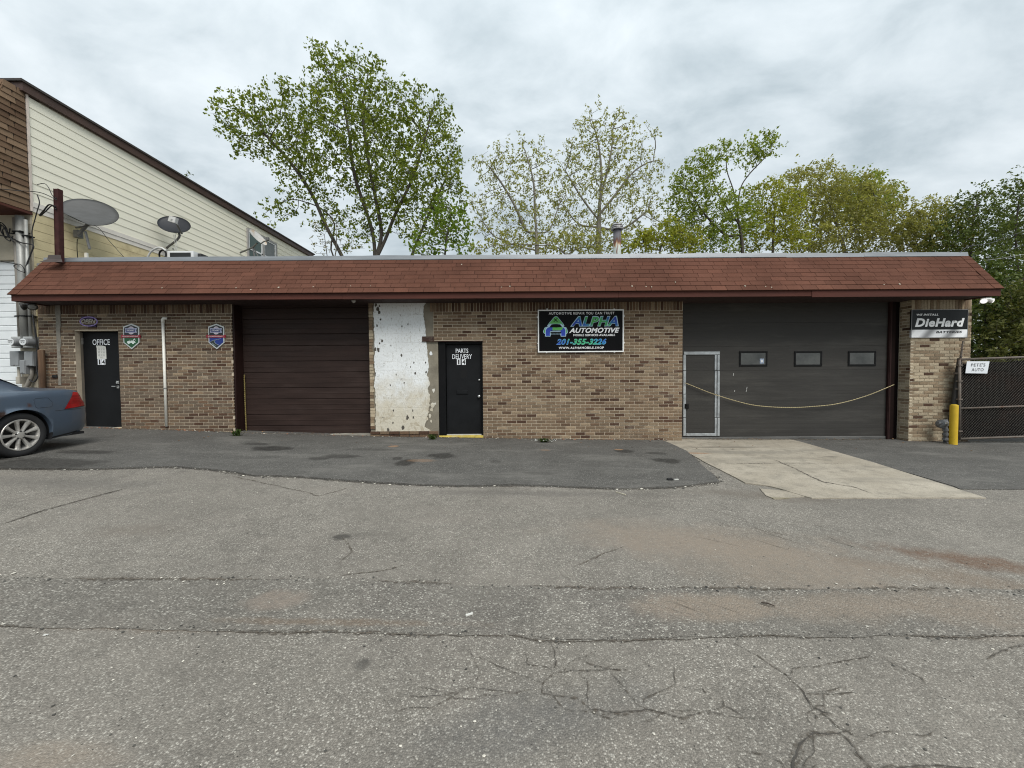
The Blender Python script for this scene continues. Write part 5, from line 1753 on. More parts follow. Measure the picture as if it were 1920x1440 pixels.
for dx in (0, 3): q.tube(spline([at(326 + dx, 440, DY2), at(327 + dx, 450, DY2), at(329 + dx, 462, DY2), at(326 + dx, 474, DY2)]), .008, 5)
q.build('signal_cable', wc, th, kind='stuff')
DY3 = 14.6
th, c, rt, up, n_ = dish('satellite_dish', 'rust-stained white satellite dish seen edge-on in front of the siding window', (484, 444), DY3, .20, .36, -38, (.86, -.30, .42), M('rust_stained_dish', (0.52, 0.51, 0.49), .5, var=.1, vs=6, dirt=(0.42, 0.25, 0.10), dirt_amt=.8), grey_d, .05)
q = MB(); q.tube(spline([at(489, 457, DY3), at(495, 453, DY3 - .1), at(503, 451, DY3 - .2)]), .022, 6); q.lathe([(.05, -.05), (.06, .05)], at(502, 448, DY3 - .2), 'Z', 10); q.build('feed_arm', zinc, th)
q = MB(); q.tube([at(482, 456, DY3 + .05), at(474, 464, DY3 + .3)], .03, 6); q.tube([at(474, 462, DY3 + .3), at(477, 480, DY3 + .3)], .03, 6); q.tube([at(476, 465, DY3 + .3), at(484, 481, DY3)], .022, 6)
q.tube([at(474, 464, DY3 + .3), (NX + .02, DY3 + .6, at(474, 464, DY3).z)], .03, 6); q.build('mast', zinc, th)

# ================================================================== NEIGHBOURING BUILDING
nb_ = thing('neighbour_building', 'two-storey building with cream lap siding, brown shingled mansard front and white garage door', 'building', (-13, 8.6, 0))
NY0, NYB = 8.62, 20.6
z_sid0 = at(75, 377, NY0).z          # underside of the siding
z_top = at(67, 168, NY0).z
ZS_TOP = 7.55
block = M('beige_painted_block', (0.40, 0.36, 0.28), .9, var=.15, vs=3, bump=.3, bs=40, dirt=(0.26, 0.23, 0.18), dirt_amt=.5)
yblock = M('yellow_painted_block', (0.62, 0.53, 0.32), .9, var=.12, vs=2.2, bump=.3, bs=30, dirt=(0.30, 0.23, 0.13), dirt_amt=.6)
q = MB()
q.box(NX - 8, NX, NY0 + .25, NYB, -.6, ZS_TOP)
nbody = q.build('side_wall', block, nb_)
# front block wall with the garage opening
gl, gr = NX - 4.2, at(35.5, 600, NY0).x
gtop = at(20, 487, NY0).z
q = MB()
q.box(gr, NX - .002, NY0, NY0 + .25, -.6, 5.2); q.box(NX - 8, gl, NY0, NY0 + .25, -.6, 5.2); q.box(gl, gr, NY0, NY0 + .25, gtop, 5.2)
fw = q.build('front_wall', block, nb_)
# block coursing on the exposed return strip
q = MB()
zz = 0.1
k = 0
while zz < 5.0:
    q.cbox(gr + .004, NX - .004, NY0 - .006, NY0 + .002, zz + .004, zz + .196, .004)
    zz += .2
q.build('block_course', block, fw, kind='stuff')
q = MB(); q.box(gl, gr, NY0 + .12, NY0 + .16, -.4, gtop); nd = q.build('garage_door', M('white_door_paint', (0.74, 0.77, 0.78), .5, var=.05), nb_)
zz = gtop - .02
i = 0
while zz > -.1:
    h_ = (.165, .105)[i % 2] * 1.15
    q = MB(); q.cbox(gl, gr - .01, NY0 + .09, NY0 + .12, zz - h_ + .006, zz, .012); q.build('door_panel', M('white_door_paint', (0.74, 0.77, 0.78), .5, var=.05), nd)
    zz -= h_; i += 1
# side: painted block below, siding above
q = MB()
zz, k = 2.2, 0
while zz < z_sid0 - .24:
    y0_, y1_ = NY0 + .02, NYB
    q.add([(NX, y0_, zz + .002), (NX, y1_, zz + .002), (NX, y1_, zz + .198), (NX, y0_, zz + .198),
           (NX + .008, y0_, zz + .006), (NX + .008, y1_, zz + .006), (NX + .008, y1_, zz + .194), (NX + .008, y0_, zz + .194)],
          [(4, 5, 6, 7), (0, 1, 5, 4), (1, 2, 6, 5), (2, 3, 7, 6), (3, 0, 4, 7)])
    zz += .2; k += 1
q.build('block_course', yblock, nbody, kind='stuff')
cream = M('cream_siding', (0.83, 0.80, 0.67), .6, var=.04, vs=1.2, bump=0, bs=80, stretch=(1, .4, 2))
BH = (ZS_TOP - .06 - z_sid0) / 11
for i in range(11):
    z0 = z_sid0 + i * BH
    q = MB()
    for (ya, yb) in ((NY0 + .04, 19.2), (19.204, NYB)):
        q.add([(NX, ya, z0), (NX, yb, z0), (NX, yb, z0 + BH + .012), (NX, ya, z0 + BH + .012),
               (NX + .018, ya, z0), (NX + .018, yb, z0), (NX + .006, yb, z0 + BH + .012), (NX + .006, ya, z0 + BH + .012)],
              [(4, 5, 6, 7), (0, 1, 5, 4), (1, 2, 6, 5), (2, 3, 7, 6), (3, 0, 4, 7)])
    q.build('siding_board', cream, nb_)
q = MB()
q.box(NX - .02, NX + .035, NY0 + .02, NYB, z_sid0 - .115, z_sid0 - .004); q.box(NX - .02, NX + .022, NY0 + .02, NYB, z_sid0 - .225, z_sid0 - .119)
q.build('starter_trim', M('white_trim', (0.70, 0.66, 0.60), .5, var=.05), nb_)
q = MB(); q.box(NX - .02, NX + .034, NY0 - .014, NY0 + .022, z_sid0 - .22, ZS_TOP - .02); q.build('corner_trim', M('pinkish_white_trim', (0.62, 0.54, 0.48), .5), nb_)
fas = M('dark_brown_rake', (0.062, 0.034, 0.026), .6, var=.2, vs=3)
q = MB(); q.box(NX - .3, NX + .09, NY0 - .12, NYB + .1, ZS_TOP - .02, ZS_TOP + .16); q.build('rake_board', fas, nb_)
q = MB(); q.box(NX - 8.2, NX + .12, NY0 - .16, NYB + .2, ZS_TOP + .16, ZS_TOP + .21); q.build('roof_edge', M('dark_roof_edge', (0.04, 0.034, 0.03), .7), nb_)
# mansard front
MB0, MT0 = 7.70, 8.26
MZ0, MZ1 = 4.98, ZS_TOP + .02
q = MB()
prof = [(MB0, MZ0), (NY0 + .24, MZ0), (NY0 + .24, MZ1), (MT0, MZ1)]
n = 4
xa, xb = NX - 8, NX + .004
q.add([(xa, *p) for p in prof] + [(xb, *p) for p in prof], [(3, 2, 1, 0), (4, 5, 6, 7)] + [(i, (i + 1) % n, (i + 1) % n + n, i + n) for i in range(n)])
mans = q.build('mansard_front', M('neighbour_roof_deck', (0.05, 0.035, 0.025), .9), nb_)
NS = [shingle_mat('tan_brown_shingle', (0.205, 0.140, 0.092)), shingle_mat('brown_shingle', (0.165, 0.108, 0.070)), shingle_mat('umber_shingle', (0.130, 0.083, 0.055))]
ms = Vector((0, MT0 - MB0, MZ1 - MZ0)); ML = ms.length; ms.normalize()
mnl = Vector((0, -ms.z, ms.y))
nc = 20
EX = ML / nc
for c in range(nc):
    p0 = Vector((0, MB0, MZ0)) + ms * (c * EX)
    # front
    x = NX + .02 - (.04 if c % 2 else 0)
    first = True
    while x > NX - 1.5:
        w = (.17 if c % 2 else .25) if first else rnd.choice([.16, .22, .28])
        first = False
        lift = rnd.choice([.020, .022, .030])
        q = MB()
        b_ = p0 + Vector((x, 0, 0))
        e_ = Vector((-w + .003, 0, 0))
        q.add([b_, b_ + e_, b_ + e_ + ms * EX * 1.15, b_ + ms * EX * 1.15,
               b_ + mnl * lift, b_ + e_ + mnl * lift, b_ + e_ + ms * EX * 1.15 + mnl * .002, b_ + ms * EX * 1.15 + mnl * .002],
              [(4, 7, 6, 5), (0, 4, 5, 1), (1, 5, 6, 2), (3, 7, 4, 0)])
        q.build('shingle', NS[rnd.choices([0, 1, 2], [.5, .3, .2])[0]], mans)
        x -= w
    # cheek facing the lot
    y0, y1 = p0.y - .02, NY0 - .035
    parts_ = [(y0, y0 + (y1 - y0) * (.62 if c % 2 else .45)), (y0 + (y1 - y0) * (.62 if c % 2 else .45) + .003, y1)]
    for (ya, yb) in parts_:
        lift = rnd.choice([.020, .022, .030])
        q = MB()
        z0_, z1_ = p0.z, p0.z + (MZ1 - MZ0) / nc * 1.1
        q.add([(NX + .004, ya, z0_), (NX + .004, yb, z0_), (NX + .004, yb, z1_), (NX + .004, ya + .03, z1_),
               (NX + .004 + lift, ya, z0_), (NX + .004 + lift, yb, z0_), (NX + .007, yb, z1_), (NX + .007, ya + .03, z1_)],
              [(4, 5, 6, 7), (0, 1, 5, 4), (1, 2, 6, 5), (3, 0, 4, 7)])
        q.build('shingle', NS[rnd.choices([0, 1, 2], [.5, .3, .2])[0]], mans)
q = MB()
for c in range(nc):                                    # the part of the front outside the picture, joined
    p0 = Vector((0, MB0, MZ0)) + ms * (c * EX)
    x = NX - 1.62 - (.1 if c % 2 else 0)
    while x > NX - 8:
        w = rnd.choice([.16, .22, .28, .32]); lift = rnd.choice([.020, .022, .030])
        b_ = p0 + Vector((x, 0, 0)); e_ = Vector((-w + .003, 0, 0))
        q.add([b_, b_ + e_, b_ + e_ + ms * EX * 1.15, b_ + ms * EX * 1.15,
               b_ + mnl * lift, b_ + e_ + mnl * lift, b_ + e_ + ms * EX * 1.15 + mnl * .002, b_ + ms * EX * 1.15 + mnl * .002],
              [(4, 7, 6, 5), (0, 4, 5, 1), (1, 5, 6, 2), (3, 7, 4, 0)], rnd.choices([0, 1, 2], [.5, .3, .2])[0])
        x -= w
q.build('shingle_courses', NS, mans, kind='stuff')
q = MB(); q.box(NX - 8, NX + .03, MB0 - .03, NY0 + .01, MZ0 - .06, MZ0 - .01); q.build('mansard_edge', brown, nb_)
# window in the siding
wy0, wy1 = 15.65, 17.45
zw1 = at(474, 432, 15.7).z
zw0 = zw1 - 1.35
wframe = M('white_vinyl_window', (0.72, 0.73, 0.74), .4)
glass_d = NT('dark_green_glass'); glass_d.bsdf(glass_d.ramp(glass_d.noise(1.5, 3), [(.3, (.018, .045, .035)), (.7, (.04, .075, .055))]), .08, 0, None, .6); glass_d = glass_d.mat
glass_g = NT('grey_glass'); glass_g.bsdf(glass_g.ramp(glass_g.noise(2.5, 3), [(.3, (.08, .09, .085)), (.7, (.14, .15, .14))]), .12, 0, None, .6); glass_g = glass_g.mat
q = MB()
X0, X1 = NX + .0, NX + .075
q.box(X0, X1, wy0 - .06, wy1 + .06, zw1, zw1 + .07); q.box(X0, X1, wy0 - .06, wy0, zw0, zw1); q.box(X0, X1, wy1, wy1 + .07, zw0, zw1); q.box(X0, X1 + .01, 16.52, 16.62, zw0, zw1); q.box(X0, X1, wy0 - .06, wy1 + .06, zw0 - .07, zw0)
win = q.build('window', M('grey_window_trim', (0.30, 0.29, 0.28), .5), nb_)
for (ya, yb, gm) in ((wy0, 16.52, glass_d), (16.62, wy1, glass_g)):
    q = MB(); t_ = .055; zm_ = (zw0 + zw1) / 2 - .05
    q.box(X0, X1 - .015, ya + .003, yb - .003, zw1 - t_, zw1 - .003); q.box(X0, X1 - .015, ya + .003, yb - .003, zm_ - .03, zm_ + .03); q.box(X0, X1 - .015, ya + .003, ya + t_, zm_ + .03, zw1 - t_); q.box(X0, X1 - .015, yb - t_ - .02, yb - .003, zw0, zw1 - t_)
    q.build('window_sash', wframe, win)
    q = MB(); q.box(X0, X1 - .035, ya + .01, yb - .01, zw0, zw1 - .01); q.build('window_pane', gm, win)

# utilities at the corner between the buildings
pipe_grey = M('galvanised_conduit', (0.33, 0.33, 0.31), .5, .3, var=.15, vs=6)
pipe_dull = M('dull_conduit', (0.24, 0.22, 0.19), .6, .1, var=.15, vs=6)
CY = NY0 - .10
for (xa, ya, xb, yb, r_, m_, lab) in [
    (22, 408, 38, 640, .035, pipe_dull, 'thin dull conduit, leftmost of the three on the beige wall'),
    (31.5, 405, 47, 640, .068, pipe_grey, 'thick grey conduit pipe running down to the electric meters'),
    (47.5, 412, 58, 640, .030, pipe_grey, 'thin pale grey conduit nearest the brick shop')]:
    a_, b_ = at(xa, ya, CY), at(xb, yb, CY)
    xm = b_.x
    th = thing('conduit_pipe', lab, 'pipe', (xm, CY, b_.z), 'conduits on the beige corner wall')
    q = MB(); q.tube([(xm, CY, a_.z), (xm, CY, b_.z)], r_, 12); q.build('pipe_run', m_, th, smooth=True)
    for zz in (a_.z - .35, b_.z + .55):
        q = MB(); q.box(xm - r_ - .03, xm + r_ + .03, CY - r_ - .004, NY0 + .005, zz - .012, zz + .012); q.build('pipe_strap', blackfr, th)
boxgrey = M('meter_box_grey', (0.26, 0.27, 0.275), .5, .15, var=.12, vs=5)
MYd = NY0 - .2
for (cxp, x0_, x1_, lab) in [(25, 20, 37.5, 'round glass electric meter on its grey box, left one of the pair'), (48, 42, 60, 'round glass electric meter on its grey box, nearer the brick shop')]:
    a, b, c, d = rect(x0_, 631, x1_, 652, MYd)
    th = thing('electric_meter', lab, 'electric meter', ((a + b) / 2, MYd, c), 'electric meters')
    q = MB(); q.cbox(a, b, MYd, NY0 + .01, c, d, .01); q.build('socket_box', M('meter_socket', (0.42, 0.43, 0.42), .5, .1, var=.1), th)
    p = at(cxp - 5, 641, MYd - .16)
    q = MB(); q.lathe([(.082, .16), (.082, .03), (.072, .0)], p, 'Y', 24); q.build('meter_body', boxgrey, th, smooth=False)
    q = MB(); q.lathe([(.070, -.006), (.073, .004)], p, 'Y', 24); q.build('meter_dial', M('meter_face', (0.66, 0.68, 0.68), .3), th)
    q = MB(); q.box(p.x - .045, p.x + .045, p.y - .0085, p.y - .0065, p.z + .012, p.z + .03); q.box(p.x - .04, p.x - .01, p.y - .0085, p.y - .0065, p.z - .016, p.z - .009); q.box(p.x + .01, p.x + .04, p.y - .0085, p.y - .0065, p.z - .016, p.z - .009)
    q.build('meter_readout', black_print, th)
for (x0_, y0_, x1_, y1_, dep, lab, g_) in [(18.5, 658, 35, 686.5, .16, 'dark grey electrical box under the left electric meter', .0), (45.5, 659, 61.5, 686.5, .17, 'grey electrical box under the right electric meter', 0), (37, 675, 47, 701, .19, 'slim rounded grey electrical cover between the two boxes', 0)]:
    Y_ = NY0 - dep - .03
    a, b, c, d = rect(x0_, y0_, x1_, y1_, Y_)
    th = thing('electrical_box', lab, 'electrical box', ((a + b) / 2, Y_, c), 'electrical boxes under the meters')
    q = MB(); q.cbox(a, b, Y_, NY0 + .01, c, d, .008); q.build('enclosure', boxgrey, th)
    q = MB(); q.cbox(a + .006, b - .006, Y_ - .008, Y_ + .002, c + .01, d - .012, .003); q.build('cover', boxgrey, th)
    q = MB(); q.box((a + b) / 2 - .012, (a + b) / 2 + .012, Y_ - .014, Y_ - .007, c + .012, c + .03); q.build('hasp', zinc, th)
th = thing('drain_pipe', 'grey bent pipe coming down from the boxes behind the car', 'pipe', at(50, 740, CY))
q = MB(); q.tube([at(59, 688, CY), at(59.5, 704, CY), at(52, 722, CY), at(42, 735, CY), at(40, 800, CY)], .042, 10); q.build('pipe_run', pipe_dull, th, smooth=True)
q = MB(); a, b, c, d = rect(32, 706, 39, 720, CY - .05); q.cbox(a, b, CY - .08, NY0, c, d, .01); q.tube([at(35, 688, CY), at(36, 708, CY)], .025, 8); q.build('junction_box', M('beige_box', (0.40, 0.37, 0.31), .6), th)
# timber post at the brick corner
a, b = at(71.5, 690, 8.30).x, at(86, 690, 8.30).x
zt_ = at(78, 656, 8.30).z
tw_ = M('weathered_timber', (0.095, 0.052, 0.027), .85, var=.45, vs=7, bump=.4, bs=30, stretch=(3, 3, .25), dirt=(0.25, 0.19, 0.13))
wpost = thing('timber_post', 'weathered brown timber post against the left corner of the brick shop', 'post', ((a + b) / 2, 8.3, 0))
q = MB(); q.tube([((a + b) / 2, 8.30, -.2), ((a + b) / 2, 8.3, zt_ - .02), ((a + b) / 2, 8.3, zt_)], [.056, .055, .048], 12); q.build('post_shaft', tw_, wpost, smooth=True)

# cables
cab = M('black_cable', (0.012, 0.012, 0.013), .6)


def cable(pts, r_, label, name='cable', m_=None):
    q = MB(); q.tube(spline(pts, 7), r_, 5)
    return props(q.build(name, m_ or cab, smooth=True), label, 'cable')


cable([at(-40, 350, 7.6), at(30, 357, 8.0), at(75, 361, 8.15), at(107, 375, 8.2)], .008, 'thin cable strung across the brown shingles to the steel post', 'service_cable')
cable([at(70, 346, 8.5), at(82, 344, 8.4), at(90, 350, 8.3), at(98, 366, 8.25), at(106, 372, 8.2)], .007, 'thin cable looping over the siding to the steel post', 'service_cable')
cable([at(74, 404, 8.5), at(82, 395, 8.4), at(92, 384, 8.35), at(104, 387, 8.2)], .014, 'thick black cable arched from the wall corner to the steel post', 'service_cable')
cable([at(76, 405, 8.5), at(86, 396, 8.4), at(97, 386, 8.35), at(105, 392, 8.2)], .012, 'lower black cable arched from the wall corner to the steel post', 'service_cable')
cable([at(70, 365, 8.45), at(74, 380, 8.45), at(70, 395, 8.45), at(66, 410, 8.48), at(60, 435, 8.5), at(62, 462, 8.5), at(50, 495, 8.5), at(46, 512, 8.5)], .010, 'black cable hanging down the beige wall from the shingled corner', 'hanging_cable')
cable([at(-5, 440, 8.4), at(20, 446, 8.45), at(40, 455, 8.45), at(62, 460, 8.5), at(58, 475, 8.5), at(49, 500, 8.5)], .013, 'black cable sagging across the conduits', 'hanging_cable')
cable([at(0, 490, 8.45), at(25, 494, 8.45), at(40, 497, 8.42), at(47, 510, 8.45), at(35, 507, 8.42), at(26, 499, 8.42), at(32, 495, 8.42)], .008, 'thin black cable with a loop in front of the white garage door', 'hanging_cable')
cable([at(61, 590, 8.45), at(66, 620, 8.42), at(70, 650, 8.42), at(69, 690, 8.42), at(71, 705, 8.42), at(64, 716, 8.42), at(55, 712, 8.42)], .014, 'black cable running down beside the right electric meter', 'hanging_cable')
for (k_, px_, py_) in ((0, 8, 430), (1, 15, 440)):
    pts_ = [at(px_ + 9 * math.cos(t) + rnd.uniform(-2, 2), py_ + 12 * math.sin(t * 1.3) + rnd.uniform(-4, 4), 8.4 + rnd.uniform(-.05, .05)) for t in np.linspace(0, 9, 14)]
    cable(pts_, .011, ['tangled black cable bundle under the shingled overhang, at the picture edge', 'tangled black cable bundle under the shingled overhang, beside the conduits'][k_], 'cable_bundle')
cable([at(148, 426, 9.2), at(180, 424, 9.3), at(205, 452, 9.4), at(236, 486, 9.4)], .006, 'thin wire running from the large dish to the roof edge', 'dish_wire')
cable([at(72, 444, NY0 + .2), at(150, 456, 9.6), at(200, 470, 10.4), at(240, 486, 11)], .010, 'black wire slanting down the yellow block wall', 'wall_wire')
cable([at(1800, 473, 8.38), at(1818, 462, 9), at(1860, 455, 11), at(1900, 440, 13), at(2050, 395, 16)], .008, 'black overhead cable leaving the right roof corner', 'overhead_cable')
cable([at(1850, 488, 12), at(1880, 484, 12.5), at(1920, 477, 13), at(2080, 452, 15)], .009, 'pale overhead cable in front of the dark trees', 'overhead_cable', M('pale_cable', (.20, .20, .19), .6))
cable([at(1842, 497, 13), at(1905, 465, 14), at(2050, 415, 17)], .008, 'black overhead cable just above the pale one', 'overhead_cable')

# ================================================================== BOLLARD, GAS METER, GATE
bb = ground_at(1787, 834)
bol = thing('bollard', 'yellow chipped steel bollard at the foot of the right pillar', 'bollard', (bb.x, bb.y, zg(bb.x)))
yel = M('bollard_yellow', (0.62, 0.40, 0.02), .55, var=.12, vs=5, dirt=(0.10, 0.07, 0.03), dirt_amt=.0)
tY = NT('chipped_yellow_paint')
cy_ = tY.mix(tY.mapr(tY.noise(16, 6, .75, tY.stretch((1, 1, .7))), .655, .675, 0, .9), tY.ramp(tY.noise(3, 4), [(.3, (.56, .36, .015)), (.7, (.68, .45, .025))]), (.07, .05, .03))
tY.bsdf(cy_, .5)
zt_ = at(1786, 759, bb.y).z
q = MB(); q.lathe([(.064, zg(bb.x) - .1), (.064, zt_ - .02), (.061, zt_ - .006)], (bb.x, bb.y, 0), 'Z', 28)
q.build('bollard_pipe', tY.mat, bol, smooth=False)
q = MB(); q.lathe([(.061, zt_ - .006), (.04, zt_ + .006), (.002, zt_ + .010)], (bb.x, bb.y, 0), 'Z', 28); q.build('bollard_cap', tY.mat, bol, smooth=True)

mp = at(1766, 795, 8.22)
gm_ = thing('gas_meter', 'grey gas regulator and riser pipe at the foot of the right pillar', 'gas meter', (mp.x, 8.22, zg(mp.x)))
gmat = M('weathered_gas_grey', (0.17, 0.175, 0.18), .55, .2, var=.3, vs=14)
rx_ = at(1772.5, 815, 8.22).x
q = MB(); q.lathe([(.03, .1), (.085, .085), (.10, .02), (.095, -.01), (.05, -.035), (.03, -.06), (.012, -.065)], (mp.x + .01, 8.2, mp.z), 'Y', 18); q.build('regulator', gmat, gm_, smooth=False)
q = MB(); q.lathe([(.05, -.06), (.055, .0), (.035, .03), (.03, .07)], (mp.x + .08, 8.22, mp.z + .03), 'Z', 14); q.lathe([(.035, -.04), (.035, .06)], (mp.x - .07, 8.2, mp.z + .02), 'X', 12); q.build('valve_body', gmat, gm_)
q = MB(); q.tube([(mp.x, 8.2, mp.z), (rx_ - .02, 8.21, mp.z - .03), (rx_, 8.22, mp.z - .08), (rx_, 8.22, zg(rx_) - .05)], .032, 12); q.build('riser_pipe', gmat, gm_, smooth=True)
for zz in (mp.z - .12, mp.z - .22, zg(rx_) + .09):
    q = MB(); q.lathe([(.046, -.025), (.046, .025)], (rx_, 8.22, zz), 'Z', 8); q.build('pipe_union', gmat, gm_)
q = MB(); q.box(mp.x - .03, mp.x + .03, 8.125, 8.133, mp.z + .01, mp.z + .05); q.build('tag', M('tag_white', (.6, .6, .58), .5), gm_)

# chain-link gate (sagging, so all of it is turned about its left foot)
GX0 = at(1803, 690, 8.2).x
gz_top = at(1806, 674, 8.2).z
gz_bot = at(1798, 823, 8.2).z
gate = thing('chain_link_gate', 'rusty chain-link gate backed with dark screening, right of the shop', 'gate', (GX0, 8.2, gz_bot))
TM = Matrix.Translation((GX0, 0, gz_bot)) @ Matrix.Rotation(-math.radians(1.7), 4, 'Y') @ Matrix.Translation((-GX0, 0, -gz_bot))
rustpipe = M('rusty_gate_pipe', (0.15, 0.125, 0.105), .7, .15, var=.3, vs=9, dirt=(0.12, 0.055, 0.03), dirt_amt=.7)
GW = 3.4
Hg = gz_top - gz_bot
zmid = gz_bot + Hg * .385


def gtube(pts, r_, name, m_=rustpipe, par=gate):
    q = MB(); q.tube([TM @ Vector(p) for p in pts], r_, 8); return q.build(name, m_, par, smooth=True)


gtube([(GX0, 8.2, gz_top), (GX0 + GW, 8.2, gz_top)], .024, 'top_rail')
gtube([(GX0, 8.2, zmid), (GX0 + GW, 8.2, zmid)], .021, 'middle_rail')
gtube([(GX0, 8.2, gz_bot), (GX0 + GW, 8.2, gz_bot)], .024, 'bottom_rail')
gtube([(GX0, 8.2, gz_bot), (GX0, 8.2, gz_top)], .024, 'gate_stile')
gtube([(GX0 + GW, 8.2, gz_bot), (GX0 + GW, 8.2, gz_top)], .024, 'gate_stile')
q = MB()
dm = .062
wires = int((GW + Hg) / dm) + 2
for s_ in (1, -1):
    for i in range(-int(Hg / dm) - 1, int(GW / dm) + 2):
        # diagonal wire from bottom x = i*dm
        x0_, z0_, x1_, z1_ = i * dm, 0, i * dm + Hg, Hg
        if s_ < 0: x0_, x1_ = i * dm + Hg, i * dm
        def clip(xa, za, xb, zb):
            pts = []
            for t in (0, 1):
                pass
            lo, hi = 0.0, 1.0
            dx = xb - xa
            for (bound, sgn) in ((0, 1), (GW, -1)):
                f0, f1 = sgn * (xa - bound), sgn * (xb - bound)
                if f0 < 0 and f1 < 0: return None
                if f0 < 0: lo = max(lo, f0 / (f0 - f1))
                elif f1 < 0: hi = min(hi, f0 / (f0 - f1))
            if hi <= lo: return None
            return (xa + dx * lo, za + (zb - za) * lo, xa + dx * hi, za + (zb - za) * hi)
        cl = clip(x0_, z0_, x1_, z1_)
        if cl:
            nseg = max(1, int(abs(cl[2] - cl[0]) / dm * 1))
            pts = []
            for k in range(nseg + 1):
                t = k / nseg
                pts.append(TM @ Vector((GX0 + cl[0] + (cl[2] - cl[0]) * t + rnd.uniform(-.002, .002), 8.193 + s_ * .003 * (1 if k % 2 else -1) + .008 * math.sin(cl[0] * 3 + t * 5), gz_bot + cl[1] + (cl[3] - cl[1]) * t)))
            q.tube(pts, .0024, 4, caps=False)
q.build('chain_link_mesh', M('oxidised_wire', (0.085, 0.078, 0.066), .6, .3, var=.3, vs=4), gate, kind='stuff')
q = MB()
ng = 24
v = []
for i in range(ng + 1):
    for k in range(9):
        xx, zz = GX0 + .03 + (GW - .06) * i / ng, gz_bot + .02 + (Hg - .05) * k / 8
        v.append(TM @ Vector((xx, 8.235 + .02 * mnoise.noise((xx * 2.2, zz * 2.2, 0)) + .012 * math.sin(xx * 9), zz - (.03 + .03 * abs(math.sin(xx * 4)) if k == 8 else 0))))
q.add(v, [(i * 9 + k, (i + 1) * 9 + k, (i + 1) * 9 + k + 1, i * 9 + k + 1) for i in range(ng) for k in range(8)])
q.build('privacy_screen', M('dark_screen_cloth', (0.008, 0.0068, 0.006), .9, spec=.1, var=.3, vs=2.5, dirt=(0.025, 0.012, 0.009), dirt_amt=.6), gate)
for f_ in (.93, .73, .5, .1):
    q = MB(); p = TM @ Vector((GX0, 8.2, gz_bot + Hg * f_)); q.box(p.x - .045, p.x + .03, p.y - .035, p.y + .03, p.z - .014, p.z + .014); q.build('hinge', rustpipe, gate)
# gate post with a barbed-wire arm
gpb = at(1788, 826, 8.28)
gpost = thing('gate_post', 'dark leaning gate post with an angled barbed-wire arm beside the pillar', 'post', (gpb.x, 8.28, zg(gpb.x)))
q = MB(); q.tube([at(1785, 834, 8.3), at(1787, 790, 8.3), at(1788, 757, 8.28), at(1797, 690, 8.27), at(1800, 672, 8.27)], [.048, .048, .047, .042, .040], 12); q.build('post_shaft', M('black_painted_post', (0.02, 0.018, 0.017), .6, var=.3), gpost, smooth=True)
q = MB(); q.tube([at(1801, 673, 8.27), at(1805.5, 640, 8.24)], [.018, .012], 8)
q.build('extension_arm', rustpipe, gpost)
q = MB()
for k in range(5):
    p = at(1801.5 + k * 1.0, 668 - k * 7, 8.25); q.tube([p + Vector((-.03, 0, .01)), p + Vector((.03, -.01, -.008))], .005, 4); q.tube([p + Vector((.005, -.03, -.015)), p + Vector((.0, .03, .02))], .005, 4)
q.build('wire_barb', rustpipe, gpost, kind='stuff')
for fy in (700, 729):
    p = at(1795, fy, 8.26); q = MB(); q.lathe([(.058, -.02), (.058, .02)], p, 'Z', 12); q.build('post_band', rustpipe, gpost)
# gate sign
SYg = 8.165
def gpt(u, v, dy=0):
    return at(1690 + u / 4.965, 560 + v / 4.965, SYg + dy)
cr_ = [gpt(612, 583), gpt(822, 583), gpt(800, 697), gpt(597, 694)]
gs = thing('gate_sign', 'small white sign with black serif lettering tied to the gate', 'sign', cr_[3])
q = MB(); q.add([tuple(p) for p in cr_] + [tuple(p + Vector((0, .004, 0))) for p in cr_], [(3, 2, 1, 0), (4, 5, 6, 7), (0, 1, 5, 4), (1, 2, 6, 5), (2, 3, 7, 6), (3, 0, 4, 7)])
q.build('sign_panel', M('gate_sign_white', (0.74, 0.77, 0.80), .5, var=.03), gs)
bk = M('sign_black_ink', (.012, .012, .014), .6)
for s_, (u0, v0, u1, v1) in (("PETE'S", (647, 602, 783, 632)), ('AUTO', (652, 648, 766, 676))):
    p0, p1 = gpt(u0, v1), gpt(u1, v0)
    x0_, x1_, z0_, z1_ = p0.x, p1.x, p0.z, p1.z
    lo = lettering(gs, s_, x0_, x1_, z0_, z1_, SYg - .0015, bk, shear=.10, bold=.012, spacing=1.12)
    # slab serifs at the feet and heads of the strokes
    me = lo.data
    q = MB(); hh = z1_ - z0_
    seen = set()
    for v_ in me.vertices:
        for zz, tag_ in ((z0_, 0), (z1_, 1)):
            if abs(v_.co.z - zz) < hh * .012:
                key = (round(v_.co.x / .012), tag_)
                if key not in seen:
                    seen.add(key)
                    zc_ = zz + (hh * .035 if tag_ == 0 else -hh * .035)
                    q.add([(v_.co.x - .011, SYg - .0018, zc_ - hh * .03), (v_.co.x + .011, SYg - .0018, zc_ - hh * .03), (v_.co.x + .011, SYg - .0018, zc_ + hh * .03), (v_.co.x - .011, SYg - .0018, zc_ + hh * .03)], [(0, 1, 2, 3)])
    if q.v: q.build('lettering_serif', bk, gs, kind='stuff')

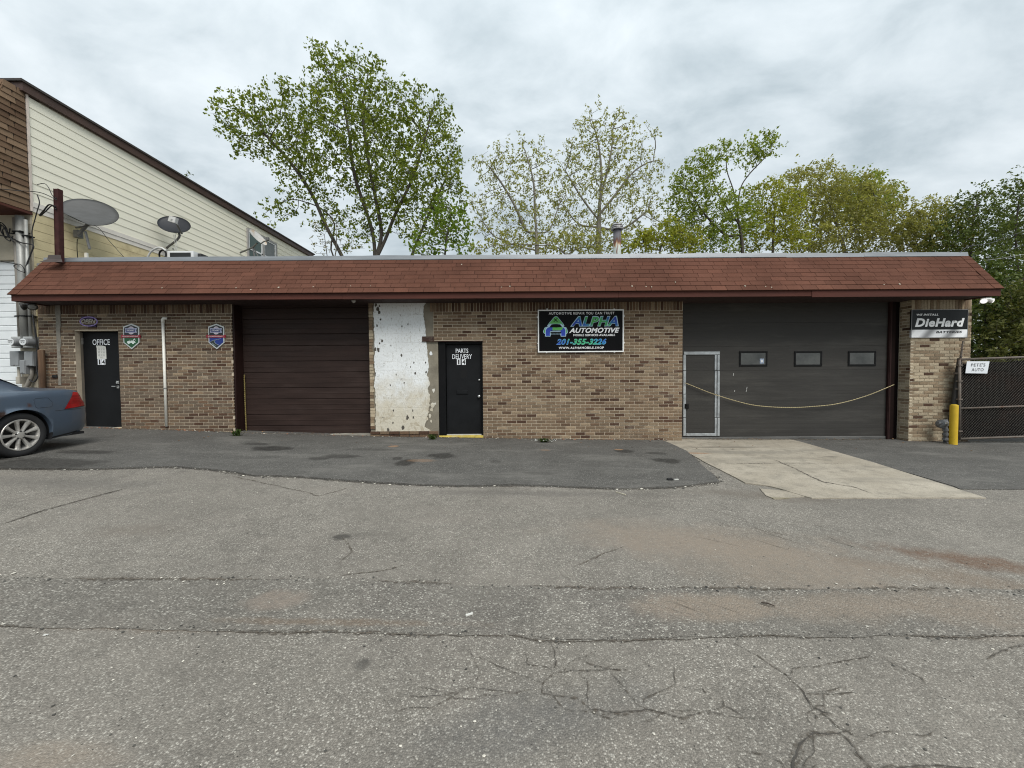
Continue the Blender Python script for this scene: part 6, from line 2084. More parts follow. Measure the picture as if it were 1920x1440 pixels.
# ================================================================== CAR
def car():
    root = thing('parked_car', 'blue-grey sedan with rusty rear wheel arch parked with its tail towards the office door', 'car', (-8.24, 4.4, 0.12))
    XC, YR = -8.235, 6.80
    GZ = zg(-8.2) + .0
    tl = -0.0213
    paint = NT('blue_grey_metallic')
    fl = paint.noise(420, 2)
    pc = paint.mix(paint.mapr(fl, .3, .7, 0, 1), (.075, .105, .145), (.105, .14, .19))
    nz = paint.mapr(paint.noise(5, 5, .7), .5, .75, 0, .35, True)
    pc = paint.mix(nz, pc, (.12, .13, .14))
    wp = Vector((XC + .9, YR - 1.05, GZ + .33))
    bl = paint.mapr(paint.math('ADD', paint.vmath('DISTANCE', paint.pos, (wp.x, wp.y - .24, wp.z + .31)), paint.math('MULTIPLY', paint.noise(14, 5, .7), .14)), .155, .10, 0, .95, True)
    pc = paint.mix(bl, pc, (.045, .022, .014))
    bl2 = paint.mapr(paint.math('ADD', paint.vmath('DISTANCE', paint.pos, (wp.x, wp.y + .10, wp.z + .42)), paint.math('MULTIPLY', paint.noise(18, 5, .7), .10)), .10, .06, 0, .8, True)
    pc = paint.mix(bl2, pc, (.10, .045, .03))
    paint.bsdf(pc, .34, .35, None, .5, .7)
    paint = paint.mat
    glass = M('car_glass', (.012, .014, .016), .05, spec=.8, var=.05)
    blackp = M('car_black_trim', (.012, .012, .013), .6)
    wheels = [(1.05, .335), (3.79, .335)]
    R = .375

    def tab(s, pts):
        return float(np.interp(s, [p[0] for p in pts], [p[1] for p in pts]))
    wmaxT = [(0, .60), (.02, .68), (.06, .75), (.12, .80), (.22, .845), (.4, .88), (.7, .90), (1.05, .905), (2.5, .905), (3.79, .90), (4.2, .87), (4.5, .80), (4.7, .70), (4.8, .55)]
    zbotT = [(0, .33), (.06, .29), (.15, .265), (.4, .23), (.65, .205), (1.45, .19), (3.4, .19), (4.2, .20), (4.6, .23), (4.8, .30)]
    zshT = [(0, .60), (.05, .645), (.09, .69), (.115, .80), (.15, .90), (.20, .955), (.30, .975), (.8, .985), (1.3, .975), (2.2, .955), (3.1, .95), (3.5, .93), (4.2, .80), (4.6, .68), (4.8, .52)]
    topT = [(0, .62), (.05, .66), (.09, .72), (.115, .84), (.15, .94), (.20, .995), (.30, 1.01), (.72, 1.03), (.85, 1.06), (1.0, 1.15), (1.25, 1.275), (1.5, 1.37), (1.8, 1.425), (2.3, 1.45), (2.75, 1.43), (3.0, 1.35), (3.35, 1.15), (3.62, 1.0), (3.9, .955), (4.3, .85), (4.6, .72), (4.8, .54)]
    ss = sorted(set([0, .01, .02, .04, .06, .075, .09, .1, .115, .13, .15, .17, .2, .24, .3, .36, .42, .5, .58] + [round(x, 4) for x in np.arange(.6, 4.8, .07)] + [4.8] +
                    [round(w[0] + R * math.sin(a), 4) for w in wheels for a in np.linspace(-math.pi / 2, math.pi / 2, 25)] +
                    [round(w[0] + s_ * (R + .004), 4) for w in wheels for s_ in (-1, 1)]))
    rows = []
    for s in ss:
        wm, zb, zs, zt_ = tab(s, wmaxT), tab(s, zbotT), tab(s, zshT), tab(s, topT)
        zl = zb
        for (sw, wz) in wheels:
            if abs(s - sw) <= R + 1e-6: zl = max(zl, wz + math.sqrt(max(0, R * R - (s - sw) ** 2)))
        gh = max(0, min(1, (zt_ - zs - .02) / .35))
        wr = .62 - .02 * gh
        side = [(wm - .07, zb), (wm - .015, zb + .09), (wm - .002, zb + .22), (wm, .55), (wm - .004, .66), (wm - .02, .78), (wm - .035, zs - .09), (wm - .055, zs - .04)]
        prev = -1
        pts = []
        for (w_, z_) in side:
            z2 = min(z_, zs - .03 - .0 * len(pts))
            z2 = max(z2, zl + .002 * len(pts))
            z2 = max(z2, prev)
            prev = z2
            pts.append((w_, z2))
        z_sh = max(zs, prev + .002)
        pts.append((wm - .085, z_sh))
        bel = z_sh + (zt_ - z_sh) * .06
        pts.append((wm - .125, bel))
        pts.append((wm - .125 + (wr - (wm - .125)) * .5, bel + (zt_ - .03 * gh - bel) * .52))
        pts.append((min(wr, wm - .15), bel + (zt_ - .045 * gh - bel) * 1.0 - .008))
        pts.append((min(wr, wm - .15) * .75, zt_ - .006 - .005 * gh))
        pts.append((0, zt_))
        rows.append(pts)
    NP = len(rows[0])

    def P(s, w_, z_, side=1):
        return Vector((XC + side * w_, YR - s, GZ + z_ + tl * (side * w_)))
    q = MB()
    for side in (1, -1):
        v = [P(s, w_, z_, side) for s, pts in zip(ss, rows) for (w_, z_) in pts]
        fs = []
        for i in range(len(ss) - 1):
            for k in range(NP - 1):
                a_, b_ = i * NP + k, i * NP + k + 1
                fc = (a_, b_, b_ + NP, a_ + NP)
                fs.append(fc if side < 0 else fc[::-1])
        q.add(v, fs)
    # tail and nose closing faces
    for i in (0, len(ss) - 1):
        v = [P(ss[i], w_, z_, 1) for (w_, z_) in rows[i]] + [P(ss[i], w_, z_, -1) for (w_, z_) in rows[i]][::-1]
        q.add(v, [tuple(range(len(v))) if i == 0 else tuple(range(len(v) - 1, -1, -1))])
    body = q.build('car_body', paint, root, smooth=True)
    # underside
    q = MB(); q.box(XC - .80, XC + .80, YR - 4.7, YR - .15, GZ + .20, GZ + .24)
    q.box(XC - .55, XC + .55, YR - 4.6, YR - .12, GZ + .24, GZ + .8); q.build('underbody', blackp, root)
    for (sw, wz) in wheels:
        for side in (1, -1):
            q = MB(); n = 20
            arc = [(sw + (R + .004) * math.cos(t), wz + (R + .004) * math.sin(t)) for t in np.linspace(-.35, math.pi + .35, n)]
            v = [P(s, .885, max(z_, .2), side) for s, z_ in arc] + [P(s, .56, max(z_, .2), side) for s, z_ in arc]
            q.add(v, [(i, i + 1, i + 1 + n, i + n) for i in range(n - 1)])
            v = [P(s, .56, max(z_, .2), side) for s, z_ in arc]
            q.add(v, [tuple(range(n))])
            q.build('wheel_arch_liner', blackp, root)

    # panels lying on the body: helper to sample the body side
    def body_pt(s, f, off=.003, side=1):
        """Point on the body at station s and profile parameter f (0..NP-1)."""
        i = min(len(ss) - 2, max(0, int(np.searchsorted(ss, s) - 1)))
        t = (s - ss[i]) / (ss[i + 1] - ss[i])
        k = min(NP - 2, int(f)); u = f - k
        def pp(i_):
            a_, b_ = rows[i_][k], rows[i_][k + 1]
            return (a_[0] + (b_[0] - a_[0]) * u, a_[1] + (b_[1] - a_[1]) * u)
        a_, b_ = pp(i), pp(i + 1)
        return P(s, a_[0] + (b_[0] - a_[0]) * t + off, a_[1] + (b_[1] - a_[1]) * t, side)

    def z_to_f(s, z_):
        i = min(len(ss) - 2, max(0, int(np.searchsorted(ss, s) - 1)))
        t = (s - ss[i]) / (ss[i + 1] - ss[i])
        zz = [rows[i][k][1] * (1 - t) + rows[i + 1][k][1] * t for k in range(NP)]
        return float(np.interp(z_, zz, list(range(NP))))

    def patch(name, outline, mat, off=.004, n=7, side=1, lift_edge=None):
        """Quad patch (4 corners as (s, z)) draped on the body side."""
        q = MB(); v = []
        (s00, z00), (s10, z10), (s11, z11), (s01, z01) = outline
        for i in range(n + 1):
            for k in range(n + 1):
                u, w_ = i / n, k / n
                s = (s00 * (1 - u) + s10 * u) * (1 - w_) + (s01 * (1 - u) + s11 * u) * w_
                z_ = (z00 * (1 - u) + z10 * u) * (1 - w_) + (z01 * (1 - u) + z11 * u) * w_
                v.append(body_pt(s, z_to_f(s, z_), off, side))
        fs = [(i * (n + 1) + k, (i + 1) * (n + 1) + k, (i + 1) * (n + 1) + k + 1, i * (n + 1) + k + 1) for i in range(n) for k in range(n)]
        q.add(v, [f_[::-1] if side > 0 else f_ for f_ in fs])
        return q.build(name, mat, root, smooth=True)
    red = NT('red_lamp_lens')
    red.bsdf(red.ramp(red.noise(20, 2, .5, red.stretch((.2, .2, 1.5))), [(.35, (.20, .006, .008)), (.65, (.34, .012, .014))]), .12, 0, None, .6)
    for side in (1, -1):
        patch('tail_light', [(.50, .675), (.125, .70), (.145, .925), (.30, .945)], red.mat, .006, 8, side)
        patch('tail_light_seam', [(.515, .667), (.122, .692), (.125, .70), (.50, .675)], blackp, .005, 5, side)
        patch('side_window', [(1.30, 1.02), (3.25, 1.0), (2.8, 1.36), (1.95, 1.36)], glass, .004, 10, side)
        patch('bumper_seam', [(.64, .655), (.10, .655), (.10, .660), (.64, .660)], blackp, .0015, 8, side)
        patch('window_trim', [(1.22, .985), (3.4, .97), (3.4, .982), (1.22, .997)], blackp, .003, 10, side)
        patch('mirror_base', [(3.1, .98), (3.25, .98), (3.25, 1.05), (3.1, 1.05)], blackp, .05, 3, side)
    # fuel flap outline
    q = MB(); oc = [(.865, .725), (.70, .728), (.665, .745), (.655, .80), (.70, .865), (.73, .875), (.865, .872), (.89, .855), (.885, .745)]
    pts_ = []
    for i in range(len(oc)):
        for k in range(4):
            a_, b_ = oc[i], oc[(i + 1) % len(oc)]
            s, z_ = a_[0] + (b_[0] - a_[0]) * k / 4, a_[1] + (b_[1] - a_[1]) * k / 4
            pts_.append(body_pt(s, z_to_f(s, z_), .0005))
    q.tube(pts_ + [pts_[0]], .003, 5, caps=False); q.build('fuel_flap', M('flap_gap', (.035, .045, .06), .5), root)
    # rear window and windscreen
    q = MB(); v = []
    for i in range(9):
        s = .86 + (1.66 - .86) * i / 8
        zt_ = tab(s, topT)
        for k in range(9):
            x_ = (k / 8 * 2 - 1) * (.56 + .06 * (1 - i / 8))
            v.append(P(s, x_, zt_ - .004 - .02 * (x_ / .6) ** 2 * .6 + .008, 1))
    q.add(v, [(i * 9 + k, i * 9 + k + 1, (i + 1) * 9 + k + 1, (i + 1) * 9 + k) for i in range(8) for k in range(8)]); q.build('rear_window', glass, root, smooth=True)
    q = MB(); v = []
    for i in range(9):
        s = 2.85 + (3.58 - 2.85) * i / 8
        zt_ = tab(s, topT)
        for k in range(9):
            x_ = (k / 8 * 2 - 1) * (.56 + .08 * i / 8)
            v.append(P(s, x_, zt_ - .012 * (x_ / .6) ** 2 + .006, 1))
    q.add(v, [(i * 9 + k, i * 9 + k + 1, (i + 1) * 9 + k + 1, (i + 1) * 9 + k) for i in range(8) for k in range(8)]); q.build('windscreen', glass, root, smooth=True)
    q = MB()
    for (sa, sb) in ((.12, .17),):
        pass
    # bumper lower lip
    for side in (1,):
        patch('bumper_valance', [(.66, .212), (.26, .262), (.26, .285), (.66, .24)], blackp, .004, 8, 1); patch('bumper_valance', [(.66, .212), (.26, .262), (.26, .285), (.66, .24)], blackp, .004, 8, -1)
    # head lamps
    for side in (1, -1):
        patch('headlight', [(4.35, .60), (4.72, .56), (4.70, .66), (4.30, .74)], M('lamp_glass', (.5, .5, .5), .1, .2), .005, 5, side)
    # wheels
    tyre_m = M('tyre_rubber', (.018, .018, .019), .8, var=.2, vs=9)
    rim_m = M('silver_alloy', (.68, .66, .62), .36, .6, var=.12, vs=9, dirt=(.22, .16, .11), dirt_amt=.5)
    spk = None
    for (sw, wz) in wheels:
        for side in (1, -1):
            ctr = P(sw, .865, wz, side)
            r_t, r_r = .330, .232
            q = MB()
            prof = [(r_r - .005, -.20), (r_t - .03, -.205), (r_t, -.185), (r_t, -.03), (r_t - .012, -.008), (r_t - .04, .004), (r_r + .025, .002), (r_r, -.012)]
            q.lathe([(r_, h * side) for r_, h in prof], ctr, 'X', 48)
            q.f = q.f[:-2]; q.m = q.m[:-2]
            wh = q.build('wheel', tyre_m, root, smooth=True)
            q = MB()
            prof = [(r_r - .012, -.17), (r_r - .004, -.03), (r_r + .004, -.010), (r_r - .002, -.002), (r_r - .016, -.004), (r_r - .024, -.03), (r_r - .03, -.16)]
            q.lathe([(r_, h * side) for r_, h in prof], ctr, 'X', 48)
            q.f = q.f[:-2]; q.m = q.m[:-2]
            q.build('rim', rim_m, wh, smooth=False)
            q = MB(); q.lathe([(.012, -.006), (.045, -.008), (.062, -.022), (.075, -.05)], ctr + Vector((0, 0, 0)), 'X', 24)
            if side < 0: q.v = [(2 * ctr.x - v_[0], v_[1], v_[2]) for v_ in q.v]
            q.build('hub', rim_m, wh, smooth=False)
            q = MB(); q.lathe([(.18, -.11), (.18, -.13)], ctr, 'X', 24); q.lathe([(r_r - .02, -.165), (r_r - .02, -.17)], ctr, 'X', 24)
            if side < 0: q.v = [(2 * ctr.x - v_[0], v_[1], v_[2]) for v_ in q.v]
            q.build('brake_disc', M('dark_brake', (.03, .026, .024), .6, .2), wh)
            for k in range(9):
                an = 2 * math.pi * k / 9 + .17
                if spk is None:
                    q = MB()
                    sec = [(.055, .018, -.014, .03), (.10, .019, -.016, .028), (.16, .024, -.012, .024), (r_r - .012, .034, -.004, .02)]
                    v = []
                    for (r_, hw, d_, th_) in sec:
                        v += [(d_ - th_, -hw, r_), (d_, -hw * .72, r_), (d_ + .003, 0, r_), (d_, hw * .72, r_), (d_ - th_, hw, r_)]
                    q.add(v, [(i * 5 + j, i * 5 + j + 1, (i + 1) * 5 + j + 1, (i + 1) * 5 + j) for i in range(3) for j in range(4)])
                    o_ = q.build('spoke', rim_m, wh); spk = o_.data
                else:
                    o_ = bpy.data.objects.new('spoke', spk); COL.objects.link(o_); adopt(o_, wh)
                M4 = Matrix.Translation(ctr) @ Matrix.Rotation(an, 4, 'X')
                if side < 0: M4 = Matrix.Translation(ctr) @ Matrix.Rotation(math.pi, 4, 'Z') @ Matrix.Rotation(an, 4, 'X')
                o_.matrix_basis = M4
            q = MB()
            for k in range(5):
                an = 2 * math.pi * k / 5 + .3
                q.lathe([(.011, -.012), (.011, -.002)], ctr + Vector((-.005 * side, .055 * math.cos(an), .055 * math.sin(an))), 'X', 8)
            q.build('lug_nut', M('dark_nut', (.06, .06, .06), .4, .5), wh, kind='stuff')
    return root


car()

# ================================================================== TREES AND PLANTS
def leaf_mat(name, cols, trans=0.35):
    t = NT(name)
    c = t.ramp(t.island(), [(i / max(1, len(cols) - 1), cc) for i, cc in enumerate(cols)])
    c = t.mix(1.0, c, t.ramp(t.noise(1.7, 4, .65), [(.32, .70), (.60, 1.0)]), 'MULTIPLY')
    p = t.n('ShaderNodeBsdfPrincipled')
    t.link(c, p.inputs['Base Color']); p.inputs['Roughness'].default_value = .6; p.inputs['Specular IOR Level'].default_value = .25
    tr = t.n('ShaderNodeBsdfTranslucent')
    t.link(t.mix(1.0, c, (1.0, 1.0, .55), 'MULTIPLY'), tr.inputs[0])
    ms_ = t.n('ShaderNodeMixShader'); ms_.inputs[0].default_value = trans
    t.link(p.outputs[0], ms_.inputs[1]); t.link(tr.outputs[0], ms_.inputs[2]); t.link(ms_.outputs[0], t.out.inputs[0])
    return t.mat


def bark_mat(name, col):
    return M(name, col, .9, var=.3, vs=6, bump=.5, bs=18, stretch=(3, 3, .5))


def grow(attr, nodes, parents, step, infl, kill, iters, rng):
    nodes = [np.array(p, float) for p in nodes]
    parents = list(parents)
    A = attr.copy()
    N = np.array(nodes)
    d = np.full(len(A), 1e9); near = np.zeros(len(A), int)
    start = 0
    for it in range(iters):
        for j in range(start, len(nodes)):
            dj = np.linalg.norm(A - nodes[j], axis=1)
            m = dj < d
            d[m] = dj[m]; near[m] = j
        start = len(nodes)
        keep = d > kill
        A, d, near = A[keep], d[keep], near[keep]
        if not len(A): break
        act = d < infl
        if not act.any():
            # pull the closest node towards what is left
            i = int(np.argmin(d)); act = np.zeros(len(A), bool); act[i] = True
        idx = near[act]
        dirs = A[act] - np.array([nodes[k] for k in idx])
        dirs /= np.linalg.norm(dirs, axis=1)[:, None] + 1e-9
        added = 0
        for k in np.unique(idx):
            v = dirs[idx == k].sum(0)
            v = v / (np.linalg.norm(v) + 1e-9) + rng.normal(0, .18, 3) + np.array([0, 0, .06])
            v /= np.linalg.norm(v)
            p = nodes[k] + v * step
            nodes.append(p); parents.append(int(k)); added += 1
        if not added: break
    return np.array(nodes), parents


def branch_mesh(nodes, parents, rtip, expo, rmax, name, mat, parent, rmin_draw=0.0):
    n = len(nodes)
    kids = [[] for _ in range(n)]
    for i, p in enumerate(parents):
        if p >= 0: kids[p].append(i)
    rad = np.zeros(n)
    order = list(range(n))
    # children always come after parents
    for i in reversed(order):
        rad[i] = rtip if not kids[i] else sum(rad[k] ** expo for k in kids[i]) ** (1 / expo)
    rad = np.minimum(rad, rmax)
    q = MB()
    starts = [i for i in range(n) if parents[i] < 0]
    stack = [(i, None) for i in starts]
    while stack:
        s, frm = stack.pop()
        chain = [s] if frm is None else [frm, s]
        cur = s
        while kids[cur]:
            ks = sorted(kids[cur], key=lambda k: -rad[k])
            for k in ks[1:]: stack.append((k, cur))
            cur = ks[0]; chain.append(cur)
        if len(chain) < 2: continue
        rr_ = [rad[c] for c in chain]
        if frm is not None: rr_[0] = min(rad[frm], rr_[1] * 1.25)
        rr_[-1] *= .5
        big = max(rr_)
        q.tube([nodes[c] for c in chain], rr_, 8 if big > .08 else (5 if big > .025 else 3), caps=False)
    o = q.build(name, mat, parent, smooth=True)
    return o, rad, kids


def leaf_mesh(pts, per, spread, size, mat, name, parent, rng, droop=.2, aspect=.62, flat=.0, clump=6):
    """Tufts of small folded leaves: each twig tip carries a few tight clumps."""
    nclu = max(1, int(round(per / clump)))
    C_ = np.repeat(pts, nclu, axis=0)
    C_ = C_ + rng.normal(0, 1, C_.shape) * spread
    P_ = np.repeat(C_, clump, axis=0)
    P_ = P_ + rng.normal(0, 1, P_.shape) * size * .38
    n = len(P_)
    ax = rng.normal(0, 1, (n, 3)); ax[:, 2] -= droop
    ax /= np.linalg.norm(ax, axis=1)[:, None]
    b = rng.normal(0, 1, (n, 3)); b[:, 2] += flat
    s = np.cross(ax, b); s /= np.linalg.norm(s, axis=1)[:, None] + 1e-9
    L = size * rng.uniform(.6, 1.35, n)[:, None]
    nr = np.cross(ax, s)
    v0 = P_; v2 = P_ + ax * L
    mid = P_ + ax * L * .45
    v1 = mid + s * L * aspect * .5 + nr * L * .10
    v3 = mid - s * L * aspect * .5 + nr * L * .10
    V = np.stack([v0, v1, v2, v3], 1).reshape(-1, 3)
    me = bpy.data.meshes.new(name)
    me.vertices.add(4 * n); me.loops.add(4 * n); me.polygons.add(n)
    me.vertices.foreach_set('co', V.astype(np.float32).ravel())
    me.loops.foreach_set('vertex_index', np.arange(4 * n, dtype=np.int32))
    me.polygons.foreach_set('loop_start', np.arange(0, 4 * n, 4, dtype=np.int32))
    me.polygons.foreach_set('loop_total', np.full(n, 4, dtype=np.int32))
    me.materials.append(mat)
    me.update(calc_edges=True); me.validate()
    o = bpy.data.objects.new(name, me); COL.objects.link(o); adopt(o, parent)
    return o


def sample_lobes(lobes, n, Y, zf, rng, fill=.5):
    """Points inside lobes given as photo ellipses (cx, cy, rx, ry[, weight[, dy]]), really spread in depth."""
    w = np.array([l[2] * l[3] * (l[4] if len(l) > 4 else 1) for l in lobes], float); w /= w.sum()
    out = []
    ch = rng.choice(len(lobes), n, p=w)
    for c in ch:
        l = lobes[c]
        v = rng.normal(0, 1, 3); v /= np.linalg.norm(v)
        r_ = rng.random() ** fill
        r_ = r_ ** (1.0)
        px, py = l[0] + l[2] * v[0] * r_, l[1] + l[3] * v[1] * r_
        dy = (l[5] if len(l) > 5 else 0) + v[2] * r_ * .5 * (l[2] + l[3]) / F * Y * zf
        y_ = max(Y + dy, 10.2)
        # place at the real 3-D spot: same size sideways whatever its depth
        p = at(px, py, Y)
        out.append((p.x, y_, p.z))
    return np.array(out)


def tree(name, label, Y, lobes, stems, natt, step, infl, kill, leaf, bark, per, spread, size, seed, rtip=.007, expo=2.15, rmax=.3, thin=.03, zf=.9, cat='tree', group='trees behind the shop', droop=.2, aspect=.62, keep=1.0, inner=0, crown='crown', trunkn='trunk', fill=.42, clump=6):
    rng = np.random.default_rng(seed)
    att = sample_lobes(lobes, natt, Y, zf, rng, fill)
    nodes, par = [], []
    for st in stems:                      # (index of parent node or -1, [(px, py, dy), ...])
        last = st[0]
        pts = [at(p[0], p[1], Y) + Vector((0, p[2] if len(p) > 2 else 0, 0)) for p in st[1]]
        if last >= 0: pts = [Vector(nodes[last])] + pts
        dense = spline(pts, 5)
        for i, p in enumerate(dense):
            if last >= 0 and i == 0: continue
            nodes.append(np.array(p)); par.append(last); last = len(nodes) - 1
    nd, par = grow(att, nodes, par, step, infl, kill, 140, rng)
    base = nodes[0]
    th = thing(name, label, cat, tuple(base), group)
    o, rad, kids = branch_mesh(nd, par, rtip, expo, rmax, trunkn, bark, th)
    tips = nd[rad < thin]
    if keep < 1: tips = tips[rng.random(len(tips)) < keep]
    if per: leaf_mesh(tips, per, spread, size, leaf, crown, th, rng, droop, aspect, clump=clump)
    return th


L_MAPLE = leaf_mat('maple_leaf', [(.11, .155, .018), (.165, .22, .026), (.23, .285, .04), (.31, .35, .065)], .5)
L_BRIGHT = leaf_mat('young_maple_leaf', [(.11, .19, .018), (.17, .26, .026), (.23, .31, .04)], .5)
L_PALE = leaf_mat('pale_spring_leaf', [(.26, .275, .065), (.35, .355, .10), (.44, .43, .16)], .5)
L_GREEN = leaf_mat('fresh_green_leaf', [(.18, .25, .03), (.25, .32, .042), (.33, .38, .07)], .5)
L_YELLOW = leaf_mat('yellow_green_leaf', [(.25, .29, .032), (.34, .36, .048), (.42, .41, .07)], .5)
L_OLIVE = leaf_mat('olive_leaf', [(.27, .275, .065), (.36, .355, .10), (.45, .43, .16)], .5)
L_DARK = leaf_mat('dark_green_leaf', [(.085, .125, .03), (.13, .175, .042), (.18, .215, .06)], .35)
L_SHRUB = leaf_mat('shrub_leaf', [(.045, .075, .016), (.08, .115, .022), (.12, .15, .032)], .35)
L_SHRUB2 = leaf_mat('olive_shrub_leaf', [(.085, .10, .022), (.13, .14, .036), (.165, .165, .05)], .35)
BK_DARK = bark_mat('dark_bark', (.062, .052, .042))
BK_GREY = bark_mat('grey_bark', (.13, .12, .105))
BK_PALE = bark_mat('pale_bark', (.20, .185, .15))


def gpy(px, Y):
    """Pixel row where the ground lies at depth Y below pixel column px."""
    x = at(px, 700, Y).x
    return 720 - 22 - (px - 960) * 0.0062 + (1.375 - zg(x)) * F / Y


Y = 16.0
g0 = gpy(700, Y)
tree('maple_tree', 'big full green maple with several dark stems, left of the roof flue', Y,
     [(492, 235, 84, 60, 1.1), (462, 215, 46, 40, .8), (445, 270, 22, 38, .8), (560, 240, 75, 85), (640, 150, 62, 58), (600, 110, 35, 30, .8), (588, 95, 12, 22, .6), (690, 135, 40, 40, .8), (680, 270, 120, 120, 1.1), (765, 225, 88, 68, 1.1),
      (825, 215, 32, 42, .9), (830, 320, 52, 95, 1.1), (770, 350, 90, 80, 1.0), (560, 330, 55, 60, .9), (520, 395, 34, 30, .7), (600, 400, 45, 38, .55), (690, 420, 60, 45, .8), (800, 430, 60, 42, 1.0)],
     [(-1, [(700, g0), (698, 640), (702, 560), (703, 490), (697, 430), (665, 330), (655, 255), (640, 170)]),
      (15, [(715, 440), (706, 380), (692, 310), (680, 210), (690, 140)]),
      (10, [(668, 540), (640, 478), (612, 425), (585, 365), (545, 305), (495, 250)]),
      (15, [(722, 450), (742, 400), (775, 330), (800, 250)]),
      (10, [(745, 550), (772, 478), (800, 410), (838, 330)]),
      (12, [(625, 480), (627, 420), (600, 390), (560, 375)])],
     3300, .29, 1.6, .34, L_MAPLE, BK_DARK, 18, .16, .122, 3, rtip=.0075, expo=2.05, rmax=.17, thin=.017, droop=.1)
Y = 13.5
tree('young_maple_tree', 'bright green leafy young maple at the lower right of the big maple', Y,
     [(845, 425, 45, 50), (870, 440, 24, 40, .8), (800, 465, 45, 28), (830, 390, 26, 24, .8)],
     [(-1, [(830, gpy(830, Y)), (832, 560), (835, 470), (842, 420)])], 560, .28, 1.6, .30, L_BRIGHT, BK_DARK, 12, .13, .13, 5, rmax=.08, thin=.02)
Y = 20.0
tree('sycamore_tree', 'thin pale spring tree with an open crown just right of the big maple', Y,
     [(980, 330, 58, 68, 1.0), (1010, 300, 45, 40, .8), (930, 330, 45, 52, .9), (905, 310, 22, 28, .8), (985, 285, 22, 26, .8), (1020, 370, 55, 60), (950, 410, 75, 60), (905, 395, 30, 45, .7), (1000, 440, 70, 32)],
     [(-1, [(1006, gpy(1006, Y)), (1006, 600), (1007, 470), (1003, 400), (1000, 340), (985, 285)]), (12, [(985, 430), (965, 385), (938, 340), (915, 310)]), (12, [(1030, 430), (1050, 380)]), (10, [(965, 460), (930, 445)])],
     1300, .34, 2.0, .36, L_PALE, BK_PALE, 15, .13, .115, 7, rtip=.0095, expo=2.15, rmax=.11, thin=.017, aspect=.6)
Y = 21.0
tree('sycamore_tree', 'tall pale open spring tree rising directly behind the roof flue', Y,
     [(1135, 240, 50, 46, .9), (1100, 228, 26, 28, .7), (1165, 245, 35, 40, .8), (1125, 300, 85, 60), (1190, 275, 42, 42, .8), (1225, 310, 34, 26, .9), (1075, 310, 36, 42, .8), (1130, 370, 105, 62), (1215, 370, 40, 45, .7), (1110, 430, 85, 42), (1200, 430, 55, 38)],
     [(-1, [(1120, gpy(1120, Y)), (1121, 600), (1122, 460), (1124, 390), (1128, 330), (1122, 270), (1110, 225)]), (14, [(1150, 370), (1185, 325), (1215, 305), (1240, 300)]), (13, [(1090, 370), (1060, 320)]), (16, [(1145, 290), (1150, 230)]), (12, [(1165, 430), (1215, 395)]), (12, [(1085, 420), (1060, 390)])],
     1900, .34, 2.0, .37, L_PALE, BK_PALE, 15, .13, .115, 9, rtip=.010, expo=2.15, rmax=.14, thin=.018, aspect=.6)
Y = 18.0
tree('broadleaf_tree', 'green tree with a bare dark trunk and two spreading upper limbs, right of the flue', Y,
     [(1425, 275, 30, 32, .9), (1450, 280, 14, 14, .7), (1405, 300, 25, 18, .5), (1330, 300, 38, 36, .9), (1305, 330, 35, 35), (1365, 275, 18, 24, .7), (1290, 380, 48, 52), (1345, 400, 52, 60), (1275, 440, 38, 36), (1330, 455, 55, 25), (1400, 400, 26, 45, .5)],
     [(-1, [(1395, gpy(1395, Y)), (1394, 600), (1392, 470), (1384, 410), (1376, 360), (1363, 320), (1362, 285)]), (16, [(1388, 355), (1402, 330), (1430, 300), (1445, 285)]), (12, [(1360, 440), (1320, 400), (1295, 360)]), (14, [(1350, 370), (1330, 320)])],
     1500, .30, 1.6, .32, L_GREEN, BK_DARK, 24, .14, .115, 11, rmax=.12, thin=.017)
Y = 17.0
tree('understory_tree', 'yellow-green small tree low between the flue and the bare-trunked tree', Y,
     [(1250, 440, 45, 30), (1200, 455, 40, 22, .7), (1290, 450, 30, 25)],
     [(-1, [(1240, gpy(1240, Y)), (1240, 560), (1236, 480), (1250, 440)])], 420, .3, 1.6, .32, L_YELLOW, BK_DARK, 24, .15, .13, 13, rmax=.07, thin=.02)
tree('understory_tree', 'low pale yellow-green bush filling the roof line left of the flue', 18.5,
     [(1090, 458, 60, 24), (1040, 460, 50, 20), (960, 460, 60, 20), (1150, 452, 40, 26), (905, 466, 30, 14)],
     [(-1, [(1060, gpy(1060, 18.5)), (1060, 560), (1065, 480)])], 800, .28, 2.2, .28, L_PALE, BK_PALE, 14, .14, .13, 14, rmax=.07, thin=.02)
Y = 19.0
tree('broadleaf_tree', 'bright yellow-green rounded tree between the bare-trunked tree and the olive tree', Y,
     [(1440, 385, 42, 48), (1470, 400, 40, 50), (1420, 440, 45, 36), (1460, 350, 20, 20, .8), (1490, 450, 30, 30)],
     [(-1, [(1450, gpy(1450, Y)), (1450, 560), (1449, 470), (1452, 400)])], 850, .32, 1.6, .34, L_YELLOW, BK_DARK, 30, .17, .115, 15, rmax=.1, thin=.02)
Y = 22.0
tree('oak_tree', 'large dense olive-toned spring tree behind the right half of the roof', Y,
     [(1530, 370, 62, 52), (1500, 350, 38, 34), (1545, 325, 34, 24, .8), (1510, 315, 16, 14, .6), (1600, 390, 70, 60), (1640, 410, 58, 50), (1560, 440, 90, 42), (1660, 450, 55, 35), (1690, 430, 30, 40)],
     [(-1, [(1590, gpy(1590, Y)), (1590, 580), (1585, 480), (1565, 410), (1540, 350)]), (12, [(1620, 420), (1650, 390)]), (12, [(1530, 420), (1500, 370)])],
     2200, .36, 2.0, .38, L_OLIVE, BK_GREY, 36, .18, .122, 17, rmax=.2, thin=.02)
Y = 26.0
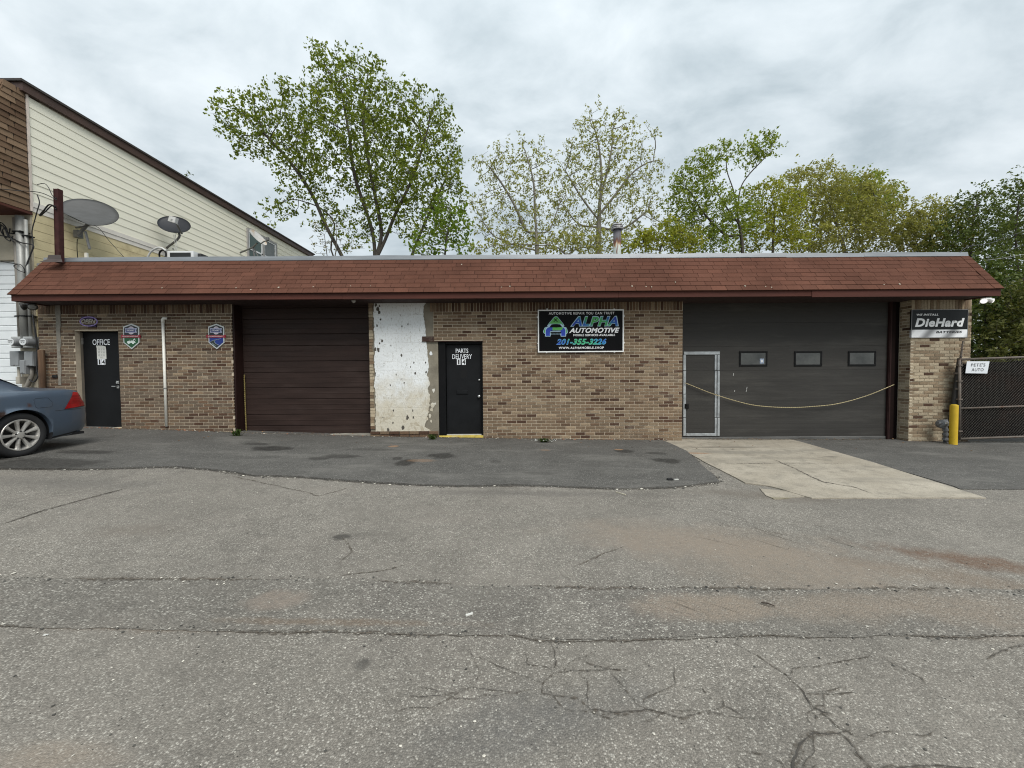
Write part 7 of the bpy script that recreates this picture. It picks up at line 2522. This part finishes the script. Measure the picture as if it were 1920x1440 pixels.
tree('broadleaf_tree', 'darker green round-topped tree peeping out above the olive tree', Y,
     [(1615, 350, 48, 28), (1590, 345, 26, 18, .8), (1650, 365, 26, 26), (1620, 390, 60, 30)],
     [(-1, [(1618, gpy(1618, Y)), (1618, 560), (1617, 440), (1616, 380)])], 520, .40, 2.2, .42, L_GREEN, BK_DARK, 36, .2, .16, 19, rmax=.14, thin=.025)
Y = 21.0
tree('broadleaf_tree', 'mixed olive and green tree above the right end of the roof', Y,
     [(1740, 400, 38, 30), (1720, 440, 45, 40), (1770, 420, 30, 40), (1770, 460, 50, 40), (1745, 375, 14, 10, .5)],
     [(-1, [(1745, gpy(1745, Y)), (1745, 580), (1744, 480), (1745, 420)])], 820, .34, 1.8, .36, L_OLIVE, BK_DARK, 36, .18, .12, 21, rmax=.1, thin=.02)
Y = 20.0
tree('dark_tree', 'dark green feathery tree beyond the right roof corner', Y,
     [(1830, 380, 34, 30), (1800, 410, 36, 36), (1850, 400, 40, 45), (1800, 455, 60, 45), (1870, 450, 50, 50), (1840, 360, 12, 14, .5)],
     [(-1, [(1822, gpy(1822, Y)), (1822, 580), (1820, 480), (1825, 410), (1835, 370)])], 1000, .32, 1.8, .35, L_DARK, BK_DARK, 24, .17, .12, 23, rmax=.12, thin=.02)
Y = 17.5
tree('dark_tree', 'dark tall tree cut off by the right edge of the picture', Y,
     [(1905, 370, 32, 32), (1930, 350, 40, 35), (1900, 430, 36, 50), (1950, 420, 50, 70), (1900, 500, 50, 50), (1960, 520, 50, 60), (1885, 560, 50, 50), (1950, 610, 60, 50)],
     [(-1, [(1912, gpy(1912, Y)), (1912, 600), (1908, 500), (1905, 430), (1912, 370)]), (8, [(1940, 480), (1960, 420)])], 1400, .30, 1.8, .34, L_DARK, BK_DARK, 24, .16, .115, 25, rmax=.13, thin=.02)
Y = 13.0
tree('shrub', 'tall dense dark green shrub behind the gate, next to the pillar', Y,
     [(1840, 560, 42, 60), (1860, 620, 50, 55), (1845, 510, 30, 40, .8), (1830, 650, 40, 50), (1870, 690, 60, 50)],
     [(-1, [(1850, gpy(1850, Y)), (1850, 700), (1850, 620), (1845, 540)])], 1000, .25, 1.6, .28, L_SHRUB, BK_DARK, 30, .14, .11, 27, rmax=.05, thin=.02, cat='shrub', group='shrubs behind the gate', crown='foliage', trunkn='stem')
tree('shrub', 'olive-green bushy shrub behind the gate at the right edge of the picture', 12.0,
     [(1910, 620, 50, 45), (1945, 590, 50, 60), (1900, 670, 60, 45), (1960, 670, 60, 60), (1920, 560, 35, 30, .7)],
     [(-1, [(1925, gpy(1925, 12)), (1925, 740), (1925, 650), (1925, 580)])], 1000, .24, 1.6, .27, L_SHRUB2, BK_DARK, 30, .14, .105, 29, rmax=.05, thin=.02, cat='shrub', group='shrubs behind the gate', crown='foliage', trunkn='stem')
Y = 15.5
tree('bare_shrub', 'sparse twiggy shrub with tiny leaves at the left foot of the big maple', Y,
     [(600, 440, 22, 32), (625, 430, 22, 36), (605, 465, 30, 15), (660, 460, 35, 16, .7)],
     [(-1, [(618, gpy(618, Y)), (618, 580), (615, 500), (608, 440)]), (8, [(630, 470), (630, 420)])], 420, .24, 1.5, .26, leaf_mat('tiny_twig_leaf', [(.20, .19, .07), (.28, .26, .12)]), BK_GREY, 6, .10, .075, 31, rtip=.0055, rmax=.03, thin=.01, keep=.8, cat='shrub', group='shrubs behind the shop', crown='foliage', trunkn='stem')
tree('twig_shrub', 'tiny bare twigs showing above the sloping roof edge of the neighbouring building', 21.5,
     [(350, 322, 5, 9), (361, 330, 5, 7)], [(-1, [(356, gpy(356, 21.5)), (356, 560), (355, 440), (352, 350), (350, 322)])], 30, .22, 1.5, .22, L_SHRUB, BK_GREY, 1, .08, .10, 33, rtip=.008, rmax=.03, thin=.01, cat='shrub', group='shrubs behind the shop', crown='foliage', trunkn='stem')
# wood further back, seen only as a mass between the crowns
rngw = np.random.default_rng(77)
pts = []
for _ in range(2600):
    x = rngw.uniform(2, 62); y = rngw.uniform(30, 46)
    z = rngw.random() ** .8 * (6.2 + 3.0 * math.sin(x * .35) ** 2 + .05 * x) * min(1, (x - 1) / 6)
    pts.append((x, y, z + .2))
lm = leaf_mesh(np.array(pts), 22, .4, .27, L_SHRUB2, 'far_woodland', None, rngw)
props(lm, kind='stuff', label='distant green wood behind the trees')

# weeds growing from the joint along the wall
WEED = leaf_mat('weed_leaf', [(.035, .065, .015), (.06, .10, .02), (.09, .13, .03)])


def weed(px, py, label, nblade, h, spread_, flat=.6, flowers=0):
    p = ground_at(px, py)
    th = thing('weed', label, 'weed', (p.x, p.y, zg(p.x) + .02), 'weeds along the wall')
    q = MB()
    for i in range(nblade):
        a_ = rnd.uniform(0, 2 * math.pi); l_ = h * rnd.uniform(.5, 1.15)
        d_ = Vector((math.cos(a_), math.sin(a_) * .5 - .15, 0)) * rnd.uniform(.3, 1) * spread_
        b_ = Vector((p.x + rnd.gauss(0, .03), p.y + rnd.gauss(0, .012), zg(p.x) + .015))
        wd = Vector((-d_.y, d_.x, 0)); wd = wd.normalized() * rnd.uniform(.006, .013) if wd.length > 1e-5 else Vector((.01, 0, 0))
        m_ = b_ + d_ * .5 + Vector((0, 0, l_ * .8)); t_ = b_ + d_ + Vector((0, 0, l_ * rnd.uniform(.35, .95)))
        q.add([b_ - wd * .5, b_ + wd * .5, m_ + wd, m_ - wd, t_], [(0, 1, 2, 3), (3, 2, 4)])
    q.build('leaves', WEED, th, kind='stuff')
    if flowers:
        q = MB()
        for i in range(flowers):
            c_ = Vector((p.x + rnd.uniform(-1, 1) * spread_ * 1.3, p.y - .06 + rnd.uniform(-.05, .03), zg(p.x) + h * rnd.uniform(.5, 1)))
            r_ = .006
            q.add([c_ + Vector((r_ * math.cos(k), 0, r_ * math.sin(k))) for k in np.linspace(0, 5.2, 6)], [tuple(range(6))])
        q.build('flowers', M('white_petals', (.75, .75, .70), .7), th, kind='stuff')


weed(444, 819, 'spiky green weed at the left foot of the brown garage door', 46, .17, .16)
weed(812, 826, 'leafy green weed at the foot of the white peeling strip', 60, .13, .13)
weed(1020, 831, 'low weed with tiny white flowers under the shop sign wall', 110, .10, .20, flowers=26)

# dead leaves blown against the wall
q = MB()
for i in range(230):
    u = rnd.random()
    x = rnd.uniform(-9.5, 9.0)
    base_y = 8.36 if (x < -6.1 or -3.1 < x < 3.7 or x > 8.7) else 8.58
    y = base_y - abs(rnd.gauss(0, .05)) if u < .8 else base_y - rnd.uniform(0, 1.2)
    r_ = rnd.uniform(.012, .028)
    M4 = Matrix.Translation((x, y, zg(x) + .028 + rnd.uniform(0, .006))) @ Matrix.Rotation(rnd.uniform(0, 6.3), 4, 'Z') @ Matrix.Rotation(rnd.gauss(0, .35), 4, 'X')
    q.add([M4 @ Vector(p) for p in ((-r_, 0, 0), (0, -r_ * .55, .004), (r_, 0, 0), (0, r_ * .55, .004))], [(0, 1, 2, 3)])
props(q.build('leaf_litter', M('dead_leaf', (.17, .095, .045), .9, var=.4, vs=12, isl=.5), kind='stuff'), 'brown dead leaves and crumbs along the foot of the shop wall')

# litter on the paving
def litter(px, py, l_, w_, h_, rz, mat, label, name, cat, up=.002):
    p = ground_at(px, py)
    M4 = Matrix.Translation((p.x, p.y, zg(p.x) + up)) @ Matrix.Rotation(rz, 4, 'Z')
    q = MB(); q.box(-l_ / 2, l_ / 2, -w_ / 2, w_ / 2, 0, h_, 0, M4)
    props(q.build(name, mat), label, cat, 'litter on the paving')


stickm = M('dark_twig', (.045, .032, .024), .9)
q = MB(); p = ground_at(1427, 1133); p2 = ground_at(1453, 1140)
q.tube([(p.x, p.y, zg(p.x) + .012), ((p.x + p2.x) / 2, (p.y + p2.y) / 2 + .004, zg(p.x) + .016), (p2.x, p2.y, zg(p2.x) + .012)], [.0035, .004, .0025], 6)
props(q.build('stick', stickm), 'short dark stick lying on the dusty right side of the lot', 'stick')
butt = M('white_butt', (.62, .61, .57), .8)
litter(880, 1155, .045, .012, .008, .5, butt, 'white cigarette butt lying in the trench patch', 'cigarette_butt', 'cigarette butt', .006)
litter(1164, 926, .14, .014, .01, -.9, M('pale_splinter', (.42, .38, .30), .9), 'pale wood splinter lying in front of the apron edge', 'wood_splinter', 'splinter')
litter(1268, 903, .06, .02, .012, .1, butt, 'white scrap lying near the right end of the apron', 'paper_scrap', 'litter', .024)
litter(1256, 903, .07, .05, .02, .1, M('black_scrap', (.012, .012, .012), .7), 'small black scrap beside the white scrap on the apron', 'plastic_scrap', 'litter', .024)
litter(86, 1192, .022, .009, .005, .2, butt, 'white scrap on the left side of the lot below the trench patch', 'paper_scrap', 'litter')
